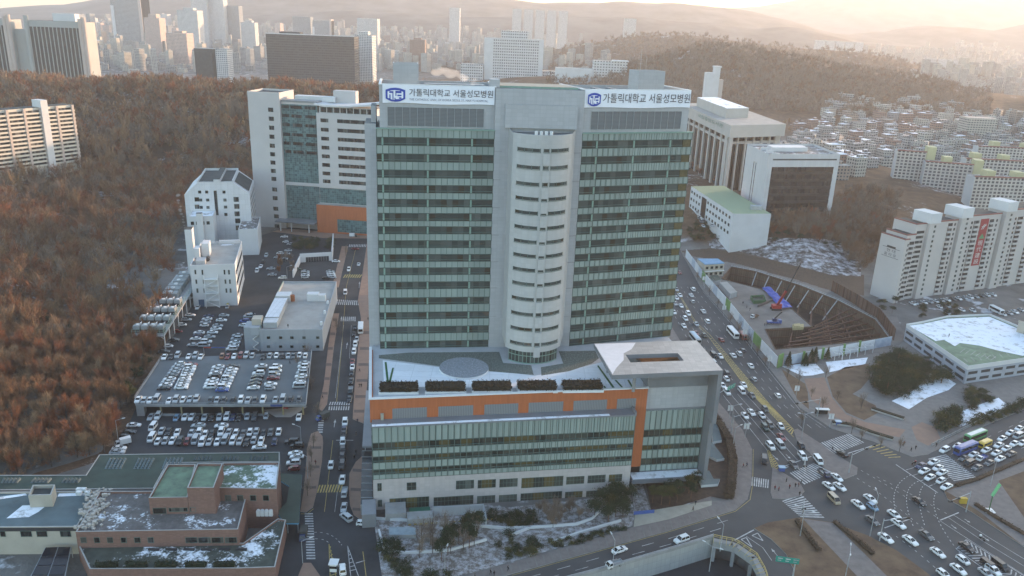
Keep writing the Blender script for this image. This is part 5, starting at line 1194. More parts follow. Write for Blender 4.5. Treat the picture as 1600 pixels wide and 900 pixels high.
mb = MB(); mb.sheet(P2([(-60, 784), (40, 771), (42, 774), (-60, 789)], 8.1), z=8.13); mb.sheet(P2([(92, 771), (140, 770), (138, 774), (90, 776)], 8.1), z=8.13); part('roof_snow', mb, snow, lb)
for k in range(4): mb = MB(); p = G(124 + 7 * (k % 3), 768 + 5 * (k // 2), 8.1); mb.box(p.x - .7, p.x + .7, p.y - .5, p.y + .5, 8.1, 9.2); part('air_conditioner', mb, white_metal, lb)
sp = thing('solar_array', 'black solar panels tilted on a steel frame below the grey roof', 'solar panels', (*G2(85, 880, 3), 0))
q = P2([(71, 855), (111, 854), (98, 915), (40, 915)], 3.5)
for i in range(2):
    for j in range(4):
        c = [lerp2(lerp2(q[0], q[3], (j + b) / 4), lerp2(q[1], q[2], (j + b) / 4), (i + a) / 2) for a, b in ((.04, .04), (.96, .04), (.96, .96), (.04, .96))]
        mb = MB(); mb.prism(c, 3.4, 3.55); part('panel', mb, mat('solar cell', (.012, .014, .022), .15) if 'solar cell' not in MAT else MAT['solar cell'], sp)
mb = MB()
for a, b in ((q[0], q[3]), (q[1], q[2]), (q[0], q[1]), (lerp2(q[0], q[1], .5), lerp2(q[3], q[2], .5))): mb.beam((*a, 3.3), (*b, 3.3), .15, .15)
for a in q: mb.beam((*a, 0), (*a, 3.3), .15, .15)
part('frame', mb, metal, sp)
gw_ = thing('covered_walkway', 'dark green covered walkway with blue edges by the brick building', 'walkway', (*G2(455, 780, 2), 0))
q = P2([(437, 740), (472, 742), (470, 770), (467, 818), (447, 818), (432, 802), (448, 785), (452, 760), (436, 750)], 4.2); mb = MB(); mb.prism(q, 3.9, 4.3, 1, 0); part('roof', mb, [roof_dg, mat('blue edge', (.1, .28, .42), .5)], gw_)
for u, v in ((470, 745), (467, 780), (465, 814), (449, 814)): mb = MB(); p = G(u, v, 4); mb.bar((p.x, p.y, 0), (p.x, p.y, 3.9), .12); part('post', mb, metal, gw_)
# ---- library
lib = thing('library_building', 'large pale stone library with tall column bays and overhanging flat roof', 'library', (*G2(1150, 280, 14), 10))
c0 = G2(1137, 297, 14); zl = ZAT(193, *c0); lR = G2(1210, 190, zl); 
fS = Frame(*c0, math.atan2(40, 62)); a1, _z = fS.hit(1207, 250); a1 = abs(a1)
lc, rc = Vector(c0), None
lA = G2(1075, 166, zl); rA = G2(1222, 191, zl)
lib_stone = mat('pale library stone', (.47, .44, .41), .75, .06, .1)
eL = (Vector(lA) - Vector(G2(1137, 193, zl))); eR = (Vector(rA) - Vector(G2(1137, 193, zl)))
C0 = Vector(G2(1142, 196, zl))
def lp(s, t, k=1.0): return tuple(C0 + eL * s * k + eR * t * k)
mb = MB(); mb.prism([lp(0, 0), lp(0, 1), lp(1.3, 1), lp(1.3, 0)], zl - 9.5, zl, 0, 1); part('roof_slab', mb, [lib_stone, roof_l], lib)
mb = MB(); mb.prism([lp(.07, .06), lp(.07, .93), lp(1.2, .93), lp(1.2, .06)], 8, zl - 9.5, 0); lwv = part('wall', mb, [glass('brown bronze glazing', (.016, .012, .01), (.035, .028, .022), 3, .4, .25)], lib)
for k in range(7):
    t = .06 + .87 * k / 6; w_ = .03 if 0 < k < 6 else .1
    mb = MB(); mb.prism([lp(.045, t - w_ / 2), lp(.045, t + w_ / 2), lp(.1, t + w_ / 2), lp(.1, t - w_ / 2)], 8, zl - 9.5); part('pillar', mb, lib_stone, lib)
for k in range(9):
    s = .07 + 1.1 * k / 8; w_ = .03 if 0 < k < 8 else .12
    mb = MB(); mb.prism([lp(s - w_ / 2, .03), lp(s + w_ / 2, .03), lp(s + w_ / 2, .08), lp(s - w_ / 2, .08)], 8, zl - 9.5); part('pillar', mb, lib_stone, lib)
mb = MB(); mb.prism([lp(.05, .04), lp(.05, .95), lp(1.2, .95), lp(1.2, .04)], zl - 15.5, zl - 13.6); part('beam', mb, lib_stone, lib)
mb = MB(); mb.prism([lp(.35, .2), lp(.35, .62), lp(1.1, .62), lp(1.1, .2)], zl, zl + 8, 0, 1); part('roof_house', mb, [lib_stone, snow_roof], lib)
_f = Frame(*lp(.75, -.01), math.atan2(-eL.y, -eL.x)); text_on(_f, '국립중앙도서관', 0, eL.length * .6, zl - 4.6, zl - 1.6, -.05, 'lettering', mat('green lettering', (.07, .2, .14), .6), lib)
# ---- white framed dark box office
fX, LX = frame2(G2(1187, 345, 14), G2(1296, 343, 14)); zx = 59.6
wb = thing('white_framed_office', 'white framed office block with dark brown horizontal glazing', 'office', fX.p(LX / 2, 15, 14))
dX = 46.0
ang2 = math.atan2(G2(1156, 322, 14)[1] - G2(1187, 345, 14)[1], G2(1156, 322, 14)[0] - G2(1187, 345, 14)[0])
e2 = Vector((math.cos(ang2), math.sin(ang2))) * dX; A0, B0 = Vector(xy(fX.p(0, 0))), Vector(xy(fX.p(LX, 0)))
wpan = panels('white office cladding', (.53, .52, .53), 1.7, 30, .1, .82, .6, .04)
mb = MB(); q = [tuple(A0), tuple(B0), tuple(B0 + e2), tuple(A0 + e2)]
for i in range(4): mb.wall(q[i], q[(i + 1) % 4], 0, zx)
mb.cap(q, zx - 1.6, 1); xw = part('wall', mb, [wpan, snow_half], wb)
brown = glass('brown glazing', (.018, .013, .012), (.05, .04, .035), 1.6, .4, .15)
for k in range(8):
    mb = MB(); z = 11 + k * 5.0; faceq(mb, fX, 3.5, LX - 3.5, z + 1.8, z + 4.9, -.05); part('window_band', mb, brown, xw)
    mb = MB(); mb.fbox(fX, 3.5, LX - 3.5, -.25, -.02, z - .1, z + 1.8); part('spandrel', mb, mat('dark brown spandrel', (.035, .027, .025), .5) if 'dark brown spandrel' not in MAT else MAT['dark brown spandrel'], xw)
mb = MB(); mb.fbox(fX, 3.5, LX - 2, -.06, -.01, zx - 4.2, zx - 3.2); part('dark_strip', mb, dark_metal, xw)  # dark metal strip across the front below the roof edge
fX2 = Frame(*tuple(A0 + e2), math.atan2(-e2.y, -e2.x))
for a in (12, 16.5): mb = MB(); faceq(mb, fX2, dX * .45 + a - 14, dX * .45 + a - 13, 16, 50, -.05); part('slot_window', mb, brown, xw)
mb = MB(); mb.prism([tuple(A0 + e2 * .45 + (B0 - A0) * .2), tuple(A0 + e2 * .45 + (B0 - A0) * .7), tuple(A0 + e2 * .7 + (B0 - A0) * .7), tuple(A0 + e2 * .7 + (B0 - A0) * .2)], zx - 1.6, zx + 1.2); part('plant_room', mb, white_plain, wb)
mb = MB()
for t in (.05, .3, .55): p = A0 + e2 * t + (B0 - A0) * .08; mb.box(p.x - 1, p.x + 4, p.y - .4, p.y + .4, zx - 1.6, zx + .6)
part('roof_frame', mb, white_plain, wb)
# ---- low white building with green roof
q = P2([(1080, 291), (1131, 290), (1205, 334), (1146, 334)], 27)
lg2 = thing('green_roof_building', 'low white building with faded green flat roof below the white framed office', 'building', (*G2(1140, 320, 14), 8))
mb = MB(); mb.prism([q[0], q[3], q[2], q[1]], -1, 26.4, 0, 0); mb.prism([(p[0] * 1.0, p[1]) for p in (q[0], q[3], q[2], q[1])], 26.41, 27, 0, 1); lw2 = part('wall', mb, [white_plain, snowy('faded green roof with snow', (.22, .3, .2), .14, .3, col2=(.27, .29, .18))], lg2)
fq, Lq = frame2(q[0], q[3])
for k in range(14):
    for z in (12.5, 17.5, 22.5):
        if 4 <= k <= 5: continue
        win('window', lw2, fq, 2 + Lq / 14.5 * k, 4.6 + Lq / 14.5 * k, z, z + 1.8, -.04, darkwin)
mb = MB(); faceq(mb, fq, 2 + Lq / 14.5 * 4, Lq / 14.5 * 6, 11, 25, -.05); part('entrance_glazing', mb, brown, lw2)
mb = MB(); p = G(1180, 327, 27); mb.box(p.x - 3, p.x + 4, p.y - 2, p.y + 2, 27, 29.5); part('plant_room', mb, metal, lg2)
# ---- site cabin with blue roof
q = P2([(1090, 404), (1122, 404), (1132, 411), (1102, 413)], 8)
cbn = thing('site_cabin', 'two storey site cabin with light blue roof at the end of the hoarding', 'cabin', (*G2(1110, 420, 0), 0))
mb = MB(); mb.prism([q[3], q[2], q[1], q[0]], 0, 7.6); cw = part('wall', mb, cream, cbn); mb = MB(); mb.prism([q[3], q[2], q[1], q[0]], 7.62, 8.0); part('roof', mb, mat('light blue roof', (.16, .32, .5), .6), cbn)
mb = MB(); fq2, L2 = frame2(q[3], q[2]); mb.fbox(fq2, 0, L2, -.8, -.02, 3.5, 3.8); part('gallery', mb, white_metal, cbn)
for k in range(4):
    for z in (1.2, 5.0): win('window', cw, fq2, .6 + L2 / 4 * k, L2 / 4 * (k + .7), z, z + 1.4, -.04, darkwin)
# ---- tower apartments at the right
fK, LK = frame2(G2(1395, 474), G2(1600, 456)); fK = Frame(*G2(1395, 474), math.radians(24))
apw = mat('pale rose apartment wall', (.5, .465, .45), .8, .06, .06); rust = mat('rust red trim', (.26, .1, .085), .7, .1, .5)
apt_win = glass('apartment window', (.03, .03, .032), (.2, .19, .18), 1.4, .4, .15)
aptb = thing('apartment_block', 'long pale apartment block of stepped slabs with red vertical banner and stair towers', 'apartment block', fK.p(50, 6, 0))
def slab_(a0, a1, o0, o1, h, rows, wins, cap=rust, nm='slab'):
    mb = MB(); mb.fbox(fK, a0, a1, o0, o1, 0, h, 0, 1); s_ = part(nm, mb, [apw, roof_d], aptb)
    mb = MB(); mb.fbox(fK, a0 - .15, a1 + .15, o0 - .15, o0 + .4, h, h + .7); mb.fbox(fK, a0 - .15, a0 + .4, o0 + .4, o1, h, h + .7); part('roof_edge', mb, cap, s_)
    for w0, w1, balc in wins:
        for k in range(rows):
            z = 1.6 + k * 2.75
            if z + 1.6 > h: break
            mb = MB(); faceq(mb, fK, a0 + w0, a0 + w1, z, z + (1.5 if not balc else 1.75), o0 - .04)
            if balc: mb.fbox(fK, a0 + w0 - .1, a0 + w1 + .1, o0 - .9, o0 - .05, z - 1.0, z - .05, 1)
            part('window', mb, [apt_win, apw], s_)
    return s_
e_ = slab_(0, 3.4, 0, 16, 35.5, 12, [(2.2, 3.0, False)], nm='end_slab')
slab_(3.4, 10, 2.2, 16, 37.2, 12, [(.3, 6.2, True)]); slab_(10, 18, 3.2, 18, 42.5, 14, [(1.2, 6.8, False)])
def core_(a0, a1, h):
    mb = MB(); mb.fbox(fK, a0, a1, 1.5, 12, 0, h); c = part('stair_tower', mb, apw, aptb); mb = MB(); mb.fbox(fK, a0 - 1, a1 + 1, .8, 12.5, h, h + 5.5); part('tank_room', mb, white_plain, c)
    for k in range(int(h / 2.75)): win('window', c, fK, a0 + (a1 - a0) * .6, a0 + (a1 - a0) * .8, 2 + 2.75 * k, 3.2 + 2.75 * k, 1.47, apt_win)
core_(18.2, 24, 43); slab_(24.2, 41, 2.8, 18, 43, 15, [(9.5, 13, True), (14.3, 15.6, False)]); core_(42, 48.5, 44.5)
slab_(50, 76, 3, 18, 44.5, 15, [(2, 3.4, False), (4.2, 8.5, True), (17, 20.5, True), (22.3, 23.7, False)]); core_(77.5, 84, 46); slab_(86, 120, 3, 18, 46, 15, [(2, 3.4, False), (4.5, 9, True), (16, 20, True), (24, 25.5, False)])
rb_ = thing('banner', 'tall red banner with green triangle and four white characters on the apartments', 'banner', fK.p(62, 2.9, 20))
mb = MB(); mb.fbox(fK, 59.6, 66, 2.7, 2.93, 15.2, 42.5); part('cloth', mb, mat('red banner', (.33, .045, .05), .8), rb_)
wch = mat('white lettering', (.7, .68, .66), .8)
for k, ch in enumerate('現代建設'): text_on(fK, ch, 60.9, 64.7, 27.0 - 3.6 * k, 29.9 - 3.6 * k, 2.65, 'lettering', wch, rb_)
mb = MB(); mb.face([fK.p(60.6, 2.66, 31), fK.p(65.2, 2.66, 31), fK.p(62.9, 2.66, 34)]); part('emblem', mb, mat('emblem green', (.1, .3, .14), .7), rb_)
mb = MB(); 
for x in (0, 1.2): mb.beam(fK.p(61 + x, 2.62, 36.5), fK.p(63 + x, 2.62, 39.5), .1, .35)
mb.beam(fK.p(61, 2.62, 38), fK.p(64.5, 2.62, 38.6), .1, .3); part('emblem', mb, wch, rb_)
fKe = Frame(*xy(fK.p(0, 16)), fK.ang - PI / 2)
mb = MB(); mb.fbox(fKe, 2.5, 14, -.08, -.02, 29.0, 29.2); mb.fbox(fKe, 2.5, 14, -.08, -.02, 24, 24.2); mb.fbox(fKe, 5.5, 11, -.3, -.02, 29.3, 30.2); part('sign_line', mb, dark_metal, e_)
for t, z in (('현 대', 26.8), ('홈 타 운', 24.6)): text_on(fKe, t, 5.4 if len(t) < 4 else 4.2, 11.2 if len(t) < 4 else 12.2, z, z + 1.7, -.06, 'lettering', dark_metal, e_)
# ---- garage with green snowy top
qg = [(1416, 509), (1512, 575), (1610, 561), (1610, 520), (1546, 493), (1480, 496), (1440, 505)]
zg = 7.4
gar = thing('parking_garage', 'two level parking garage with green roof half under snow', 'parking garage', (*G2(1510, 540, 0), 0))
poly = P2(qg, zg)
mb = MB(); mb.prism(poly, 0, zg - .9, 0, 0)
gwl = part('wall', mb, [mat('pale blue grey wall', (.36, .39, .45), .75, .1, .2)], gar)
mb = MB(); mb.prism(poly, zg - .88, zg, 0, 1); part('roof', mb, [white_plain, roof_g], gwl)
mb = MB(); mb.sheet(P2([(1420, 509), (1462, 533), (1475, 531), (1492, 541), (1500, 536), (1530, 540), (1560, 548), (1598, 556), (1609, 553), (1609, 521), (1546, 495), (1480, 498), (1442, 506)], zg), z=zg + .05); part('roof_snow', mb, snow, gwl)
for i, (a, b) in enumerate(zip(poly[:3], poly[1:4])):
    fr_, L_ = frame2(a, b)
    n = int(L_ / 7)
    for z in (1.2, 4.2):
        for k in range(n): mb = MB(); faceq(mb, fr_, 1 + L_ / n * k, L_ / n * (k + 1) - 1, z, z + 1.3, -.04); part('opening', mb, dark_metal, gwl)
mb = MB(); 
for i in range(len(poly)):
    a, b = poly[i], poly[(i + 1) % len(poly)]; mb.beam((*a, zg + .5), (*b, zg + .5), .2, 1.0)
part('parapet', mb, white_plain, gwl)
mb = MB()
for i in range(9): A_, B_ = G2(1490 + 11 * i, 569 - 1.5 * i, zg), G2(1484 + 11 * i, 563 - 1.5 * i, zg); lstrip(mb, A_, B_, .18, zg + .05, True)
lstrip(mb, G2(1520, 572, zg), G2(1600, 561, zg), .2, zg + .06, True)
for i in range(7): A_, B_ = G2(1508 + 8 * i, 545 + 2 * i, zg), G2(1500 + 8 * i, 551 + 2 * i, zg); lstrip(mb, A_, B_, .18, zg + .07, True)
part('bay_line', mb, white_line, gwl)
bei = thing('beige_building', 'beige building corner with dark window at the right edge behind the garage', 'building', (*G2(1610, 540, 0), 0))
fr_, L_ = frame2(G2(1582, 541, 0), G2(1625, 556, 0)); mb = MB(); mb.fbox(fr_, 0, 30, 0, 14, 0, 12.5, 0, 1); bw = part('wall', mb, [cream, roof_d], bei)
win('window', bw, fr_, 3.5, 9, 5, 9, -.04, darkwin); mb = MB(); mb.fbox(fr_, -.2, 30, -.2, .4, 12.5, 13.2); part('coping', mb, cream, bw)
# ---- yellow topped apartment rows
yel = mat('pale yellow wall', (.5, .46, .27), .8, .07, .1); ybal = facade('apartment balconies', (.5, .46, .42), (.06, .045, .05), 3.4, 2.8, .62, .6)
blank = mat('blank gable wall', (.5, .5, .5), .8, .06, .1)
def yblock(u, v, zb, ang, L, dp, h, label, cores):
    p = G(u, v, zb); fr = Frame(p.x, p.y, math.radians(ang)); t = thing('apartment_block', label, 'apartment block', (p.x, p.y, zb), 'yellow topped apartment rows')
    mb = MB(); c = [xy(fr.p(0, 0)), xy(fr.p(L, 0)), xy(fr.p(L, dp)), xy(fr.p(0, dp))]
    mb.wall(c[0], c[1], zb - 8, zb + h, 0); mb.wall(c[1], c[2], zb - 8, zb + h, 1); mb.wall(c[2], c[3], zb - 8, zb + h, 0); mb.wall(c[3], c[0], zb - 8, zb + h, 1); mb.cap(c, zb + h, 2)
    w_ = part('wall', mb, [ybal, blank, snow_half], t); mb = MB(); mb.fbox(fr, -.3, L + .3, -.3, .4, zb + h, zb + h + 1); part('roof_edge', mb, rust, w_)
    for k, a in enumerate(cores):
        mb = MB(); mb.fbox(fr, a, a + 7, 1.5 if a < L else -1, dp - 1, zb - 8 if a >= L else zb + h - .5, zb + h + (4.5 if k % 2 else 5)); part('stair_tower', mb, yel, t)
yblock(1392, 292, 6, -14, 24, 12, 33, 'apartment block with yellow stair tower, farthest left of the yellow topped rows', [24.2])
yblock(1437, 300, 6, -16, 38, 13, 27, 'long apartment block with tall yellow tower, second of the yellow topped rows', [14, 38.2])
yblock(1512, 330, 4, 2, 70, 12, 28, 'apartment block nearest the trees with red end wall, yellow roof rooms', [10, 34, 58])
yblock(1500, 296, 6, -6, 80, 12, 28, 'apartment block behind the nearest yellow topped row', [6, 30, 58])
yblock(1520, 270, 6, -5, 90, 12, 27, 'apartment block farthest back among the yellow topped rows', [14, 44, 76])
# ---- far left blocks
tw = D(137, 33, 1120); fJ = Frame(tw.x, tw.y, math.radians(0))
court_m = mat('grey court stone', (.36, .37, .36), .8, .06, .05); pink_m = mat('rose stone', (.5, .42, .38), .8, .06, .1)
cou = thing('court_towers', 'twin grey court towers with close vertical fins and round corner columns', 'court building', (tw.x - 60, 1120, 0))
def ctower(a0, a1):
    mb = MB(); mb.fbox(fJ, a0, a1, 0, 24, 0, 112, 0, 1); t = part('tower', mb, [court_m, roof_d], cou)
    mb = MB(); faceq(mb, fJ, a0 + 4, a1 - 8, 26, 104, -.1); part('glazing', mb, mat('court dark glazing', (.035, .034, .036), .3) if 'court dark glazing' not in MAT else MAT['court dark glazing'], t)
    n = 13
    for k in range(n + 1): mb = MB(); a = a0 + 4 + (a1 - a0 - 12) * k / n; mb.fbox(fJ, a - .55, a + .55, -1.0, -.12, 26, 104); part('fin', mb, court_m, t)
    for a, o in ((a1 - 3, 0), (a1 - 7, -1), (a0 + 1, 0)): mb = MB(); mb.bar(fJ.p(a, o, 0), fJ.p(a, o, 118 if a != a1 - 7 else 116), 3.0, n=14); part('corner_column', mb, pink_m if a > a0 + 2 else court_m, t)
    return t
ctower(-84, -3); ctower(-190, -104)
mb = MB(); mb.fbox(fJ, -104, -84, 6, 20, 0, 100); part('link_block', mb, court_m, cou)
mb = MB(); c = fJ.p(-90, -8, 20); mb.bar(c, c + Vector((0, 6, 0)), 11, n=24); ring = part('entrance_ring', mb, pink_m, cou); mb = MB(); c = fJ.p(-90, -8.2, 20); mb.bar(c, c + Vector((0, .1, 0)), 4.5, n=20); part('ring_centre', mb, dark_metal, ring)
mb = MB(); mb.fbox(fJ, -190, -104, -14, 0, 0, 30); part('podium', mb, court_m, cou)
mb = MB(); mb.fbox(fJ, -52, -22, 10, 22, 112, 122); part('plant_room', mb, white_plain, cou)
# cream apartment at the left edge
fQ, LQ = frame2((-372, 520), xy(D(115, 165, 600))); zq = 66.5
cr = thing('apartment_block', 'long cream apartment block with open balconies at the left edge of the wood', 'apartment block', fQ.p(LQ / 2, 6, 20))
crm = mat('cream apartment wall', (.6, .55, .47), .8, .05, .1)
mb = MB(); mb.fbox(fQ, 0, LQ, 0, 12, 10, zq, 0, 1); cwl = part('wall', mb, [crm, roof_d], cr)
for k in range(14):
    z = zq - 3.2 - 2.85 * k; mb = MB(); faceq(mb, fQ, 2, LQ - 1.5, z, z + 1.5, -.05); part('window_band', mb, apt_win, cwl)
    mb = MB(); mb.fbox(fQ, 1, LQ - .5, -1.3, -.06, z - 1.2, z - .02); part('balcony', mb, crm, cwl)
for a in (4, 16, 28, 40, 52, 64, 76, 88): 
    if a < LQ: mb = MB(); mb.fbox(fQ, a, a + 1.6, -1.6, -.05, 10, zq); part('pier', mb, pink_m, cwl)
for a in (LQ - 26, LQ - 74): mb = MB(); mb.fbox(fQ, a, a + 5, -2.2, 8, 10, zq + 5); part('stair_tower', mb, white_plain, cr)
# dark office slab
fO, LO = frame2(xy(D(415, 54, 1400)), xy(D(553, 54, 1400)))
dkf = facade('dark office grid', (.06, .06, .062), (.03, .03, .032), 3.2, 4.0, .8, .5, wvar=.25)
do = thing('dark_office', 'wide dark grey office slab standing behind the wooded ridge', 'office', fO.p(LO / 2, 10, 0))
mb = MB(); mb.fbox(fO, 0, LO, 0, 40, 0, 98, 0, 1); w_ = part('wall', mb, [dkf, roof_d], do); mb = MB(); mb.fbox(fO, 0, LO, -1, .5, 98, 99.5); part('roof_edge', mb, white_plain, w_); mb = MB(); mb.fbox(fO, 20, 55, 10, 30, 98, 102); part('plant_room', mb, roof_d, w_)
# supreme court like white office
fZ, LZ = frame2(xy(D(757, 58, 1600)), xy(D(850, 62, 1600)))
wof = facade('white office grid', (.56, .56, .57), (.05, .05, .055), 4.2, 5.2, .5, .45, wvar=.1)
so_ = thing('white_office', 'tall white office block with small square windows above the hospital roof', 'office', fZ.p(LZ / 2, 10, 0))
mb = MB(); mb.fbox(fZ, 0, LZ, 0, 40, 0, 100, 0, 1); w_ = part('wall', mb, [wof, roof_l], so_); mb = MB(); mb.fbox(fZ, 0, 18, -.5, -.05, 0, 99.8); part('blank_panel', mb, white_plain, w_); mb = MB(); mb.fbox(fZ, LZ - 8, LZ, -.5, -.05, 0, 99.8); part('blank_panel', mb, white_plain, w_)
mb = MB(); mb.fbox(fZ, 32, LZ - 30, 8, 30, 100, 114); part('plant_room', mb, wof, w_)
mb = MB(); mb.fbox(fZ, -44, -1, -8, 30, 0, 50, 0, 1); part('side_wing', mb, [wof, roof_l], so_); mb = MB(); mb.fbox(fZ, LZ + 1, LZ + 44, 10, 40, 0, 42, 0, 1); part('side_wing', mb, [wof, roof_l], so_)
wc, LWc = frame2(xy(D(868, 115, 1450)), xy(D(979, 118, 1450))); wcx = thing('white_complex', 'low white institute of stepped blocks among trees right of the white office', 'institute', wc.p(60, 10, 0))
zwc = D(979, 97, 1450).z
mb = MB(); mb.fbox(wc, 66, LWc, 0, 30, 0, zwc, 0, 1); part('wing', mb, [facade('institute grid', (.55, .55, .56), (.06, .06, .07), 5, 4.6, .5, .4), roof_l], wcx); mb = MB(); mb.fbox(wc, 0, 66, 4, 30, 0, zwc - 14, 0, 1); part('wing', mb, [white_plain, roof_l], wcx); mb = MB(); mb.fbox(wc, LWc - 26, LWc + 2, -2, 20, zwc, zwc + 2); part('wing_roof', mb, white_plain, wcx)
hw, _ = frame2(xy(D(1101, 145, 1150)), xy(D(1122, 145, 1150))); hz_ = thing('slender_tower', 'slender white stepped tower at the foot of the wooded hill behind the library', 'tower', hw.p(8, 6, 0)); zt_ = D(1115, 108, 1150).z
mb = MB(); mb.fbox(hw, 0, 11, 0, 14, 0, zt_ - 5); part('shaft', mb, white_plain, hz_); mb = MB(); mb.fbox(hw, 11, 19, 2, 14, 0, zt_ + 2); part('shaft', mb, white_plain, hz_); mb = MB(); mb.fbox(hw, 10.4, 20, 1, 15, zt_ + 2, zt_ + 4); part('cap', mb, white_plain, hz_); mb = MB(); mb.fbox(hw, 19.5, 25, 3, 14, 0, zt_ - 14); part('shaft', mb, pink_m, hz_)
# ================================================================== VEHICLES
CARCOL = {'w': ('white', (.78, .78, .78)), 's': ('silver', (.42, .44, .46)), 'g': ('dark grey', (.1, .105, .11)), 'k': ('black', (.016, .016, .018)), 'r': ('dark red', (.2, .025, .025)), 'b': ('blue', (.05, .1, .32)), 'n': ('navy', (.02, .035, .1)),
          'o': ('copper', (.3, .12, .05)), 'e': ('dark green', (.03, .06, .05)), 'y': ('yellow', (.6, .4, .04)), 't': ('beige', (.4, .32, .22)), 'c': ('pale blue', (.2, .32, .45)), 'q': ('green', (.06, .28, .1))}
CPM = {k: paint(v[0] + ' car paint', v[1]) for k, v in CARCOL.items()}
cglass = mat('car glass', (.015, .018, .02), .08, .1, 3, spec=.6); tail = mat('red lamp glass', (.3, .02, .015), .3, .1, 3); headl = mat('clear lamp glass', (.75, .76, .78), .15, .05, 3); hub = mat('alloy wheel', (.35, .35, .36), .35, .1, 3, metal=.5)
def loft(mb, st, zb, mat_=0):
    """st: (x, ztop, halfwidth). body with slightly tucked sills and rounded shoulders"""
    ring = []
    for x, zt, w_ in st: ring.append([(x, -w_ * .93, zb), (x, -w_, zb + .22), (x, -w_ * .985, zt - .1), (x, -w_ * .86, zt), (x, w_ * .86, zt), (x, w_ * .985, zt - .1), (x, w_, zb + .22), (x, w_ * .93, zb)])
    for a, b in zip(ring[:-1], ring[1:]):
        for i in range(8): j = (i + 1) % 8; mb.face([a[i], b[i], b[j], a[j]], mat_, smooth=i in (1, 2, 3, 4, 5))
    mb.face(ring[0], mat_); mb.face(ring[-1][::-1], mat_)
SPEC = {  # stations, cabin (base back, base front, roof back, roof front, z base, z roof, half widths), sill, wheelbase
    'saloon': ([(-2.36, .78, .76), (-2.25, .95, .86), (-1.6, 1.02, .9), (.95, 1.0, .91), (1.9, .9, .88), (2.28, .74, .82), (2.38, .58, .72)], (-1.85, 1.15, -1.0, .2, .98, 1.45, .8, .62), 1.35),
    'hatchback': ([(-1.95, .85, .74), (-1.85, 1.0, .82), (-1.2, 1.03, .85), (.9, 1.0, .85), (1.6, .88, .82), (1.85, .7, .74)], (-1.85, 1.2, -1.5, .25, .98, 1.5, .77, .63), 1.2),
    'off-roader': ([(-2.3, .95, .82), (-2.2, 1.1, .92), (-1.2, 1.12, .93), (1.0, 1.1, .93), (2.0, 1.02, .9), (2.3, .8, .84)], (-2.2, 1.15, -1.95, .5, 1.08, 1.78, .86, .72), 1.4),
    'van': ([(-2.45, .95, .84), (-2.35, 1.12, .92), (-1.2, 1.15, .93), (1.5, 1.13, .93), (2.2, .95, .9), (2.45, .75, .84)], (-2.38, 1.95, -2.3, 1.15, 1.1, 1.95, .88, .8), 1.5)}
WHL = {}
def wheel_mesh():
    if 'w' in WHL: return WHL['w']
    mb = MB(); mb.bar((0, -.1, 0), (0, .1, 0), .32, 0, 12); mb.bar((0, -.12, 0), (0, .12, 0), .19, 1, 8)
    o = mb.build('wheel', [black, hub]); WHL['w'] = o.data; bpy.data.objects.remove(o); return WHL['w']
CARS = {}
def obj_(name, me, par, loc=(0, 0, 0)):
    o = bpy.data.objects.new(name, me); COL.objects.link(o); o.parent = par; o.location = loc; return o
def temp_mesh(mb, mats):
    o = mb.build('m', mats); me = o.data; bpy.data.objects.remove(o); return me
def make_car(kind, c, parts=True):
    st, (bb, bf, rb_, rf, zb, zr, wb_, wr_), ax_ = SPEC[kind]
    mb = MB(); loft(mb, st, .28)
    t = .05
    mb.prism([(rb_, -wr_), (rf, -wr_), (rf, wr_), (rb_, wr_)], zr - t, zr + .015)
    for s in (-1, 1):  # pillars
        mb.beam((bf, s * wb_, zb), (rf, s * wr_, zr), .07, .07); mb.beam((bb, s * wb_, zb), (rb_, s * wr_, zr), .1, .1); m_ = (bb + bf) / 2; mb.beam((m_ - .1, s * wb_, zb), ((rb_ + rf) / 2, s * wr_, zr), .08, .06)
        mb.box(bf - .35, bf - .15, s * (wb_ + .1) - .07, s * (wb_ + .1) + .07, zb - .02, zb + .12)
    B = [(bb, -wb_, zb), (bf, -wb_, zb), (bf, wb_, zb), (bb, wb_, zb)]; R = [(rb_, -wr_, zr - .02), (rf, -wr_, zr - .02), (rf, wr_, zr - .02), (rb_, wr_, zr - .02)]
    panes = [('windscreen', [B[1], B[2], R[2], R[1]]), ('rear_window', [B[3], B[0], R[0], R[3]]), ('side_window', [B[0], B[1], R[1], R[0]]), ('side_window', [B[2], B[3], R[3], R[2]])]
    xr, xf = st[0][0], st[-1][0]
    if not parts:
        for n, p in panes: mb.face(p, 1)
        for sx in (-ax_, ax_):
            for sy in (-1, 1): mb.bar((sx, sy * .8, .32), (sx, sy * .9, .32), .32, 2, 8)
        return temp_mesh(mb, [CPM[c], cglass, black])
    out = {'body': temp_mesh(mb, [CPM[c]]), 'kids': []}
    key = ('k', kind)
    if key not in CARS:
        k = []
        for n, p in panes: k.append((n, temp_mesh(MB().face(p), [cglass]), (0, 0, 0)))
        for sx in (-ax_, ax_):
            for sy in (-1, 1): k.append(('wheel', wheel_mesh(), (sx, sy * .82, .32)))
        for sy in (-1, 1):
            k.append(('headlight', temp_mesh(MB().box(xf - .12, xf + .0, sy * .6 - .16, sy * .6 + .16, .56, .7), [headl]), (0, 0, 0)))
            k.append(('tail_light', temp_mesh(MB().box(xr - .02, xr + .1, sy * .64 - .12, sy * .64 + .12, .68, .86), [tail]), (0, 0, 0)))
        CARS[key] = k
    out['kids'] = CARS[key]; return out
NCAR = [0]
KINDW = {'S': 'saloon', 'H': 'hatchback', 'O': 'off-roader', 'V': 'van'}
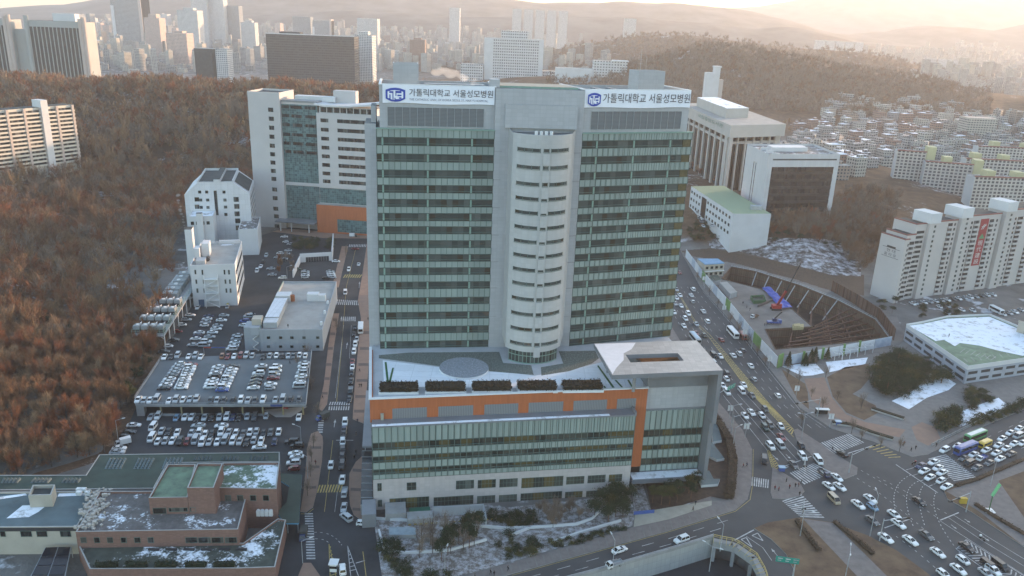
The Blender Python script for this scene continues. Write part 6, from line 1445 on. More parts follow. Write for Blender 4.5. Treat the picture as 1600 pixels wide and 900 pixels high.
def put_car(x, y, z, ang, kind, c, where, group, parts=True):
    key = (kind, c, parts)
    if key not in CARS: CARS[key] = make_car(KINDW[kind], c, parts)
    d = CARS[key]; nm = 'van' if kind == 'V' else 'car'
    o = bpy.data.objects.new(nm, d['body'] if parts else d); COL.objects.link(o)
    if parts:
        for n, me, loc in d['kids']: obj_(n, me, o, loc)
    o.location = (x, y, z); o.rotation_euler.z = ang; s = rng.uniform(.96, 1.03); o.scale = (s, s, s)
    tag(o, f'{CARCOL[c][0]} {KINDW[kind]} {where}', 'van' if kind == 'V' else 'car', group); NCAR[0] += 1
    return o
def head(u, v, du, dv, z):
    a, b = G(u, v, z), G(u + du, v + dv, z); return math.atan2(b.y - a.y, b.x - a.x)
AX = math.radians(8.8)
def row(spec, where, group, z, kinds='SSSSHSO', d='f', parts=True):
    """spec: list of (u, v, colour[, kind])"""
    for it in spec:
        u, v, c = it[:3]; k = it[3] if len(it) > 3 else rng.choice(kinds)
        p = G(u, v, z + .65); a = {'f': AX - PI / 2, 'b': AX + PI / 2, 'r': AX, 'l': AX + PI}[d] if isinstance(d, str) else head(u, v, d[0], d[1], z)
        put_car(p.x, p.y, z, a + rng.gauss(0, .02), k, c, where, group, parts)
def seq(u0, v0, u1, v1, cols): n = len(cols); return [(u0 + (u1 - u0) * i / (n - 1), v0 + (v1 - v0) * i / (n - 1), c) for i, c in enumerate(cols)]
GD, GL, GU, GM, GW, GJ, GQ, GA = 'cars parked on the deck', 'cars parked in the lower lot', 'cars parked in the upper lot', 'cars on the main road', 'cars on the left road', 'cars crossing the junction', 'cars queueing at the east crossing', 'cars at the apartments'
zD = ZD + .01
row([(257, 557.5, 'w'), (267.5, 557, 'k'), (277.5, 555, 's'), (295, 556.5, 'w'), (305, 555.5, 's'), (314, 557, 'w'), (347, 556.5, 'o', 'H'), (356, 556.5, 'r'), (366, 556, 'w'), (376, 555.5, 'r', 'O'), (385, 555, 's', 'O'), (394, 556, 's', 'H'), (411, 557, 'k'), (421.5, 556, 's'), (432, 555.5, 'w'), (441, 556.5, 'k'), (450.5, 555.5, 's'), (458.5, 556, 'g'), (468, 555, 'w'), (477, 556, 'w', 'H')], 'in the back row of the parking deck', GD, zD)
row(seq(280.5, 568, 255.5, 606.5, 'wsssgwswk'), 'in the first column on the parking deck', GD, zD, d='l')
row(seq(299, 569, 283, 605, 'rwwswwwsww'), 'in the second column on the parking deck', GD, zD, d='r')
row(seq(341, 573, 327.5, 604, 'wswkwww'), 'in the third column on the parking deck', GD, zD, d='l')
row(seq(364.5, 572, 347, 609, 'kwwswswwb'), 'in the fourth column on the parking deck', GD, zD, d='r')
row(seq(408, 572, 396, 605.5, 'wkwkgkw'), 'in the fifth column on the parking deck', GD, zD, d='l')
row([(433, 572, 'w'), (430, 579, 'w', 'V'), (428.5, 585, 's'), (427, 590.5, 'r'), (423, 600, 'w'), (422, 606, 's')], 'in the sixth column on the parking deck', GD, zD, d='r')
row(seq(475, 567, 467, 603, 'swwswswk')[:7] + [(467, 603, 's', 'V')], 'in the right edge column on the parking deck', GD, zD, d='l')
row([(216, 624, 'w'), (225, 625.5, 's', 'H'), (234.5, 625, 'w'), (245, 623.5, 's', 'V'), (264.5, 625.5, 'w'), (275, 624.5, 's', 'O'), (286, 624.5, 'w'), (297, 623, 's'), (307, 623.5, 's', 'O'), (329, 625, 'g', 'H'), (339, 625, 's', 'H'), (349.5, 625, 'g'), (364, 625, 'k', 'H'), (376.5, 624.5, 'w'), (387.5, 625, 's'), (398.5, 625, 'g', 'H'), (411, 624.5, 'w', 'O'), (430.5, 624, 's'), (442, 623.5, 's', 'V'), (454, 624, 'k'), (467, 624, 'g', 'H')], 'in the front row of the parking deck', GD, zD)
zg0 = .03
row([(236, 651, 's'), (247, 650, 'w', 'O'), (275.5, 653, 'c', 'H'), (289, 651, 'w'), (299.5, 651, 'w'), (309, 653, 'k'), (320, 651.5, 's'), (331, 652, 'k'), (343, 651, 's'), (354.5, 651, 'w'), (364, 651.5, 'n'), (373.5, 652, 'k'), (386.5, 651, 's', 'H'), (398, 651.5, 'g', 'O'), (416, 650, 's', 'H'), (467, 651.5, 'w')], 'just in front of the deck edge', GL, zg0)
row([(252.5, 673, 's'), (263.5, 674, 'k'), (277, 675.5, 'w'), (299, 676.5, 's'), (311, 676, 'w'), (320.5, 678.5, 'w', 'H'), (331, 677, 'k'), (345.5, 675, 'w'), (357.5, 675, 's'), (368.5, 676.5, 'w', 'H'), (380, 677, 'g'), (390.5, 675.5, 'w', 'H'), (400.5, 674.5, 's'), (412, 676, 'k'), (423, 675, 'g'), (435.5, 675, 'w', 'H')], 'in the middle row of the lower lot', GL, zg0)
row([(237, 684, 'w', 'V'), (246.5, 690, 'w'), (258, 689, 's', 'H'), (269.5, 688, 'w'), (281, 690, 'k'), (292, 690, 'r', 'H'), (305, 687.5, 's', 'V'), (315.5, 691, 'w'), (327, 690, 's'), (339.5, 690, 'w'), (351.5, 687.5, 's', 'V'), (363.5, 689, 'w'), (374.5, 689, 's'), (385.5, 691, 'k'), (396.5, 688, 's'), (408, 688.5, 'w'), (429, 690.5, 'n', 'H')], 'in the near row of the lower lot', GL, zg0)
row([(239, 667, 'w', 'V')], 'driving past the lower lot rows', GL, zg0, d=(-8, 10)); row([(346, 665, 'w', 'S'), (310, 664.5, 's', 'S')], 'left crosswise behind the middle row', GL, zg0, d='l'); row([(405, 698.5, 'w', 'S')], 'left crosswise in front of the near row', GL, zg0, d='l')
row([(209, 664, 'w', 'S'), (201, 675, 'k', 'S'), (196, 682, 'k', 'H'), (186, 700, 'w', 'S'), (183, 706, 's', 'S')], 'along the wood edge of the lower lot', GL, zg0, d='r')
row([(456, 690, 'k', 'O'), (464, 696, 'k', 'O'), (461.5, 708, 'w', 'S'), (464, 713, 'w', 'S'), (458.5, 723, 'w', 'O'), (459, 731.5, 'r', 'H')], 'beside the tree strip right of the lower lot', GL, zg0, d='l')
# upper lot
row([(325.5, 493.5, 'n'), (323.5, 498, 'w'), (321, 503, 's'), (319, 508, 'w')], 'in the far left column of the upper lot', GU, zg0, d='l'); row([(350, 492.5, 's'), (346, 500, 'w'), (340, 508.5, 's'), (337.5, 513.5, 'w')], 'in the far right column of the upper lot', GU, zg0, d='r')
row([(311, 519.5, 'w'), (308.5, 524, 'n'), (305.5, 529, 'w'), (301, 538.5, 's')], 'in the near left column of the upper lot', GU, zg0, d='l'); row([(332, 519, 'w'), (327.5, 526, 's'), (322.5, 533.5, 'w', 'O'), (319, 539.5, 's', 'V')], 'in the near right column of the upper lot', GU, zg0, d='r')
row([(371, 523.5, 's'), (369, 529, 's'), (367, 534.5, 'w'), (365, 540, 'w'), (362, 545, 'w')], 'beside the stair of the grey hall', GU, zg0, d='l'); row([(391, 491, 'g'), (388, 494, 's', 'O'), (382, 501.5, 'b'), (379.5, 508, 'w')], 'along the left side of the grey hall', GU, zg0, d='l')
row([(297, 492, 'w'), (291, 499, 's'), (285, 507, 'w'), (278.5, 517.5, 'r'), (271.5, 530.5, 'g'), (263.5, 540.5, 'w'), (256, 549, 'g')], 'under the cooling platform', GU, zg0, d='r')
put_car(*G2(309, 480, .6), zg0, AX - PI / 2, 'S', 'w', 'by the blue door of the flat roofed building', GU)
# by the annex
row([(444, 369.5, 'w'), (446, 377.5, 'w', 'H'), (454, 381, 's'), (450, 391, 's'), (447, 396, 's'), (437, 395.5, 'w', 'H'), (432.5, 402, 's', 'H'), (443, 404.5, 'w'), (440, 407, 'g'), (423, 419.5, 's'), (425, 429, 's'), (441, 434, 'w')], 'in the lane before the annex', GU, zg0, d='l', parts=False)
row([(416, 399, 's'), (411, 409, 'k'), (407.5, 416, 'w'), (401.5, 423, 'w')], 'along the foot of the white lane wing', GU, zg0, d=(-4, 8), parts=False)
row([(477, 424, 's'), (477, 427, 's'), (477, 430, 'w'), (476.5, 433, 's'), (516, 424, 's'), (517, 427, 'w'), (518, 430, 'w'), (519, 433, 's'), (525, 408, 'w'), (464, 420, 'e'), (510, 434, 'k')], 'in the small walled yard', GU, zg0, d='r', parts=False)
# left road
GLd = (-3, 20); GLu = (3, -20)
row([(545, 421, 'w'), (539.5, 457, 'w', 'V')], 'driving down the upper left road', GW, zg0, d=GLd); row([(560.5, 412.5, 'w')], 'driving up the upper left road', GW, zg0, d=GLu); row([(555, 388.5, 'r')], 'turning at the top of the left road', GW, zg0, d='r')
row([(554.5, 511, 'k'), (553, 521, 'k'), (557.5, 530, 's', 'H'), (555, 538, 'w'), (553, 549.5, 'w', 'O'), (550.5, 564.5, 'r'), (550.5, 573, 'w'), (549.5, 582, 'k'), (548.5, 595, 'k'), (546, 623, 'k')], 'waiting in the right lane of the left road', GW, zg0, d=GLd)
row([(539, 660, 'w', 'O'), (537.5, 671, 'n'), (537, 678, 'k'), (535.5, 691, 'w', 'O'), (535.5, 704, 'k', 'O'), (534.5, 714, 'k'), (534.5, 727, 'k', 'O'), (535, 749, 'w'), (537.5, 792.5, 's')], 'in the kerb queue by the hospital', GW, zg0, d=GLd)
row([(517, 727, 'w')], 'driving alone down the left road', GW, zg0, d=GLd); row([(541, 808, 's')], 'slanting off the kerb queue end', GW, zg0, d=(-14, -10)); row([(567, 817, 'w')], 'crosswise at the corner by the ramp', GW, zg0, d=(20, 0)); row([(535, 889, 'w')], 'between the hatched wedges of the left road', GW, zg0, d=(-2, -20)); row([(467, 651, 'g')][:0], '', GW, zg0)
# main road: own half (coming down), other half (going up)
dn = (10, 12); up_ = (-10, -12)
row([(1057, 452, 's'), (1062.5, 461, 'w'), (1057, 465, 'w'), (1055, 474, 's'), (1064, 477.5, 'w'), (1053, 487.5, 'w'), (1075.5, 490, 'w'), (1071, 498, 'w'), (1068.5, 509, 'w'), (1062, 425.5, 'r'), (1088, 506, 's')], 'on the far stretch of the near carriageway', GM, zg0, d=(10, 13))
row([(1083, 452, 'w', 'O'), (1080, 461, 'w'), (1082.5, 471, 's', 'H'), (1099, 486, 'w'), (1105, 502, 'w'), (1127, 530.5, 'r'), (1145.5, 555, 'w'), (1155, 552.5, 's', 'O'), (1160.5, 547, 'g'), (1173, 571, 'w'), (1178, 592, 's', 'H'), (1215, 617.5, 'w')], 'on the far carriageway of the main road', GM, zg0, d=(-10, -12))
row([(1087.5, 520, 'r'), (1100.5, 524, 'e', 'H'), (1115, 555, 'k', 'V'), (1125, 556, 'w'), (1115.5, 568, 's', 'V'), (1136.5, 585, 'k', 'O'), (1135.5, 592, 'w', 'H'), (1129, 602, 'w'), (1162, 601, 'w'), (1159, 611, 'w', 'V'), (1136, 612.5, 'w'), (1175, 617.5, 'g'), (1164, 649, 'w'), (1174, 644, 'w'), (1190.5, 649, 'w'), (1195.5, 639, 'g', 'H'), (1195.5, 668, 'e', 'O'), (1203, 664, 'g'), (1220, 666, 'w'), (1221, 682.5, 'r'), (1204, 697, 'w'), (1219, 695, 's', 'V'), (1252, 696, 'k'), (1254, 713, 'w'), (1240, 726, 'g')], 'in the lanes towards the junction', GM, zg0, d=dn)
row([(1278.5, 719, 'w', 'V')], 'stopped on the crossing stop line', GM, zg0, d=dn); row([(1194, 719, 'k', 'V')], 'on the slip lane by the pavement', GM, zg0, d=(1, 14)); row([(1316, 708, 'k', 'S')], 'on the crossing beyond the median island', GM, zg0, d=(-12, -8))
jd = (12, 9)
row([(1307.5, 745.5, 'w'), (1295, 759, 'w'), (1312, 760, 'w'), (1341, 788, 'w'), (1360, 779, 'w'), (1363.5, 792, 'c', 'H'), (1363, 813, 'g'), (1397.5, 803.5, 'w'), (1404, 818, 'w'), (1384, 840, 'w'), (1422.5, 844, 'w'), (1447.5, 836, 'g'), (1465.5, 863, 'w'), (1505, 875, 'w', 'H'), (1497.5, 889, 'w'), (1474, 896, 'w', 'H'), (1541, 895, 's'), (1552, 891, 'w', 'O'), (1545, 884, 'k', 'V'), (1562, 883, 'k', 'V')], 'crossing the junction', GJ, zg0, kinds='S', d=jd)
row([(1303, 780, 't', 'V')], 'crossing the junction alone', GJ, zg0, d=(8, 8)); row([(1436, 783, 'k', 'S')], 'turning across the dotted guide lines', GJ, zg0, d=jd); row([(1511, 855, 'k', 'S')], 'beside the chevron wedge', GJ, zg0, d=jd)
qd = (-14, 7)
row([(1439, 727.5, 'n'), (1459, 722, 'w'), (1444, 735.5, 'w'), (1465.5, 730.5, 'w'), (1472, 738, 'w'), (1453, 745.5, 'w'), (1470, 751, 'w', 'H'), (1479, 760, 'w')], 'past the crossing at the east stop line', GQ, zg0, kinds='S', d=qd)
row([(1476, 703, 'w', 'O'), (1497, 696.5, 'w'), (1506, 715.5, 'g'), (1521, 710, 'w'), (1514, 724, 'k', 'V'), (1527, 730.5, 'g'), (1541, 703, 'w'), (1557, 707.5, 'w'), (1546, 723, 'g'), (1562.5, 716.5, 'w'), (1580, 709, 'g'), (1560.5, 695.5, 'w'), (1572.5, 700.5, 'w'), (1566, 685, 'w'), (1579, 676, 'w'), (1592.5, 669, 'w'), (1585, 693, 'w'), (1591, 681, 's', 'V'), (1598, 692, 'w')], 'in the queue on the east road', GQ, zg0, kinds='S', d=qd)
row([(968, 859, 'w', 'S')], 'on the south road behind the open truck', GM, zg0, d=(16, -6)); row([(1065, 843, 'w', 'O')], 'with dark roof hatch beside the underpass wall', GM, zg0, d=(-16, 6))
row([(1426 + 9 * i, 474 - 1.0 * i, 'wgwswswgwswsgww'[i]) for i in range(15)] + [(1468, 479, 'w'), (1480, 478, 's'), (1503, 484, 'w'), (1520, 485, 'w'), (1586, 487, 'w'), (1577, 489, 's'), (1568, 491, 'w'), (1596, 484, 's'), (1430, 473, 's'), (1480, 489, 'w')], 'in the car park before the apartment block', GA, zg0, d=(10, 5), parts=False)
row([(1561, 504, 'w'), (1541, 566, 's', 'S')], 'beside the garage', GA, zg0, d=(10, 5), parts=False)
row([(1084 + 3 * i, 318 + 7 * i, 'wgswgs'[i]) for i in range(6)] + [(1092, 341, 'g'), (1100, 345, 'k'), (1113, 352, 's'), (1122, 352, 's')], 'beside the green roofed low building', 'cars near the low white building', hz(140, 560) + .1, d=(6, 6), parts=False)
# ---- buses, trucks, motorcycles
def big(kind, label, cat, u, v, du, dv, L, Wd, H, body, roofc=None, z=.035):
    p = G(u, v, z + H / 2); a = head(u, v, du, dv, z)
    t = bpy.data.objects.new(kind, None); COL.objects.link(t); t.location = (p.x, p.y, z); t.rotation_euler.z = a; tag(t, label, cat)
    mb = MB(); h = L / 2; loft(mb, [(-h, H - .15, Wd * .47), (-h + .2, H, Wd / 2), (h - .5, H, Wd / 2), (h - .05, H - .5, Wd * .47)], .35); part('body', mb, body, t)
    mb = MB(); mb.box(-h + .8, h - 1, -Wd * .3, Wd * .3, H, H + .12); 
    part('roof_panel', mb, roofc or white_metal, t)
    for s in (-1, 1):
        mb = MB(); y = s * (Wd / 2 + .012); mb.face([(-h + .6, y, H * .48), (h - .6, y, H * .48), (h - .6, y, H - .42), (-h + .6, y, H - .42)]); part('side_window', mb, cglass, t)
    mb = MB(); mb.face([(h + .01, -Wd * .42, H * .42), (h + .01, Wd * .42, H * .42), (h - .02, Wd * .4, H - .5), (h - .02, -Wd * .4, H - .5)]); part('windscreen', mb, cglass, t)
    mb = MB(); mb.face([(-h - .01, -Wd * .4, H * .5), (-h - .01, Wd * .4, H * .5), (-h - .01, Wd * .4, H - .45), (-h - .01, -Wd * .4, H - .45)]); part('rear_window', mb, cglass, t)
    for sx in (-h * .6, h * .62):
        for sy in (-1, 1): o = obj_('wheel', wheel_mesh(), t, (sx, sy * (Wd / 2 - .1), .42)); o.scale = (1.35, 1.2, 1.35)
    return t
big('bus', 'white and pale green bus on the far carriageway beside the hoarding', 'bus', 1145, 519, -12, -13, 11, 2.5, 3.1, CPM['w'])
big('bus', 'pale silver bus half hidden behind the hospital roof canopy', 'bus', 1086, 528, 12, 14, 10.5, 2.5, 3.0, CPM['s'], CPM['c'])
big('bus', 'blue bus waiting in the east queue', 'bus', 1509, 700, -18, 7, 11, 2.5, 3.2, CPM['b'], CPM['b'])
big('bus', 'green bus with white roof panel behind the blue bus', 'bus', 1524, 681, -18, 7, 11, 2.5, 3.2, CPM['q'])
big('minibus', 'yellow minibus behind the blue bus', 'bus', 1539, 693, -16, 7, 6, 2.1, 2.4, CPM['y'], CPM['y'])
big('bus', 'white bus standing at the kerb of the left road', 'bus', 563.5, 512, -1, 20, 9, 2.4, 3.0, CPM['w'])
big('bus', 'small red bus tucked beside the white bus at the hoarding', 'bus', 1160, 524, -12, -13, 7, 2.2, 2.7, CPM['r'], CPM['r'])
big('bus', 'white coach parked by the garage near the apartments', 'bus', 1557, 480 + 4, 14, 7, 9, 2.4, 3, CPM['w'])
def truck(label, u, v, du, dv, cab, bed, load=None, L=5.0, box=False, z=.035, sc=1.0):
    p = G(u, v, z + .8); a = head(u, v, du, dv, z)
    t = bpy.data.objects.new('truck', None); COL.objects.link(t); t.location = (p.x, p.y, z); t.rotation_euler.z = a; t.scale = (sc,) * 3; tag(t, label, 'truck')
    h = L / 2; mb = MB(); loft(mb, [(h - 1.55, 1.15, .82), (h - .1, 1.1, .84), (h, .9, .8)], .4); mb.prism([(h - 1.5, -.72), (h - .55, -.7), (h - .55, .7), (h - 1.5, .72)], 1.82, 1.9)
    for s in (-1, 1): mb.beam((h - 1.5, s * .8, 1.1), (h - 1.5, s * .72, 1.85), .1, .1); mb.beam((h - .15, s * .8, 1.1), (h - .55, s * .7, 1.85), .08, .08)
    part('cab', mb, cab, t); mb = MB(); B = [(h - 1.5, -.8, 1.1), (h - .14, -.8, 1.1), (h - .14, .8, 1.1), (h - 1.5, .8, 1.1)]; R = [(h - 1.5, -.7, 1.82), (h - .57, -.68, 1.82), (h - .57, .68, 1.82), (h - 1.5, .7, 1.82)]
    for i in range(4): mb.face([B[i], B[(i + 1) % 4], R[(i + 1) % 4], R[i]])
    part('window', mb, cglass, t)
    mb = MB()
    if box: mb.box(-h, h - 1.65, -.95, .95, .7, 2.5)
    else:
        mb.box(-h, h - 1.65, -.85, .85, .62, .74)
        for (x0, x1, y0, y1) in ((-h, h - 1.65, -.88, -.82), (-h, h - 1.65, .82, .88), (-h - .05, -h, -.88, .88), (h - 1.66, h - 1.6, -.88, .88)): mb.box(x0, x1, y0, y1, .6, 1.15)
    part('box_body' if box else 'load_bed', mb, bed, t)
    if load: mb = MB(); 
    if load:
        for _ in range(14): x, y = rng.uniform(-h + .3, h - 2), rng.uniform(-.5, .5); s = rng.uniform(.2, .45); mb.box(x - s, x + s, y - s * .7, y + s * .7, .75, .9 + rng.uniform(.2, .9))
        part('load', mb, load, t)
    for sx in (-h * .55, h * .62):
        for sy in (-1, 1): obj_('wheel', wheel_mesh(), t, (sx, sy * .75, .34))
    return t
truck('small white open truck on the south road above the underpass', 960, 881, -14, 5, CPM['w'], metal)
truck('small truck with yellow load before the zigzag stair', 355, 478, -1, 10, CPM['s'], metal, mat('yellow load', (.45, .38, .06), .8), L=5)
truck('blue pickup truck with silver crew cab on the junction crossing', 1287.5, 739, 10, 9, CPM['n'], CPM['g']); truck('white truck with blue load bed in the east queue', 1534, 715, -14, 7, CPM['w'], CPM['b'])
truck('dark box truck turning by the brick building', 474, 836, -3, 12, CPM['n'], mat('dark canvas', (.07, .07, .065), .9), box=True); truck('dark van truck on the small crossing by the lot exit', 504, 652, -8, 3, CPM['b'], mat('grey canvas', (.1, .105, .1), .9), box=True)
truck('grey open truck in the kerb queue by the hatched hump', 538, 769, -2, 14, CPM['s'], metal); truck('dark open truck waiting in the right lane of the left road', 547.5, 609, -2, 14, CPM['g'], metal)
truck('white box truck at the head of the left road by the orange entrance', 552, 368.5, 10, 0, CPM['k'], white_metal, box=True); truck('white pickup truck in the trodden site yard', 1179, 494, -10, 3, CPM['w'], mat('rusty bed', (.2, .11, .07), .8)); truck('white flatbed parked at the wood edge of the lower lot', 192, 692, -8, 2, CPM['w'], white_metal, box=True)
rider_m = mat('dark rider clothes', (.03, .032, .04), .9); helm = mat('pale helmet', (.6, .6, .62), .4)
for u, v, d, lab in ((1535, 841, (12, 9), 'motorcycle with rider and pale box on the lower right road'), (1428, 723, (-12, 4), 'small motorcycle with red box at the east stop line')):
    p = G(u, v, .6); t = bpy.data.objects.new('motorcycle', None); COL.objects.link(t); t.location = (p.x, p.y, .035); t.rotation_euler.z = head(u, v, *d, 0); tag(t, lab, 'motorcycle')
    mb = MB(); mb.beam((-.6, 0, .65), (.5, 0, .75), .25, .3); mb.beam((.5, 0, .75), (.75, 0, .35), .1, .1); mb.beam((.55, -.35, 1.05), (.55, .35, 1.05), .06, .06); mb.beam((.5, 0, .8), (.55, 0, 1.05), .08, .08); part('frame', mb, CPM['k'], t)
    for sx in (-.7, .72): mb = MB(); mb.bar((sx, -.06, .3), (sx, .06, .3), .3, 0, 12); part('wheel', mb, black, t)
    mb = MB(); mb.box(-.95, -.5, -.25, .25, .85, 1.3); part('box', mb, CPM['w'] if u > 1500 else CPM['r'], t)
# ================================================================== PEOPLE
def make_person(pose):
    P = {'pelvis': (0, 0, .95), 'belly': (0, 0, 1.1), 'chest': (.02, 0, 1.35), 'neck': (.02, 0, 1.5), 'head0': (.04, 0, 1.58), 'head1': (.05, 0, 1.72)}
    st = .28 if pose == 'walk' else .05
    for s, n in ((-1, 'r'), (1, 'l')):
        f = s * st
        P['hip' + n] = (0, s * .1, .9); P['knee' + n] = (f * .6 + .05, s * .11, .5); P['ank' + n] = (f, s * .11, .1); P['toe' + n] = (f + .16, s * .12, .05)
        P['sho' + n] = (.0, s * .18, 1.42); P['elb' + n] = (-f * .5 - .03, s * .25, 1.15); P['wri' + n] = (-f * .8 + .08, s * .25, .92); P['hand' + n] = (-f * .85 + .1, s * .25, .82)
    E_ = [('pelvis', 'belly'), ('belly', 'chest'), ('chest', 'neck'), ('neck', 'head0'), ('head0', 'head1')]
    for n in 'rl': E_ += [('pelvis', 'hip' + n), ('hip' + n, 'knee' + n), ('knee' + n, 'ank' + n), ('ank' + n, 'toe' + n), ('chest', 'sho' + n), ('sho' + n, 'elb' + n), ('elb' + n, 'wri' + n), ('wri' + n, 'hand' + n)]
    Rr = {'pelvis': .15, 'belly': .14, 'chest': .16, 'neck': .06, 'head0': .09, 'head1': .1, 'hip': .11, 'knee': .075, 'ank': .05, 'toe': .045, 'sho': .09, 'elb': .065, 'wri': .05, 'hand': .045}
    ks = list(P); me = bpy.data.meshes.new('person'); me.from_pydata([P[k] for k in ks], [(ks.index(a), ks.index(b)) for a, b in E_], [])
    o = bpy.data.objects.new('person', me); COL.objects.link(o); md = o.modifiers.new('s', 'SKIN'); 
    for i, k in enumerate(ks):
        r = Rr.get(k, Rr.get(k[:-1], .1)); me.skin_vertices[0].data[i].radius = (r, r)
    me.skin_vertices[0].data[0].use_root = True; sb = o.modifiers.new('d', 'SUBSURF'); sb.levels = 1; sb.render_levels = 1
    bpy.context.view_layer.update(); m2 = bpy.data.meshes.new_from_object(o.evaluated_get(bpy.context.evaluated_depsgraph_get())); bpy.data.objects.remove(o); return m2
skin = mat('skin', (.45, .3, .22), .7, .05, 5); hair_m = mat('black hair', (.015, .013, .012), .6, .1, 5); trou = mat('dark trousers', (.025, .027, .035), .9, .1, 5)
COATS = {'black': (.015, .015, .018), 'dark red': (.16, .02, .025), 'navy': (.02, .03, .08), 'grey': (.14, .14, .15), 'brown': (.1, .06, .04), 'white': (.6, .6, .6)}
PM = {}
hair_me = temp_mesh(MB().bar((.03, 0, 1.68), (.03, 0, 1.83), .115, 0, 8, .06), [hair_m])
def person_mesh(pose, coat):
    k = (pose, coat)
    if k not in PM:
        if pose not in PM: PM[pose] = make_person(pose)
        m = PM[pose].copy(); m.materials.clear()
        for x in (skin, MAT.get(coat + ' coat') or mat(coat + ' coat', COATS[coat], .9, .1, 4), trou): m.materials.append(x)
        for p in m.polygons: z = p.center.z; p.material_index = 0 if z > 1.5 or (abs(p.center.y) > .2 and z < .9) else (1 if z > .86 else 2)
        PM[k] = m
    return PM[k]
def put_person(u, v, coat, pose, where, dirn=None, z=.04):
    p = G(u, v, z + .85); o = bpy.data.objects.new('person', person_mesh(pose, coat)); COL.objects.link(o); o.location = (p.x, p.y, z); o.rotation_euler.z = dirn if dirn is not None else rng.uniform(0, 6.28)
    tag(o, f'person in {coat} coat {where}', 'person', 'people on foot'); obj_('hair', hair_me, o)
for u, v, c, ps, w_ in ((1211, 762, 'dark red', 'stand', 'waiting on the traffic island'), (1217, 764, 'dark red', 'stand', 'waiting on the traffic island'), (1229, 750, 'black', 'stand', 'waiting on the traffic island'), (1234, 760, 'dark red', 'stand', 'waiting on the traffic island'), (1243, 758, 'black', 'stand', 'waiting on the traffic island'), (1248, 757, 'dark red', 'stand', 'waiting on the traffic island'), (1252, 753, 'black', 'stand', 'waiting on the traffic island'), (1249.5, 771, 'black', 'stand', 'at the tip of the traffic island'), (1255.5, 800, 'black', 'walk', 'crossing to the grass island'),
                        (1161.5, 727, 'dark red', 'walk', 'on the tiled pavement by the slip lane'), (1167, 726, 'navy', 'walk', 'on the tiled pavement by the slip lane'), (1301, 701, 'black', 'walk', 'on the crossing beyond the median'), (1411, 694, 'brown', 'walk', 'on the park corner pavement'), (1413, 692, 'dark red', 'walk', 'on the park corner pavement'), (1424, 702, 'black', 'walk', 'on the park corner pavement'), (1431, 699, 'black', 'walk', 'on the park corner pavement'), (1463, 695, 'black', 'walk', 'by the park railing'), (1322, 661, 'black', 'walk', 'on the park side pavement'),
                        (1083, 795, 'brown', 'walk', 'on the beige plaza'), (1087, 785, 'black', 'walk', 'on the beige plaza'), (794, 888, 'black', 'walk', 'on the south pavement'), (766.5, 893, 'black', 'walk', 'on the south pavement'), (772, 896, 'black', 'stand', 'on the south pavement'), (742, 898, 'grey', 'walk', 'on the south pavement'), (561.5, 602, 'black', 'walk', 'on the brick pavement by the left road'), (564.5, 602, 'black', 'walk', 'on the brick pavement by the left road'), (562, 578, 'black', 'walk', 'on the brick pavement by the left road'), (575, 498, 'black', 'stand', 'on the brick pavement by the left road'), (556.5, 677, 'black', 'walk', 'under the side canopy edge'), (558.5, 657, 'navy', 'walk', 'under the side canopy edge'), (556, 706, 'black', 'walk', 'on the rounded brick kerb'), (553.5, 714, 'black', 'walk', 'on the rounded brick kerb'), (493, 722, 'dark red', 'walk', 'on the brick strip left of the road'), (504, 620, 'black', 'walk', 'on the narrow brick strip'),
                        (1161, 473, 'black', 'stand', 'on the site yard'), (1167, 479, 'black', 'stand', 'on the site yard'), (1172, 483, 'black', 'walk', 'on the site yard'), (1195, 507, 'black', 'stand', 'by the blue crane truck'), (1198.5, 506, 'navy', 'stand', 'by the blue crane truck')): put_person(u, v, c, ps, w_, z=.17 if 'pavement' in w_ or 'island' in w_ or 'brick' in w_ else .04)
put_person(450, 509, 'black', 'walk', 'on the pale roof of the grey hall', z=ZH - .68); put_person(453, 566, 'black', 'walk', 'on the deck behind the back row', z=ZD + .01); put_person(1483, 524, 'black', 'stand', 'on the snowy garage roof', z=zg + .06)
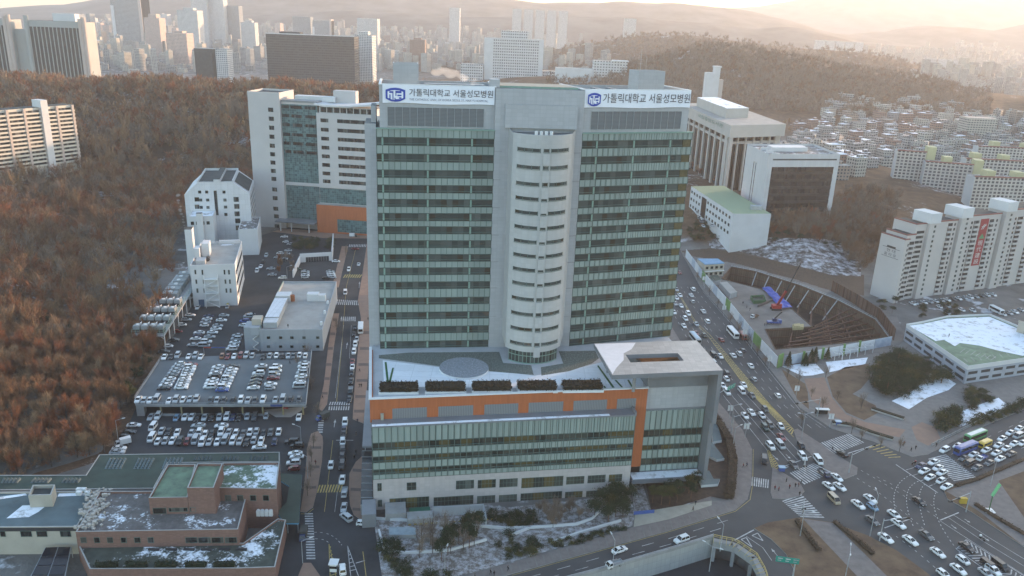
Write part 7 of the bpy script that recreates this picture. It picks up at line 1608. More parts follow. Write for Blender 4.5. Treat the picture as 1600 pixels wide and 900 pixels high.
# ================================================================== STREET FURNITURE
lamp_head = mat('lamp head', (.6, .6, .62), .4, .05, 2)
def lamp(u, v, h, arms, label, group='street lamps', z=.03):
    p = G(u, v, z); t = thing('street_lamp', label, 'street lamp', (p.x, p.y, z), group)
    mb = MB(); mb.bar(p, (p.x, p.y, z + h), .11, r2=.07); part('pole', mb, metal, t)
    for a in arms:
        q = (p.x + 2.2 * math.cos(a), p.y + 2.2 * math.sin(a), z + h + .5); mb = MB(); mb.bar((p.x, p.y, z + h - .1), q, .06); ar = part('arm', mb, metal, t)
        mb = MB(); e = Vector(q); d = Vector((math.cos(a), math.sin(a), .1)); mb.bar(e - d * .1, e + d * .8, .2, 0, 8, .13); part('lamp_head', mb, lamp_head, ar)
for u, v, h, arms, lab in ((1252, 686, 10, (.2, 3.3), 'double armed street lamp on the median island'), (1359, 838, 14, (1.5,), 'very tall lamp mast on the grass verge edge'), (1250, 838, 9, (2.6, 5.6), 'double armed lamp on the brown grass island'), (1108, 893, 8, (2.5, 5.6), 'double armed lamp down by the underpass carriageway'), (1320, 905, 9, (1.2, 4.3), 'double armed lamp at the lower edge of the brown island'), (1142, 668, 9, (.1,), 'single armed lamp over the near carriageway kerb'), (1174, 545, 9, (2.6,), 'single armed lamp beside the hoarding corner'), (1100, 452, 9, (2.6,), 'single armed lamp on the far pavement by the cabin'),
                       (185, 690, 8, (.3,), 'single armed lamp at the wood edge of the lower lot'), (471, 700, 8, (2.9,), 'single armed lamp beside the lot exit'), (481, 748, 8, (2.7,), 'single armed lamp on the brick strip by the hatched hump'), (473, 880, 7, (.4,), 'lamp with short arm beside the long crossing'), (281, 432, 7, (.4,), 'lamp by the wood behind the white buildings'), (449, 436, 7, (.5,), 'lamp in the lane above the grey hall'), (1145, 700, 8, (.5,), 'short lamp in the hedge by the slip lane'), (957, 888, 9, (1.9,), 'lamp post rising beside the open truck'), (1125, 862, 9, (2.0,), 'lamp on the underpass wall end'), (1547, 760, 9, (1.0,), 'lamp on the verge beside the east crossing'), (695, 898, 7, (1.4,), 'pale lamp in the garden by the south pavement')): lamp(u, v, h, arms, lab)
sig_y = mat('signal casing', (.03, .03, .03), .5, .1, 2); signs = {}
def mast(u, v, h, u2, v2, label, lamps=2, sign=None):
    p = G(u, v, .05); q = G(u2, v2, h - .6); t = thing('traffic_signal', label, 'traffic signal', (p.x, p.y, .05), 'traffic signals at the junction')
    mb = MB(); mb.bar(p, (p.x, p.y, h), .16, r2=.12); part('pole', mb, metal, t)
    mb = MB(); mb.bar((p.x, p.y, h - .6), q, .1, r2=.06); ar = part('arm', mb, metal, t)
    for k in range(lamps):
        e = Vector((p.x, p.y, h - .6)).lerp(q, .6 + .35 * k); mb = MB(); mb.box(e.x - .65, e.x + .65, e.y - .14, e.y + .14, e.z - .5, e.z + .1); part('signal_head', mb, sig_y, ar)
mast(1326, 739, 7.5, 1367, 694, 'traffic signal mast on the median tip, arm over the far lanes'); mast(1374, 845, 7.5, 1421, 808, 'traffic signal mast at the grass edge with long low arm'); mast(1509, 800, 7.5, 1484, 783, 'traffic signal mast on the verge nose by the yellow box'); mast(1277, 651, 8, 1243, 630, 'traffic signal mast by the park pavement with long dark arm'); mast(1255, 735, 5, 1258, 735, 'short signal post on the traffic island', 1); mast(1253, 802, 5, 1256, 802, 'short signal post at the grass island crossing', 1); mast(1143, 676, 7, 1183, 641, 'traffic signal mast arching over the near carriageway')
gsign = mat('green road sign', (.02, .25, .19), .5, .05, 1)
def gantry(u, v, h, u2, v2, label, sw, sh_):
    p = G(u, v, .1); q = G(u2, v2, h); t = thing('road_sign', label, 'road sign', (p.x, p.y, .1)); mb = MB(); mb.bar(p, (p.x, p.y, h + .5), .18); mb.bar((p.x, p.y, h), q, .1); part('pole', mb, metal, t)
    fr, L = frame2((p.x, p.y), (q.x, q.y)) if p.x < q.x else frame2((q.x, q.y), (p.x, p.y)); a1 = L if p.x < q.x else sw; mb = MB(); mb.fbox(fr, a1 - sw, a1, -.25, -.15, h - sh_ / 2, h + sh_ / 2); sp_ = part('panel', mb, gsign, t)
    mb = MB()
    for k in range(3):
        mb.fbox(fr, a1 - sw + .5 + k * sw / 3, a1 - sw + k * sw / 3 + sw / 3 - .2, -.29, -.26, h + .2, h + .5); mb.fbox(fr, a1 - sw + .5 + k * sw / 3, a1 - sw + k * sw / 3 + sw / 3 - .6, -.29, -.26, h - .4, h - .2)
    part('lettering', mb, white_line, sp_)
gantry(1116, 640, 6.5, 1148, 601, 'green road sign hanging over the near carriageway', 5.6, 1.6); gantry(1238, 905, 6, 1212, 872, 'green road sign over the curved ramp beside the grass island', 6, 1.7)
pale_ban = mat('white street banner', (.68, .68, .7), .8)
for i, (u, v) in enumerate(((1099, 447), (1130, 494), (1162, 533), (1201, 576), (1243, 623), (1296, 668), (1139, 655), (1164, 684))):
    p = G(u, v, .1); t = thing('banner_pole', 'thin pole with paired white street banners along the main road', 'banner pole', (p.x, p.y, .1), 'banner poles along the main road'); mb = MB(); mb.bar(p, (p.x, p.y, 6), .07); part('pole', mb, metal, t)
    for s in (-1, 1): mb = MB(); mb.box(p.x + s * .55 - .4, p.x + s * .55 + .4, p.y - .03, p.y + .03, 3.6, 5.8); part('banner', mb, pale_ban, t)
t = thing('advertising_column', 'green pole with slanted pale green top on a white base by the right walkway', 'sign', (*G2(1545, 798), .1)); p = G(1545, 798, .2); mb = MB(); mb.bar(p, (p.x, p.y, 6), .15); part('pole', mb, green_rail, t); mb = MB(); mb.beam((p.x - .2, p.y, 5.5), (p.x + 1.6, p.y + .5, 9.5), .9, .3); part('top', mb, mat('pale green sign', (.2, .55, .25), .5), t); mb = MB(); mb.box(p.x - 1.6, p.x + 1.6, p.y - 1.4, p.y + 1.4, .18, .3); part('base', mb, white_metal, t)
t = thing('signal_box', 'yellow control box pair on the verge nose', 'control box', (*G2(1504, 786), .1)); p = G(1504, 786, .2); ym = mat('yellow box paint', (.5, .34, .05), .6); mb = MB(); mb.box(p.x - 1, p.x + 1, p.y - .5, p.y + .5, .2, 2.0); part('cabinet', mb, ym, t); mb = MB(); mb.box(p.x - 1.1, p.x + 1.1, p.y - .6, p.y + .6, 2.0, 2.12); part('cap', mb, ym, t)
for u, v, lab in ((1309, 663, 'blue covered kiosk on the park side pavement'), (1221, 735, 'blue covered kiosk on the tip of the traffic island')):
    t = thing('kiosk', lab, 'kiosk', (*G2(u, v), .1)); p = G(u, v, .15); mb = MB(); mb.box(p.x - .9, p.x + .9, p.y - .7, p.y + .7, .15, 1.4); part('body', mb, CPM['b'], t); mb = MB(); mb.prism([(p.x - 1.1, p.y - .9), (p.x + 1.1, p.y - .9), (p.x + 1.1, p.y + .9), (p.x - 1.1, p.y + .9)], 1.4, 1.6); part('cover', mb, CPM['c'], t)
t = thing('bus_shelter', 'grey bus shelter with pale roof on the park side pavement', 'bus shelter', (*G2(1284, 648), .1)); p = G(1284, 648, .15); mb = MB(); mb.box(p.x - 2.5, p.x + 2.5, p.y - .8, p.y + .8, 2.5, 2.7); part('roof', mb, white_metal, t); mb = MB(); mb.box(p.x - 2.4, p.x + 2.4, p.y + .65, p.y + .72, .15, 2.5); part('back_panel', mb, cglass, t)
for x in (-2.3, 2.3): mb = MB(); mb.box(p.x + x - .06, p.x + x + .06, p.y - .7, p.y - .58, .15, 2.5); part('post', mb, metal, t)
t = thing('gate_booth', 'small white booth on the yellow hatched wedge of the left road', 'booth', (*G2(487, 889), .1)); t.location = (*G2(522, 890)[:2], .04); t['_ox'], t['_oy'] = G2(522, 890); p = G(522, 890, .04); mb = MB(); mb.box(p.x - .9, p.x + .9, p.y - 1, p.y + 1, .04, 2.4); part('body', mb, white_metal, t); mb = MB(); mb.box(p.x - 1.2, p.x + 1.2, p.y - 1.3, p.y + 1.3, 2.4, 2.6); part('roof', mb, white_metal, t); mb = MB(); mb.box(p.x - .92, p.x + .92, p.y - 1.02, p.y + 1.02, 1.1, 1.9); part('window', mb, cglass, t)
t = thing('barrier_gate', 'red and blue barrier beam between upper lot and deck', 'barrier', (*G2(330, 545), .1)); mb = MB(); a, b = G(318, 543, 2.6), G(352, 543, 2.6); mb.beam(a, a.lerp(b, .35), .15, .5); part('red_beam', mb, mat('barrier red', (.45, .06, .04), .5), t); mb = MB(); mb.beam(a.lerp(b, .35), b, .15, .4); part('blue_beam', mb, CPM['b'], t); mb = MB(); mb.bar((b.x, b.y, 0), b, .12); mb.bar((a.x, a.y, 0), a, .12); part('post', mb, metal, t)
# ramp walls and low walls of the front garden
rw = thing('ramp_walls', 'grey concrete entrance ramp walls with hazard stripes at the foot of the hospital', 'wall', (*G2(660, 810), 0)); 
mb = MB(); fF = fP
def gpx(u, v, z=0): q = G(u, v, z); return fP.loc(q.x, q.y)
a0, o0 = gpx(602, 808); a1, o1 = gpx(676, 813); a2, o2 = gpx(742, 824)
mb.fbox(fP, a0, a0 + 6, -6, -.2, 0, 2.4); part('wall', mb, concrete, rw); mb = MB(); mb.fbox(fP, a0 + 6.2, a1, -9, -5.2, 0, 2.2); part('wall', mb, concrete, rw); mb = MB(); mb.fbox(fP, a1 + .3, a2 + 3, -5.4, -5.0, 0, 3.2); mb.fbox(fP, a2 + 3, a2 + 3.4, -12, -5.0, 0, 3.2); part('wall', mb, grey_pan, rw)
mb = MB(); mb.fbox(fP, a0 + 7, a1 - .4, -5.1, -.6, 0, .4); part('green_floor', mb, mat('green floor', (.03, .16, .11), .6), rw); mb = MB(); mb.fbox(fP, a0 - 6.6, a0 - 2.6, -8.5, -1, 0, 4.4); part('vent_housing', mb, blue_grey, rw)
mb = MB()
for k in range(16): mb.fbox(fP, a0 + 6.5 + 1.6 * k, a0 + 7.3 + 1.6 * k, -9.1, -9.03, .25, .75)
part('hazard_stripe', mb, yellow_line, rw)
gwm = thing('garden_wall', 'low curved pale garden wall winding through the front garden', 'wall', (*G2(700, 835), 0)); mb = MB()
for px in ([(585, 812), (640, 815), (750, 824), (790, 827), (830, 826), (900, 821), (925, 812), (940, 797)], [(592, 830), (600, 860), (630, 866), (700, 862), (760, 845)], [(860, 850), (900, 836), (970, 815)], [(800, 838), (830, 825)]):
    for p, q in zip(px[:-1], px[1:]): mb.beam((*G2(*p), .45), (*G2(*q), .45), .5, .8)
part('wall', mb, white_plain, gwm); mb = MB(); q = P2([(608, 830), (650, 830), (650, 842), (608, 842)]); mb.prism(q, .1, 1.4, 0, 1); part('pool_basin', mb, [concrete, mat('still pale water', (.3, .36, .4), .1)], gwm)
fdw = thing('planter_wall', 'stepped pale planter roofs beside the east end of the hospital', 'planter', (*G2(1115, 720), 0)); mb = MB()
for px in ([(1088, 738), (1108, 735), (1115, 748), (1125, 748), (1122, 756), (1096, 758)], [(1110, 655), (1120, 657), (1128, 688), (1114, 690)], [(1112, 690), (1132, 716), (1120, 718), (1108, 712)]):
    q = P2(px, 1.0); mb.prism(q, 0, 1.0, 0, 1)
part('planter', mb, [white_plain, roof_blue], fdw)
bl = thing('barrier_fence', 'blue banner fence across the foot of the snowy garden path', 'fence', (*G2(1005, 803), 0)); mb = MB(); mb.beam((*G2(990, 805), .7), (*G2(1022, 802), .7), .1, 1.2); part('panel', mb, CPM['b'], bl)
# park railing along the east road and curved benches
t = thing('railing', 'pale panelled railing along the north side of the east road', 'railing', (*G2(1540, 660), 0)); mb = MB(); mb2 = MB(); a, b = G2(1455, 698), G2(1640, 605); n = 22
for i in range(n + 1): q = lerp2(a, b, i / n); mb.box(q[0] - .12, q[0] + .12, q[1] - .12, q[1] + .12, 0, 1.5)
for z in (.5, 1.3): mb2.beam((*a, z), (*b, z), .1, .25)
part('post', mb, concrete, t); part('rail', mb2, kerbm, t)
for px, lab in (([(1300, 668), (1330, 672), (1362, 684), (1395, 694)], 'long curved dark planter bed along the park pavement'), ([(1362, 646), (1390, 655), (1412, 662)], 'short curved dark planter bed inside the park')):
    t = thing('planter_bed', lab, 'planter', (*G2(*px[1]), 0)); mb = MB(); mb2 = MB()
    for p, q in zip(px[:-1], px[1:]): mb.beam((*G2(p[0], p[1] - 6), .35), (*G2(q[0], q[1] - 6), .35), 2.0, .7); mb2.beam((*G2(p[0], p[1] - 6), .85), (*G2(q[0], q[1] - 6), .85), 1.5, .5)
    part('edge', mb, kerbm, t); part('hedge', mb2, hedge_m, t)
t = thing('cube_frames', 'row of white open steel cube frames on the park snow below the hoarding', 'sculpture', (*G2(1330, 558), 0))
for k in range(5):
    p = G(1307 + 12 * k, 562 - 3.2 * k, 0); s = 1.7; mb = MB(); c = [(p.x - s, p.y - s), (p.x + s, p.y - s), (p.x + s, p.y + s), (p.x - s, p.y + s)]
    for i in range(4): mb.beam((*c[i], .1), (*c[i], 3.6), .16, .16); mb.beam((*c[i], 3.6), (*c[(i + 1) % 4], 3.6), .16, .16)
    part('frame', mb, white_metal, t)
# ================================================================== CONSTRUCTION SITE
pw_ = thing('pit_wall', 'brown soldier pile walls round the deep excavation', 'retaining wall', (*G2(1290, 500), -12)); brown_p = panels('brown sheet piles', (.125, .085, .06), 1.3, 30, .18, .45, .9, .2)
mb = MB(); 
for i in range(len(PIT)):
    a, b = PIT[i], PIT[(i + 1) % len(PIT)]; L = math.dist(a, b); nx, ny = (b[1] - a[1]) / L * .4, -(b[0] - a[0]) / L * .4
    ar = pip((a[0] + b[0]) / 2 + nx, (a[1] + b[1]) / 2 + ny, PIT); s = -1 if ar else 1
    mb.prism([a, b, (b[0] + s * nx, b[1] + s * ny), (a[0] + s * nx, a[1] + s * ny)], -12.5, .3)
part('pile_wall', mb, brown_p, pw_); tag(surf('pit_floor', MB().sheet(PIT, z=-12), mat('wet pit soil', (.05, .035, .028), .95, .3, .2)), kind='structure')
mb = MB()
for z in (-.6, -4.5, -8.5):
    for i in range(len(PIT)): mb.beam((*PIT[i], z), (*PIT[(i + 1) % len(PIT)], z), .5, .5)
part('waler', mb, mat('rust brown steel', (.13, .06, .04), .8, .2, .5), pw_)
rst = MAT['rust brown steel']
A1, A2, B1, B2 = G2(1200, 516), G2(1216, 546), G2(1395, 512), G2(1385, 530)
mb = MB()
for lv, z in enumerate((-.8, -4.6, -8.6)):
    for k in range(7): a, b = lerp2(G2(1272, 508), G2(1214, 546), k / 6), lerp2(G2(1330, 480), G2(1386, 528), k / 6); mb.beam((*a, z), (*b, z), .55, .55)
    for k in range(5): a, b = lerp2(G2(1214, 544), G2(1382, 528), (k + .5) / 5), lerp2(G2(1240, 470), G2(1340, 486), (k + .5) / 5); mb.beam((*a, z - .6), (*b, z - .6), .45, .45)
part('strut', mb, rst, pw_)
mb = MB()
for k in range(7): a, b = lerp2(G2(1182, 426), G2(1308, 470), k / 6), lerp2(G2(1172, 440), G2(1270, 500), k / 6); mb.beam((*a, .2), (*lerp2(a, b, .55), -5), .5, .4)
part('raking_strut', mb, concrete, pw_)
mb = MB(); 
for px in ([(1143, 417), (1180, 424), (1250, 446), (1310, 470), (1368, 500), (1388, 527)],):
    for p, q in zip(px[:-1], px[1:]):
        a, b = G2(*p), G2(*q); mb.beam((*a, .5), (*b, .5), .3, .3); n = int(math.dist(a, b) / 3)
        for k in range(n): c = lerp2(a, b, k / n); mb.beam((*c, 0), (*c, 1.4), .12, .12)
        mb.beam((*a, 1.3), (*b, 1.3), .1, .1)
part('guard_rail', mb, metal, pw_)
rwb = thing('lattice_wall', 'tall brown lattice screen wall on the apartment side of the excavation', 'screen wall', (*G2(1360, 495), 0)); mb = MB(); pts = [G2(1300, 455), G2(1335, 475), G2(1372, 500), G2(1396, 532)]
for a, b in zip(pts[:-1], pts[1:]): mb.beam((*a, 3), (*b, 3), .3, 6.2)
part('screen', mb, panels('brown lattice', (.14, .085, .065), 1.2, 1.2, .2, .5, .9, .15), rwb); mb = MB()
for a, b in zip(pts[:-1], pts[1:]):
    n = int(math.dist(a, b) / 3.5)
    for k in range(n): c = lerp2(a, b, k / n); mb.beam((c[0] - .4, c[1] - .2, 0), (c[0] - .4, c[1] - .2, 6.4), .25, .25)
part('post', mb, rst, rwb)
hoa = thing('hoarding', 'long white printed site hoarding with green posts along the main road', 'hoarding', (*G2(1170, 520), 0)); hw_ = [mat('white hoarding', (.62, .63, .66), .7, .05, .3), mat('printed hoarding', (.52, .56, .62), .7, .35, .35, col2=(.3, .36, .47)), mat('green hoarding', (.17, .3, .1), .7, .15, .4)]
pts = [G2(1071, 402), G2(1096, 436), G2(1140, 488), G2(1176, 534), G2(1213, 575)]
def fence_run(pts, step_, h, pat, post=None):
    i = 0
    for a, b in zip(pts[:-1], pts[1:]):
        n = max(1, int(math.dist(a, b) / step_))
        for k in range(n):
            p, q = lerp2(a, b, k / n), lerp2(a, b, (k + .97) / n); c = pat[i % len(pat)]; mb = MB(); mb.beam((*p, h / 2 + .2), (*q, h / 2 + .2), .18, h * (1 if c < 2 else 1.08)); part('panel', mb, hw_[c], hoa); i += 1
fence_run(pts, 7.5, 5.0, [0, 0, 1, 0, 1, 2, 0, 0, 1, 0, 0, 2])
fence_run([G2(1214, 576), G2(1222, 572)], 3, 6, [2]); fence_run([G2(1224, 572), G2(1255, 566), G2(1310, 556), G2(1392, 540)], 8.5, 4.6, [1, 0, 0, 0, 0])
for u, v in ((1254, 567), (1284, 561), (1317, 555), (1341, 550)): mb = MB(); p = G(u, v, 0); mb.box(p.x - .5, p.x + .5, p.y - .3, p.y + .3, 0, 5.6); part('post', mb, hw_[2], hoa)
# machines and stores on the yard
cr_ = thing('crawler_crane', 'red crawler crane with long raised boom on the site yard', 'crane', (*G2(1212, 484), 0)); p = G(1212, 484, 0); redp = mat('crane red', (.4, .035, .03), .5, .1, .6)
for s in (-1.4, 1.4): mb = MB(); mb.box(p.x - 2.6, p.x + 2.6, p.y + s - .4, p.y + s + .4, .05, 1.0); part('track', mb, dark_metal, cr_)
mb = MB(); mb.box(p.x - 2.2, p.x + 2.4, p.y - 1.5, p.y + 1.5, 1.05, 2.8); mb.box(p.x + 1.3, p.x + 2.5, p.y - 1.4, p.y - .2, 2.8, 3.6); part('upper_body', mb, redp, cr_)
tip = G(1228, 455, 15); tip2 = G(1251, 412, 33); mb = MB(); mb.beam((p.x + .5, p.y, 2.6), tip, 1.0, .9); part('boom', mb, redp, cr_); mb = MB(); mb.beam(tip, tip2, .35, .35); part('jib', mb, dark_metal, cr_)
bc = thing('crane_truck', 'blue crane truck with dark arm at the edge of the excavation', 'crane truck', (*G2(1209, 506), 0)); p = G(1209, 506, 0); mb = MB(); mb.box(p.x - 3.4, p.x + 2, p.y - 1.1, p.y + 1.1, .7, 1.5); mb.box(p.x + 2, p.x + 3.4, p.y - 1.1, p.y + 1.1, .6, 2.4); part('chassis', mb, CPM['b'], bc); mb = MB(); mb.box(p.x - 1, p.x + 1, p.y - .8, p.y + .8, 1.5, 3); part('turret', mb, CPM['n'], bc); mb = MB(); mb.beam((p.x, p.y, 2.8), G(1222, 487, 7), .6, .6); part('arm', mb, dark_metal, bc)
for x in (-2.4, -1, 2.6):
    for y in (-1, 1): o = obj_('wheel', wheel_mesh(), bc, (x, y, .45)); o.scale = (1.4, 1.3, 1.4)
def heap(name, label, cat, px, z, m, mats, n=3):
    t = thing(name, label, cat, (*G2(*px[0]), 0)); mb = MB(); mb.prism(P2(px, z), .05, z); part('body', mb, mats, t); return t
tp_ = thing('tarpaulin', 'crumpled blue tarpaulin on the excavation edge', 'tarpaulin', (*G2(1210, 465), 0)); mb = MB(); ga_ = [G2(1190, 452), G2(1203, 451), G2(1238, 482), G2(1222, 486)]; N = 12; gz = {}
for i in range(N + 1):
    for j in range(6): gz[i, j] = (*lerp2(lerp2(ga_[0], ga_[3], i / N), lerp2(ga_[1], ga_[2], i / N), j / 5), .5 + rng.uniform(0, 1.2))
for i in range(N):
    for j in range(5): mb.face([gz[i, j], gz[i + 1, j], gz[i + 1, j + 1], gz[i, j + 1]])
part('sheet', mb, mat('blue tarpaulin', (.05, .09, .4), .6, .15, .5), tp_)
t = thing('container', 'green open skip on the site yard', 'skip', (*G2(1185, 463), 0)); mb = MB(); q = P2([(1173, 462), (1193, 461), (1197, 469), (1178, 470)], 1.8)
for i in range(4): mb.beam((*q[i], 1), (*q[(i + 1) % 4], 1), .2, 1.9)
part('side', mb, mat('skip green', (.06, .14, .07), .7), t); mb = MB(); mb.sheet(q, z=.8); part('floor', mb, roof_dg, t)
t = thing('site_office', 'low grey site office roofs behind the hoarding', 'cabin', (*G2(1135, 448), 0)); mb = MB(); mb.prism(P2([(1124, 441), (1136, 440), (1152, 456), (1141, 459)], 3), 0, 3, 0, 1); part('body', mb, [metal, roof_l], t); mb = MB(); mb.prism(P2([(1110, 430), (1122, 430), (1127, 437), (1117, 439)], 3), 0, 3, 0, 1); part('body', mb, [metal, roof_dg], t)
t = thing('pipe_stack', 'stack of brown steel piles lying on the site yard', 'steel piles', (*G2(1195, 476), 0)); mb = MB()
for k in range(9): a, b = G(1184 + 1.6 * (k % 5), 480 - .6 * (k % 5), 0), G(1206 + 1.6 * (k % 5), 470 - .6 * (k % 5), 0); mb.bar((a.x, a.y, .35 + .6 * (k // 5)), (b.x, b.y, .35 + .6 * (k // 5)), .32, 0, 6)
part('pile', mb, mat('grey brown steel', (.12, .1, .09), .8), t)
t = thing('timber_stack', 'yellow timber stack at the corner of the yard', 'timber stack', (*G2(1248, 507), 0)); mb = MB(); mb.prism(P2([(1238, 507), (1256, 506), (1256, 511), (1239, 512)], 1.4), .05, 1.4); mb.prism(P2([(1240, 506), (1250, 505), (1251, 509), (1241, 510)], 2), 1.42, 2.0); part('timber', mb, mat('yellow timber', (.45, .37, .2), .8, .15, 1), t)
# walled yard by the annex
t = thing('yard_wall', 'white arcaded wall round the small walled yard by the annex', 'wall', (*G2(490, 395), 0)); mb = MB(); a, b = G2(469, 410), G2(519, 407); mb.beam((*a, 2.6), (*b, 2.6), .6, 5.2); mb.beam((*b, 3), (*G2(521, 379), 3), .6, 6); mb.beam((*a, 2), (*G2(458, 434), 2), .6, 4); part('wall', mb, white_plain, t)
fy, Ly = frame2(a, b)
for k in range(9): mb = MB(); faceq(mb, fy, 3.2 + k * (Ly - 5) / 9, 4.6 + k * (Ly - 5) / 9, .05, 3.0, -.34); part('arch_opening', mb, dark_metal, t)
# ================================================================== TREES
nr = np.random.default_rng(5)
def leafmat(name, c, c2, sc=0.9):
    m, nt, b = newmat(name); oi = nt.nodes.new('ShaderNodeObjectInfo')
    f = step(nt, noise(nt, sc, 3), .3, .7); a = mix(nt, f, c2, c); d = tuple(x * .7 for x in c)
    nt.links.new(mix(nt, mth(nt, 'MULTIPLY', oi.outputs['Random'], .6), a, d), b.inputs['Base Color']); b.inputs['Roughness'].default_value = .9; b.inputs['Specular IOR Level'].default_value = .15
    return m
bark = mat('grey brown bark', (.12, .095, .08), .95, .2, 2); pbark = mat('pine bark', (.16, .09, .06), .95, .2, 2)
TW = [leafmat('rust twigs', (.3, .12, .058), (.2, .085, .048), .12), leafmat('brown twigs', (.25, .14, .08), (.17, .1, .06), .12), leafmat('grey brown twigs', (.26, .2, .155), (.18, .13, .1), .12), leafmat('tan twigs', (.36, .23, .13), (.26, .165, .1), .12)]
NEED = [leafmat('pine needles', (.045, .062, .03), (.022, .034, .018), .5), leafmat('yellow green needles', (.1, .095, .035), (.05, .055, .022), .5)]
def tri_mesh(V, name, m):
    """V: n x 3 x 3"""
    n = len(V); me = bpy.data.meshes.new(name); me.vertices.add(n * 3); me.vertices.foreach_set('co', V.astype(np.float32).ravel()); me.loops.add(n * 3); me.loops.foreach_set('vertex_index', np.arange(n * 3)); me.polygons.add(n); me.polygons.foreach_set('loop_start', np.arange(n) * 3); me.update()
    for x in (m if isinstance(m, list) else [m]): me.materials.append(x)
    return me
def unit(a): return a / np.linalg.norm(a, axis=-1, keepdims=True)
def bare_crown(n, H, Rr, ln, wd, seed):
    """twigs fanning up and out from a set of limbs: thin slivers with gaps between the sprays"""
    r = np.random.default_rng(seed); k = 16
    az = r.uniform(0, 6.283, k); tip = np.stack([np.cos(az) * Rr * r.uniform(.25, .95, k), np.sin(az) * Rr * r.uniform(.25, .95, k), H * r.uniform(.42, .97, k)], -1); root = np.stack([0 * az, 0 * az, H * r.uniform(.14, .5, k)], -1)
    i = r.integers(0, k, n); t = r.uniform(.35, 1.0, n)[:, None]; p = root[i] + (tip[i] - root[i]) * t + r.normal(0, .09 * Rr, (n, 3))
    d = unit((tip - root)[i] * .12 + np.array([0, 0, .55]) + r.normal(0, .5, (n, 3)) + p * np.array([.1, .1, 0])); s = unit(np.cross(d, r.normal(0, 1, (n, 3)))) * (wd * r.uniform(.6, 1.3, n))[:, None]
    L = (ln * r.uniform(.5, 1.3, n))[:, None]
    return np.stack([p - s, p + s, p + d * L], 1), root, tip
def trunk_mesh(H, root, tip, m, r0=.22):
    mb = MB(); mb.bar((0, 0, -1.0), (.1, .05, H * .45), r0, 0, 6, r0 * .6); mb.bar((.1, .05, H * .45), (0, .1, H * .88), r0 * .6, 0, 5, .03)
    for a, b in list(zip(root, tip))[:9]: mb.bar(tuple(a), tuple(b), r0 * .32, 0, 4, .03, caps=False)
    return temp_mesh(mb, [m])
def pine_crown(n, H, Rr, seed, cone=False, sz=.5, lo=.52):
    r = np.random.default_rng(seed); out = []
    if cone: t = r.uniform(0, 1, n) ** .7; z = H * (.12 + .86 * (1 - t)); rad = Rr * t * r.uniform(.55, 1.05, n); az = r.uniform(0, 6.283, n); p = np.stack([np.cos(az) * rad, np.sin(az) * rad, z], -1)
    else:
        k = 13; a = r.uniform(0, 6.283, k); q = r.uniform(0, 1, k) ** .5; c = np.stack([np.cos(a) * Rr * q * .8, np.sin(a) * Rr * q * .8, H * (lo + (.94 - lo) * r.uniform(0, 1, k) * (1 - .4 * q))], -1); i = r.integers(0, k, n); p = c[i] + r.normal(0, 1, (n, 3)) * np.array([.2, .2, .09]) * Rr * 1.25
    d1 = unit(r.normal(0, 1, (n, 3))) * sz; d2 = unit(r.normal(0, 1, (n, 3)) + np.array([0, 0, .3])) * sz * .7
    return np.stack([p, p + d1, p + d2], 1)
PROTO = {}
def proto(kind, v):
    if (kind, v) in PROTO: return PROTO[kind, v]
    if kind == 'bare':
        H, Rr = 9.5 + (v % 3) * 1.4, 3.5 + .4 * (v % 4); V, a, b = bare_crown(1900, H, Rr, 1.5, .05, 10 + v); PROTO[kind, v] = (trunk_mesh(H, a, b, bark), tri_mesh(V, 'crown', TW[v % 4]))
    elif kind == 'street':
        V, a, b = bare_crown(420, 7.5, 2.2, 1.1, .03, 60 + v); PROTO[kind, v] = (trunk_mesh(7.5, a, b, bark, .14), tri_mesh(V, 'crown', TW[2]))
    else:
        H, Rr, cone = {'pine': (8.5, 2.9, False), 'tallpine': (10, 2.3, False), 'conifer': (8, 2.1, True), 'shrub': (2.0, 1.5, False), 'bushy': (6.0, 2.9, False)}[kind]
        V = pine_crown(1300 if kind != 'shrub' else 500, H, Rr, 30 + v, cone, .5 if kind != 'shrub' else .32, .15 if kind in ('bushy', 'shrub') else .52); mb = MB(); mb.bar((0, 0, -.4), (.1, .1, H * .8), .17 if kind != 'shrub' else .06, 0, 6, .05)
        if kind in ('pine', 'tallpine'):
            for k in range(5): a = k * 1.3 + v; mb.bar((.05, .05, H * (.45 + .07 * k)), (math.cos(a) * Rr * .6, math.sin(a) * Rr * .6, H * (.62 + .06 * k)), .06, 0, 4, .02)
        PROTO[kind, v] = (temp_mesh(mb, [pbark]), tri_mesh(V, 'crown', NEED[1 if v % 4 == 3 else 0]))
    return PROTO[kind, v]
TN = {'bare': 'bare_tree', 'street': 'street_tree', 'pine': 'pine_tree', 'tallpine': 'pine_tree', 'conifer': 'fir_tree', 'bushy': 'evergreen_tree', 'shrub': 'shrub'}
def tree(kind, x, y, z, s, label, group, v=None):
    v = rng.randrange(8 if kind == 'bare' else 4) if v is None else v; a, b = proto(kind, v)
    t = bpy.data.objects.new(TN[kind], None); COL.objects.link(t); t.location = (x, y, z); t.rotation_euler.z = rng.uniform(0, 6.28); t.scale = (s * rng.uniform(.9, 1.1), s * rng.uniform(.9, 1.1), s)
    obj_('trunk' if kind != 'shrub' else 'stem', a, t); obj_('crown' if kind != 'shrub' else 'foliage', b, t); tag(t, label, 'tree' if kind != 'shrub' else 'shrub', group); return t
avoid = [(-190, -60, 465, 570), (-180, -100, 355, 470)]
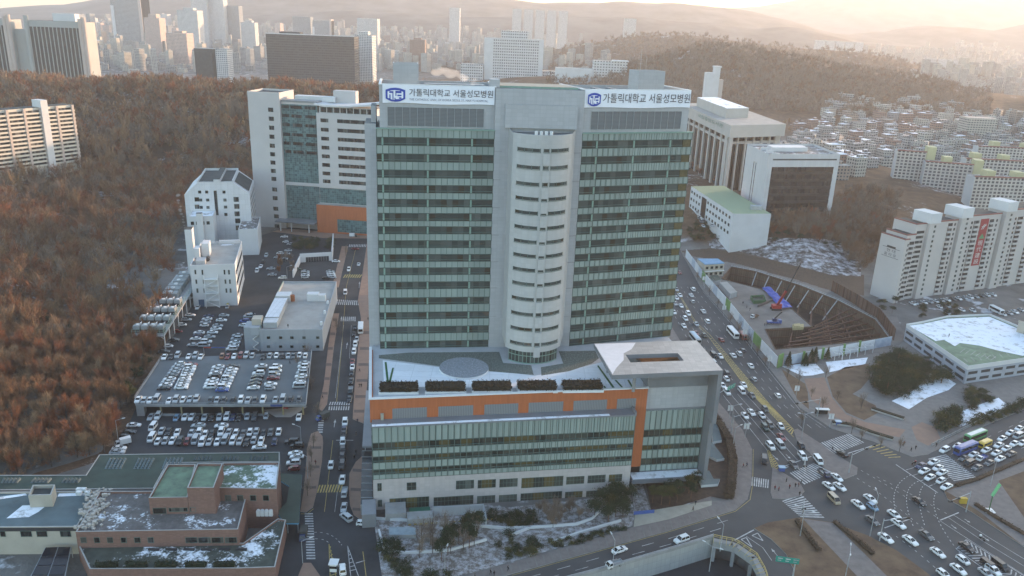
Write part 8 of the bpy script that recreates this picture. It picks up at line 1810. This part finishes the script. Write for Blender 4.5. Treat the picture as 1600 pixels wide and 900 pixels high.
def merge(pts, protos, scl, mats_=None):
    """one mass of trees far off that nobody could count"""
    out = []; mi = []
    ang = nr.uniform(0, 6.283, len(pts)); idx = nr.integers(0, len(protos), len(pts))
    for k in range(len(protos)):
        P = pts[idx == k]; A = ang[idx == k]; S = nr.uniform(.6, 1.4, len(P)) * scl; V = protos[k]
        c, s = np.cos(A)[:, None, None], np.sin(A)[:, None, None]
        X = (V[None, :, :, 0] * c - V[None, :, :, 1] * s) * S[:, None, None] + P[:, 0, None, None]; Y = (V[None, :, :, 0] * s + V[None, :, :, 1] * c) * S[:, None, None] + P[:, 1, None, None]; Z = V[None, :, :, 2] * S[:, None, None] + P[:, 2, None, None]
        out.append(np.stack([X, Y, Z], -1).reshape(-1, 3, 3)); mi += [k % 4] * (len(P) * len(V))
    V = np.concatenate(out); me = tri_mesh(V, 'woodland', mats_ or TW); me.polygons.foreach_set('material_index', np.array(mi, dtype=np.int32)); return me
def view_filter(X, Y, Z, mg=40):
    q = np.stack([X, Y, Z - CAM_H], -1); w_ = q @ np.array(FW); u = 800 + FPX * (q @ np.array(RT)) / w_; v = 450 - FPX * (q @ np.array(UP)) / w_
    return u, v, (w_ > 0) & (u > -mg) & (u < 1600 + mg) & (v < 900 + mg)
gx, gy = np.meshgrid(np.arange(-720, 260, 5.3), np.arange(150, 1000, 5.3)); X = (gx + nr.uniform(-2.4, 2.4, gx.shape)).ravel(); Y = (gy + nr.uniform(-2.4, 2.4, gx.shape)).ravel()
k = (np_inside_dist(X, Y, WEST) > 2.5)
for a, b, c, d in avoid: k &= ~((X > a) & (X < b) & (Y > c) & (Y < d))
k &= np_seg(X, Y, (-378, 524), (-335, 604))[0] > 11
X, Y = X[k], Y[k]; Z = np_h(X, Y); u, v, k = view_filter(X, Y, Z + 6); gap = np.sin(X * .035 + 2) * np.sin(Y * .041 + X * .01); k &= (gap < .8) | (nr.uniform(0, 1, len(X)) < .35); k &= ~((u > 600) & (v > 145)); k &= ~((u > 90) & (u < 260) & (v > 112) & (v < 168) & (nr.uniform(0, 1, len(X)) < .25)); X, Y, Z, u, v = X[k], Y[k], Z[k], u[k], v[k]
dist = np.hypot(X, Y); o_ = np.argsort(dist + nr.uniform(0, 60, len(X)))
near, rest = o_[:215], o_[215:]
for i in near:
    rust_ = np.sin(X[i] * .03) + np.sin(Y[i] * .025) > -.3
    vv = rng.choice((0, 1, 4, 5, 3) if rust_ else (1, 2, 3, 6, 5)); kind_ = {0: 'rust brown', 1: 'brown', 2: 'grey brown', 3: 'tan'}[vv % 4]
    wh_ = 'at the foot of the left wood' if dist[i] < 330 else ('on the lower slope of the left wood' if dist[i] < 390 else 'higher up in the left wood')
    tree('bare', float(X[i]), float(Y[i]), float(Z[i]), rng.uniform(.75, 1.15), f'{kind_} leafless tree {wh_}', 'leafless trees of the left wood', vv)
LOW = [bare_crown(270, 9.5 + (j % 3) * 1.4, 3.5 + .3 * (j % 4), 2.0, .095, 80 + j)[0] for j in range(8)]
dr = dist[rest]; md = rest[dr < 700]; fr2 = rest[dr >= 700]
def woodland(idx, protos, scl, lab, x, y, z, mats_=None):
    me = merge(np.stack([x[idx], y[idx], z[idx]], -1), protos, scl, mats_); o = bpy.data.objects.new('woodland', me); COL.objects.link(o); tag(o, lab, 'wood', kind='stuff')
woodland(md, LOW, 1.0, 'brown leafless wood covering the left hillside', X, Y, Z)
LOW2 = [bare_crown(90, 10.5, 3.6, 2.6, .28, 100 + j)[0] for j in range(8)]
if len(fr2): woodland(fr2, LOW2, 1.0, 'brown leafless wood on the far ridge behind the annex', X, Y, Z)
UG = [bare_crown(110, 3.2, 1.9, 1.1, .06, 140 + j)[0] for j in range(4)]; nd = o_[dist[o_] < 430]; nd = np.concatenate([nd, nd]); woodland(np.arange(len(nd)), UG, 1.0, 'brown undergrowth between the trees of the left wood', X[nd] + nr.uniform(-3, 3, len(nd)), Y[nd] + nr.uniform(-3, 3, len(nd)), Z[nd])
TALL = [bare_crown(330, 17, 2.6, 2.6, .08, 120 + j)[0] for j in range(4)]
pp = []
for cx_, cy_, sx, sy, n in ((165, 222, 55, 26, 70), (250, 205, 60, 25, 40), (360, 178, 28, 22, 45), (40, 270, 30, 26, 26), (330, 235, 40, 20, 24), (120, 300, 40, 18, 18)):
    for _ in range(n): x, y = on_ground(rng.gauss(cx_, sx * .6), rng.gauss(cy_, sy * .6) + 18); pp.append((x, y, hz(x, y)))
pp = np.array(pp); pp = pp[np_inside_dist(pp[:, 0], pp[:, 1], WEST) > 5]; pp = pp[np_seg(pp[:, 0], pp[:, 1], (-378, 524), (-335, 604))[0] > 11]
woodland(np.arange(len(pp)), TALL, 1.0, 'tall pale leafless trees rising out of the left wood', pp[:, 0], pp[:, 1], pp[:, 2], [TW[3], TW[2], TW[3], TW[2]])
# the wooded hills on the right, far off
pts = []
for _ in range(60000):
    if len(pts) > 7000: break
    uu, vv_ = nr.uniform(855, 1545), nr.uniform(48, 190)
    pts.append((uu, vv_))
pts = np.array(pts); d = np.stack([np.array(ray(a, b)) for a, b in pts]); tt = np.arange(1050, 3100, 14.0)
PX = d[:, 0:1] / d[:, 1:2] * tt; PY = np.broadcast_to(tt, PX.shape); PZ = CAM_H + d[:, 2:3] / d[:, 1:2] * tt; hh = np_h(PX.ravel(), PY.ravel()).reshape(PX.shape); hit = PZ < hh; kx = hit.argmax(1); ok = hit.any(1); rr_ = np.arange(len(pts)); fx, fy, fz = PX[rr_, kx], PY[rr_, kx], hh[rr_, kx]
ok &= fz > 15; fx, fy, fz = fx[ok], fy[ok], fz[ok]
woodland(np.arange(len(fx)), [bare_crown(46, 11, 4.2, 3.6, .5, 130 + j)[0] for j in range(8)], 1.1, 'brown winter woodland on the far right hills', fx, fy, fz, [TW[2], TW[1], TW[2], TW[2]])
tk = []
while len(tk) < 420:
    a, b = rng.uniform(1190, 1402), rng.uniform(296, 435)
    if pip(a, b, [(1197, 345), (1300, 325), (1330, 298), (1402, 312), (1397, 350), (1368, 402), (1345, 432), (1320, 402), (1290, 372), (1205, 368)]): x, y = on_ground(a, b); tk.append((x, y, hz(x, y)))
tk = np.array(tk); woodland(np.arange(len(tk)), LOW, .85, 'brown leafless thicket before the white framed office', tk[:, 0], tk[:, 1], tk[:, 2], [TW[1], TW[2], TW[1], TW[2]])
def scatter(kind, poly_px, n, s0, s1, label, group, z=0, zt=3.0, onhill=False, v=None, mind=2.2):
    us, vs_ = [p[0] for p in poly_px], [p[1] for p in poly_px]; got = []; tries = 0
    while len(got) < n and tries < n * 60:
        tries += 1; a, b = rng.uniform(min(us), max(us)), rng.uniform(min(vs_), max(vs_))
        if not pip(a, b, poly_px): continue
        if onhill: x, y = on_ground(a, b); zz = hz(x, y)
        else: x, y = G2(a, b, z); zz = z
        if any(math.hypot(x - p, y - q) < mind for p, q in got): continue
        got.append((x, y)); tree(kind, x, y, zz - .05, rng.uniform(s0, s1), label, group, v)
rr4 = lambda x0, y0, x1, y1: [(x0, y0), (x1, y0), (x1, y1), (x0, y1)]
scatter('bare', [(1195, 345), (1300, 330), (1330, 300), (1400, 315), (1395, 350), (1362, 400), (1340, 430), (1300, 385), (1205, 372)], 66, .7, 1.0, 'leafless tree in the thicket between white framed office and apartment block', 'leafless trees of the middle thicket', onhill=True, mind=4)
scatter('bare', rr4(1082, 262, 1128, 290), 9, .6, .85, 'leafless tree on the terrace below the library', 'leafless trees below the library', onhill=True, mind=4); scatter('bare', rr4(1225, 190, 1300, 240), 22, .7, 1.0, 'leafless tree on the slope beside the library', 'leafless trees beside the library', onhill=True, mind=5)
scatter('bushy', rr4(1068, 352, 1140, 378), 18, .6, .85, 'dark evergreen on the bank below the green roofed building', 'evergreens of the bank', onhill=True, mind=4); scatter('pine', rr4(1200, 360, 1330, 392), 9, .5, .8, 'dark evergreen at the edge of the middle thicket', 'evergreens of the thicket', onhill=True, mind=5)
scatter('bushy', [(1372, 575), (1400, 560), (1440, 566), (1478, 592), (1480, 603), (1445, 600), (1425, 612), (1405, 622), (1375, 615), (1362, 595)], 42, .9, 1.35, 'dark round evergreen in the park clump beside the garage', 'evergreens of the park clump', z=.3, mind=2.4)
scatter('bushy', [(1505, 612), (1545, 615), (1560, 638), (1515, 640)], 9, .6, .85, 'dark evergreen behind the garage foot', 'evergreens behind the garage', mind=2.5); scatter('shrub', [(1460, 650), (1495, 640), (1495, 672), (1470, 680)], 14, 1.2, 2.0, 'dark shrub on the park corner bank', 'shrubs of the park corner', mind=1.5); scatter('shrub', [(1560, 640), (1610, 625), (1610, 640), (1520, 668), (1500, 672)], 18, 1.0, 1.7, 'low dark shrub along the railing of the east road', 'shrubs along the railing', mind=1.5)
scatter('conifer', [(1228, 571), (1300, 561), (1300, 566), (1228, 577)], 5, .75, .95, 'small fir against the white hoarding', 'firs by the hoarding', mind=3.5); scatter('bushy', rr4(1440, 478, 1500, 498), 9, .55, .75, 'dark pine on the snow before the apartment block', 'pines before the apartments', mind=3); scatter('pine', rr4(1365, 475, 1400, 490), 5, .5, .7, 'dark pine on the playground snow', 'pines on the playground', mind=3)
scatter('pine', [(935, 790), (960, 775), (985, 780), (988, 805), (950, 822), (925, 815)], 11, .7, .95, 'dark pine at the garden corner by the snowy path', 'pines of the garden corner', mind=1.8); scatter('tallpine', [(1015, 785), (1050, 775), (1092, 764), (1100, 772), (1060, 788), (1020, 795)], 9, .65, .85, 'slender pine before the east entrance wall', 'slender pines at the entrance', mind=2.2)
scatter('tallpine', [(668, 872), (690, 855), (745, 838), (750, 862), (715, 880), (680, 885)], 6, .8, 1.0, 'tall thin pine in the front garden', 'tall pines of the front garden', v=1, mind=2.6); scatter('street', [(640, 850), (740, 820), (760, 850), (660, 880)], 16, .9, 1.3, 'leafless young tree in the front garden', 'leafless trees of the front garden', mind=2.5)
scatter('shrub', [(590, 835), (620, 850), (640, 890), (700, 900), (640, 905), (600, 880)], 16, .8, 1.5, 'clipped round shrub in the front garden', 'round shrubs of the front garden', mind=1.6); scatter('shrub', [(750, 820), (850, 850), (860, 870), (800, 880), (760, 850)], 14, .7, 1.2, 'dark shrub beside the winding garden wall', 'dark shrubs by the garden wall', mind=1.4); scatter('shrub', [(765, 805), (830, 798), (840, 822), (790, 828)], 16, .8, 1.3, 'brown bush at the hospital foot', 'bushes at the hospital foot', mind=1.5)
scatter('shrub', [(860, 850), (960, 822), (975, 828), (880, 858)], 18, .6, 1.0, 'low shrub along the garden edge', 'low shrubs of the garden edge', mind=1.4)
scatter('bare', [(830, 800), (900, 795), (905, 815), (850, 830)], 12, .35, .5, 'thin leafless sapling in the snowy bed', 'saplings of the snowy bed', mind=1.2, v=2)
scatter('bushy', rr4(458, 376, 520, 392), 20, .6, .85, 'dark evergreen in the grove before the annex', 'evergreens before the annex', mind=3); scatter('bare', rr4(435, 402, 462, 432), 8, .45, .65, 'brown low tree beside the walled yard', 'brown trees beside the yard', mind=3)
for u, v in ((490, 700), (487, 722), (485, 745), (481, 775), (497, 655), (468, 560 + 20), (486, 610), (540, 400), (526, 520), (480, 560)): x, y = G2(u, v); tree('street', x, y, .1, rng.uniform(.8, 1.1), 'leafless young tree on the strip left of the road', 'strip trees left of the road')
for u, v in ((1090, 440), (1108, 462), (1121, 480), (1140, 507), (1153, 522), (1168, 540), (1183, 557), (1195, 572), (1230, 590), (1248, 600), (1268, 620), (1285, 640), (1252, 665), (1330, 678), (1345, 690), (1375, 700), (1405, 706), (1308, 625), (1290, 590), (1275, 572), (1262, 572), (1345, 640)): x, y = G2(u, v); tree('street', x, y, .1, rng.uniform(.7, 1.0), 'leafless street tree along the park side of the main road', 'park side street trees')
for u, v in ((205, 575), (95, 520), (70, 505), (110, 510), (88, 490), (60, 520), (205, 620), (215, 590), (195, 610), (230, 570)): x, y = on_ground(u, v + 12); tree('pine', x, y, hz(x, y), rng.uniform(.7, 1.0), 'dark green pine among the brown trees of the left wood', 'pines in the left wood')
t = thing('hedge', 'tall brown hedge between the east garden and the tiled pavement', 'hedge', (*G2(1140, 720), 0)); mb = MB()
for p, q in (((1146, 782), (1150, 762)), ((1150, 762), (1152, 725)), ((1152, 725), (1146, 692)), ((1146, 692), (1128, 662)), ((1128, 662), (1112, 640))): fr_, L_ = frame2(G2(*p), G2(*q)); leafy_box(mb, fr_, 0, L_, 0.2, 3.0, 0, 2.0, 700, .35)
part('foliage', mb, mat('brown hedge leaves', (.1, .06, .04), .95, .3, 1.2, col2=(.04, .035, .022)), t)
for px, lab in (([(1240, 815), (1262, 845), (1275, 862)], 'low brown hedge beside the island path'), ([(1300, 818), (1340, 850), (1360, 868)], 'low brown hedge beyond the island path'), ([(1520, 790), (1560, 815), (1620, 850)], 'low brown hedge along the verge kerb'), ([(1497, 762), (1530, 752), (1600, 722)], 'low brown hedge along the east walkway')):
    t = thing('hedge', lab, 'hedge', (*G2(*px[1]), .1)); mb = MB()
    for p, q in zip(px[:-1], px[1:]): fr_, L_ = frame2(G2(*p), G2(*q)); leafy_box(mb, fr_, 0, L_, 0, 1.6, .1, 1.0, 260, .3)
    part('foliage', mb, MAT['brown hedge leaves'], t)
# ================================================================== THE CITY BEYOND
_U, _V = np.arange(100, 1645, 6.0), np.arange(30, 310, 3.0)
def ground_table():
    tt = np.concatenate([np.arange(420, 1200, 6.0), np.arange(1200, 7000, 20.0)]); X = np.zeros((len(_U), len(_V))); Y = X.copy()
    for j, v in enumerate(_V):
        d = np.array([tuple(ray(u, v)) for u in _U]); px = d[:, 0:1] / d[:, 1:2] * tt; py = np.broadcast_to(tt, px.shape); k = (CAM_H + d[:, 2:3] / d[:, 1:2] * tt < np_h(px.ravel(), py.ravel()).reshape(px.shape)).argmax(1); X[:, j] = px[np.arange(len(_U)), k]; Y[:, j] = tt[k]
    return X, Y
_GX, _GY = ground_table(); _GZ = np_h(_GX.ravel(), _GY.ravel()).reshape(_GX.shape); LZ = [0]
def on_ground(u, v):
    i, j = int(min(max((u - _U[0]) / 6 + .5, 0), len(_U) - 1)), int(min(max((v - _V[0]) / 3 + .5, 0), len(_V) - 1)); LZ[0] = float(_GZ[i, j]); return (float(_GX[i, j]) * 1.0 + rng.uniform(-3, 3) * _GY[i, j] / 1250, float(_GY[i, j]) + rng.uniform(-.02, .02) * _GY[i, j])
WF = [((.4, .38, .36), 'pale'), ((.32, .31, .3), 'grey'), ((.27, .17, .135), 'reddish'), ((.45, .42, .37), 'cream'), ((.23, .22, .21), 'dark'), ((.31, .24, .2), 'brown')]
CF = [[facade(f'{n} town facade {j}', c, (.05, .05, .055), (2.9, 3.6)[j], (2.9, 3.1)[j], (.5, .68)[j], (.5, .46)[j]) for j in range(2)] for c, n in WF]
TF = [facade('white tower facade', (.58, .57, .57), (.09, .09, .1), 3.0, 2.9, .55, .55), facade('grey glass facade', (.3, .32, .35), (.07, .08, .09), 2.5, 3.6, .78, .6), facade('pink tower facade', (.55, .4, .35), (.08, .08, .09), 3.0, 3.0, .5, .5)]
RF = [(snow_roof, 'snowy'), (snow_half, 'patchy'), (roof_l, 'pale'), (roof_d, 'dark'), (roof_g, 'green')]
taken = []
def house(x, y, w_, d_, h, a, ci, ri, zone, group, big_=False, stuff=None):
    z = hz(x, y); fr = Frame(x, y, a); mb = stuff or MB(); o = 0
    m0 = 0 if not stuff else ci % 3; m1 = 1 if not stuff else 3 + ri % 2
    c = [xy(fr.p(-w_ / 2, -d_ / 2)), xy(fr.p(w_ / 2, -d_ / 2)), xy(fr.p(w_ / 2, d_ / 2)), xy(fr.p(-w_ / 2, d_ / 2))]
    mb.prism(c, z - 4, z + h, m0, m1, bottom=False)
    if h < 25 or rng.random() < .6: s = rng.choice((-1, 1)); mb.fbox(fr, s * w_ * .3 - 1.6, s * w_ * .3 + 1.6, -d_ * .2, d_ * .3, z + h, z + h + 2.6, m0, m1)
    if stuff: return
    mats_ = [TF[ci] if big_ else CF[ci][rng.randrange(2)], RF[ri][0]]
    nm = ('tower_block' if h > 45 else 'apartment_block' if h > 24 else 'town_house')
    ob = mb.build(nm, mats_, org=(x, y, z)); hgt = 'towering' if h > 70 else 'tall' if h > 40 else 'middling' if h > 18 else 'low'
    cl_ = ('white', 'glassy', 'pinkish')[ci] if big_ else WF[ci][1]
    tag(ob, f'{hgt} {cl_} block, {RF[ri][1]} roof, {zone}', 'building', group)
def free(x, y, r):
    for p, q, s in taken:
        if abs(x - p) < r + s and abs(y - q) < r + s: return False
    taken.append((x, y, r)); return True
for bx, by, br in ((205, 700, 75), (200, 580, 55), (250, 450, 45), (300, 470, 60), (360, 720, 40), (420, 740, 60), (140, 560, 45), (-500, 1120, 120), (-355, 1400, 110), (0, 1600, 110), (140, 1450, 80)): taken.append((bx, by, br))
def zone(n, poly, hs, ws, ang, phrase, group, cw, rw, big_=False, hill_ok=False):
    us, vs_ = [p[0] for p in poly], [p[1] for p in poly]; k = 0; tr = 0
    while k < n and tr < n * 50:
        tr += 1; u, v = rng.uniform(min(us), max(us)), rng.uniform(min(vs_), max(vs_))
        if not pip(u, v, poly): continue
        x, y = on_ground(u, v)
        if y < 450 or y > 7000 or (not hill_ok and LZ[0] > 14.5): continue
        w_, d_ = rng.uniform(*ws), rng.uniform(ws[0] * .7, ws[1] * .7)
        if not free(x, y, max(w_, d_) * .52): continue
        house(x, y, w_, d_, rng.uniform(*hs) if rng.random() < .85 else hs[1] * 1.25, ang + rng.choice((0, PI / 2)) + rng.gauss(0, .12), rng.choice(cw), rng.choice(rw), phrase, group, big_); k += 1
ZR_ = [(1225, 240), (1300, 175), (1240, 135), (1280, 128), (1420, 165), (1600, 190), (1640, 290), (1560, 270), (1440, 250), (1380, 260), (1310, 300), (1290, 240)]
zone(135, ZR_, (8, 14), (10, 19), .25, 'on the hillside right of the library', 'houses of the right hillside', (0, 0, 1, 3, 2, 5), (0, 0, 1, 2, 3))
zone(16, [(1290, 128), (1500, 160), (1600, 170), (1640, 200), (1400, 200)], (13, 19), (26, 48), .2, 'in rows above the hillside', 'rows above the right hillside', (0, 3, 2, 1), (0, 1))
zone(40, [(130, 105), (420, 92), (420, 60), (600, 70), (600, 100), (560, 100), (415, 70), (140, 70)], (10, 34), (14, 30), -.2, 'in the town behind the ridge', 'town beyond the left ridge', (0, 1, 3, 4, 0), (0, 1, 2))
zone(45, [(130, 70), (600, 62), (600, 45), (130, 40)], (25, 75), (20, 38), -.2, 'in the high town beyond the ridge', 'high town beyond the left ridge', (0, 0, 1, 2), (2, 1), True)
zone(34, [(560, 100), (760, 105), (760, 62), (560, 62)], (9, 30), (16, 34), .1, 'behind the hospital roof', 'town behind the hospital', (0, 0, 3, 1, 2), (0, 1, 2)); zone(30, [(560, 60), (1010, 66), (1010, 50), (560, 46)], (22, 62), (26, 50), .1, 'far behind the hospital', 'far town behind the hospital', (0, 0, 0, 1, 2), (1, 2), True); zone(12, [(850, 100), (960, 90), (960, 66), (850, 66)], (10, 26), (18, 34), .1, 'right of the white office', 'town right of the white office', (0, 3, 1), (0, 2))
# outlying town too small to count
mbs = MB()
zs_ = [[(1400, 130), (1600, 165), (1640, 95), (1500, 75), (1280, 70)], [(1180, 150), (1260, 160), (1420, 190), (1600, 240), (1600, 190), (1300, 150)], [(120, 62), (620, 60), (620, 42), (120, 38)], [(560, 62), (1020, 66), (1020, 44), (560, 44)], [(1220, 245), (1320, 170), (1600, 210), (1600, 250), (1400, 245)], [(0, 116), (620, 112), (620, 58), (0, 60)], [(560, 112), (1010, 108), (1010, 60), (560, 60)]]
for zi, n in enumerate((620, 220, 420, 420, 380, 420, 300)):
    k = tr = 0; us, vs_ = [p[0] for p in zs_[zi]], [p[1] for p in zs_[zi]]
    while k < n and tr < n * 25:
        tr += 1; u, v = rng.uniform(min(us), max(us)), rng.uniform(min(vs_), max(vs_))
        if not pip(u, v, zs_[zi]): continue
        x, y = on_ground(u, v)
        if y < 640 or y > 6000 or LZ[0] > 16 + y * .006 or not free(x, y, 11): continue
        far_ = zi in (0, 2, 3, 5, 6); house(x, y, rng.uniform(11, 26), rng.uniform(10, 18), rng.uniform(8, 16) if not far_ or rng.random() < .6 else rng.uniform(25, 50), rng.uniform(0, 3), rng.randrange(3), rng.randrange(2), '', '', stuff=mbs); k += 1
tag(mbs.build('distant_town', [CF[0][0], CF[1][1], CF[3][0], snow_half, roof_l]), 'sea of tiny distant houses spreading to the hills', 'town', kind='stuff')
def far_block(u0, u1, vt, vb, y, dp, m, label, cat='building', crown=None, fins=0):
    a, b = D(u0, vb, y), D(u1, vb, y); fr, L = frame2(xy(a), xy(b)); zt = D((u0 + u1) / 2, vt, y).z; t = thing('tower_block', label, cat, fr.p(L / 2, dp / 2, 0)); mb = MB(); mb.fbox(fr, 0, L, 0, dp, -2, zt, 0, 1); part('shaft', mb, [m, roof_l], t)
    if fins: mb = MB(); mb.fbox(fr, L - fins, L, -2, dp, -2, zt + 4); part('pink_edge', mb, pink_m, t); mb = MB(); mb.fbox(fr, 0, fins, -2, dp, -2, zt * .8); part('side_slab', mb, white_plain, t)  # right edge strip in rose stone, left slab in plain white
    if crown: mb = MB(); mb.fbox(fr, L * .25, L * .75, dp * .2, dp * .8, zt, zt + crown); part('crown_room', mb, m, t)
    return t
far_block(179, 226, -8, 62, 2600, 60, TF[1], 'tallest glassy grey tower with pale edges beyond the left ridge', fins=9); far_block(303, 327, -10, 60, 2900, 40, TF[0], 'left slab of the very tall pale twin slabs'); far_block(330, 353, -14, 60, 2920, 40, TF[0], 'right slab of the very tall pale twin slabs'); far_block(356, 376, 9, 60, 2950, 40, TF[1], 'greyish tower just right of the pale twin slabs')
far_block(282, 313, 16, 80, 2200, 40, TF[0], 'tall cream tower before the pale twin slabs', crown=6); far_block(229, 253, 28, 76, 2300, 40, TF[2], 'pinkish tower right of the tallest glassy tower', crown=10); far_block(378, 400, 35, 72, 2300, 30, TF[0], 'white ribbed office with dome right of the twin slabs', crown=5); far_block(262, 294, 52, 86, 1900, 40, TF[2], 'pinkish block before the cream tower', crown=5)
far_block(305, 333, 76, 100, 1300, 30, roof_d, 'small black glass box behind the left ridge'); far_block(338, 356, 77, 100, 1290, 25, TF[0], 'small white office beside the black glass box'); far_block(553, 582, 55, 100, 1500, 40, TF[0], 'pale block with square windows beside the dark office', crown=6)
far_block(559, 590, 29, 72, 2600, 50, TF[0], 'white tower with flat framed top behind the dark office'); far_block(640, 664, 62, 84, 2100, 30, CF[2][0], 'red brick apartment pair behind the hospital roof', crown=4); far_block(458, 486, 26, 54, 2900, 40, TF[1], 'left unfinished tower with red cranes behind the dark office'); far_block(489, 518, 32, 54, 2800, 40, TF[1], 'right unfinished tower with pink edge behind the dark office', fins=6)
for k in range(5): far_block(800 + 18 * k, 814 + 18 * k, 14 + .9 * k, 46, 3300, 30, TF[0], f'slender white apartment tower, {("first", "second", "third", "fourth", "fifth")[k]} of the row above the white office')
far_block(702, 718, 12, 44, 3300, 40, TF[0], 'slender pale tower left of the white apartment row'); far_block(975, 993, 29, 50, 2950, 30, TF[0], 'pale tower pair before the far wooded hill')
for k in range(5): far_block(1274 + 15 * k, 1287 + 15 * k, 63 + .8 * k, 84, 3400, 30, TF[0], f'white apartment tower, {("first", "second", "third", "fourth", "fifth")[k]} of the row above the right hill')
for k in range(4): far_block(1446 + 17 * k, 1460 + 17 * k, 91 + 1.5 * k, 112, 2700, 30, TF[0], f'hazy white apartment tower, {("first", "second", "third", "fourth")[k]} of the row right of the hill')
far_block(1419, 1504, 151, 172, 1500, 20, TF[0], 'long brown and white school block at the foot of the right hill', fins=12); far_block(1510, 1556, 185, 205, 1100, 25, CF[3][1], 'yellowish long block among the hillside houses')
# labels: things of the same look are told apart by their order from the left
from collections import defaultdict
bpy.context.view_layer.update(); L_ = defaultdict(list)
for o in SC.objects:
    if o.parent is None and o.get('label') and o.get('kind') is None: L_[o['label']].append(o)
def ordn(k): return f"{k}{'th' if 10 <= k % 100 <= 20 else {1: 'st', 2: 'nd', 3: 'rd'}.get(k % 10, 'th')}"
for lab, os_ in L_.items():
    if len(os_) < 2 or 'twig' in lab or len(os_) > 45 and 'tree' in lab: continue
    os_.sort(key=lambda o: PJ(o.matrix_world.translation)[0])
    for k, o in enumerate(os_): o['label'] = f'{lab}, {ordn(k + 1)} from left'
# ================================================================== HAZE
hb = MB().box(-9500, 9500, -600, 11500, -22, 640)
hm = bpy.data.materials.new('haze air'); hm.use_nodes = True; t_ = hm.node_tree; t_.nodes.clear()
vo = t_.nodes.new('ShaderNodeVolumePrincipled'); out = t_.nodes.new('ShaderNodeOutputMaterial'); t_.links.new(vo.outputs[0], out.inputs['Volume'])
vo.inputs['Color'].default_value = (0.9, 0.9, 0.93, 1); vo.inputs['Density'].default_value = HAZE; vo.inputs['Anisotropy'].default_value = 0.28
tag(hb.build('haze', hm), kind='stuff')
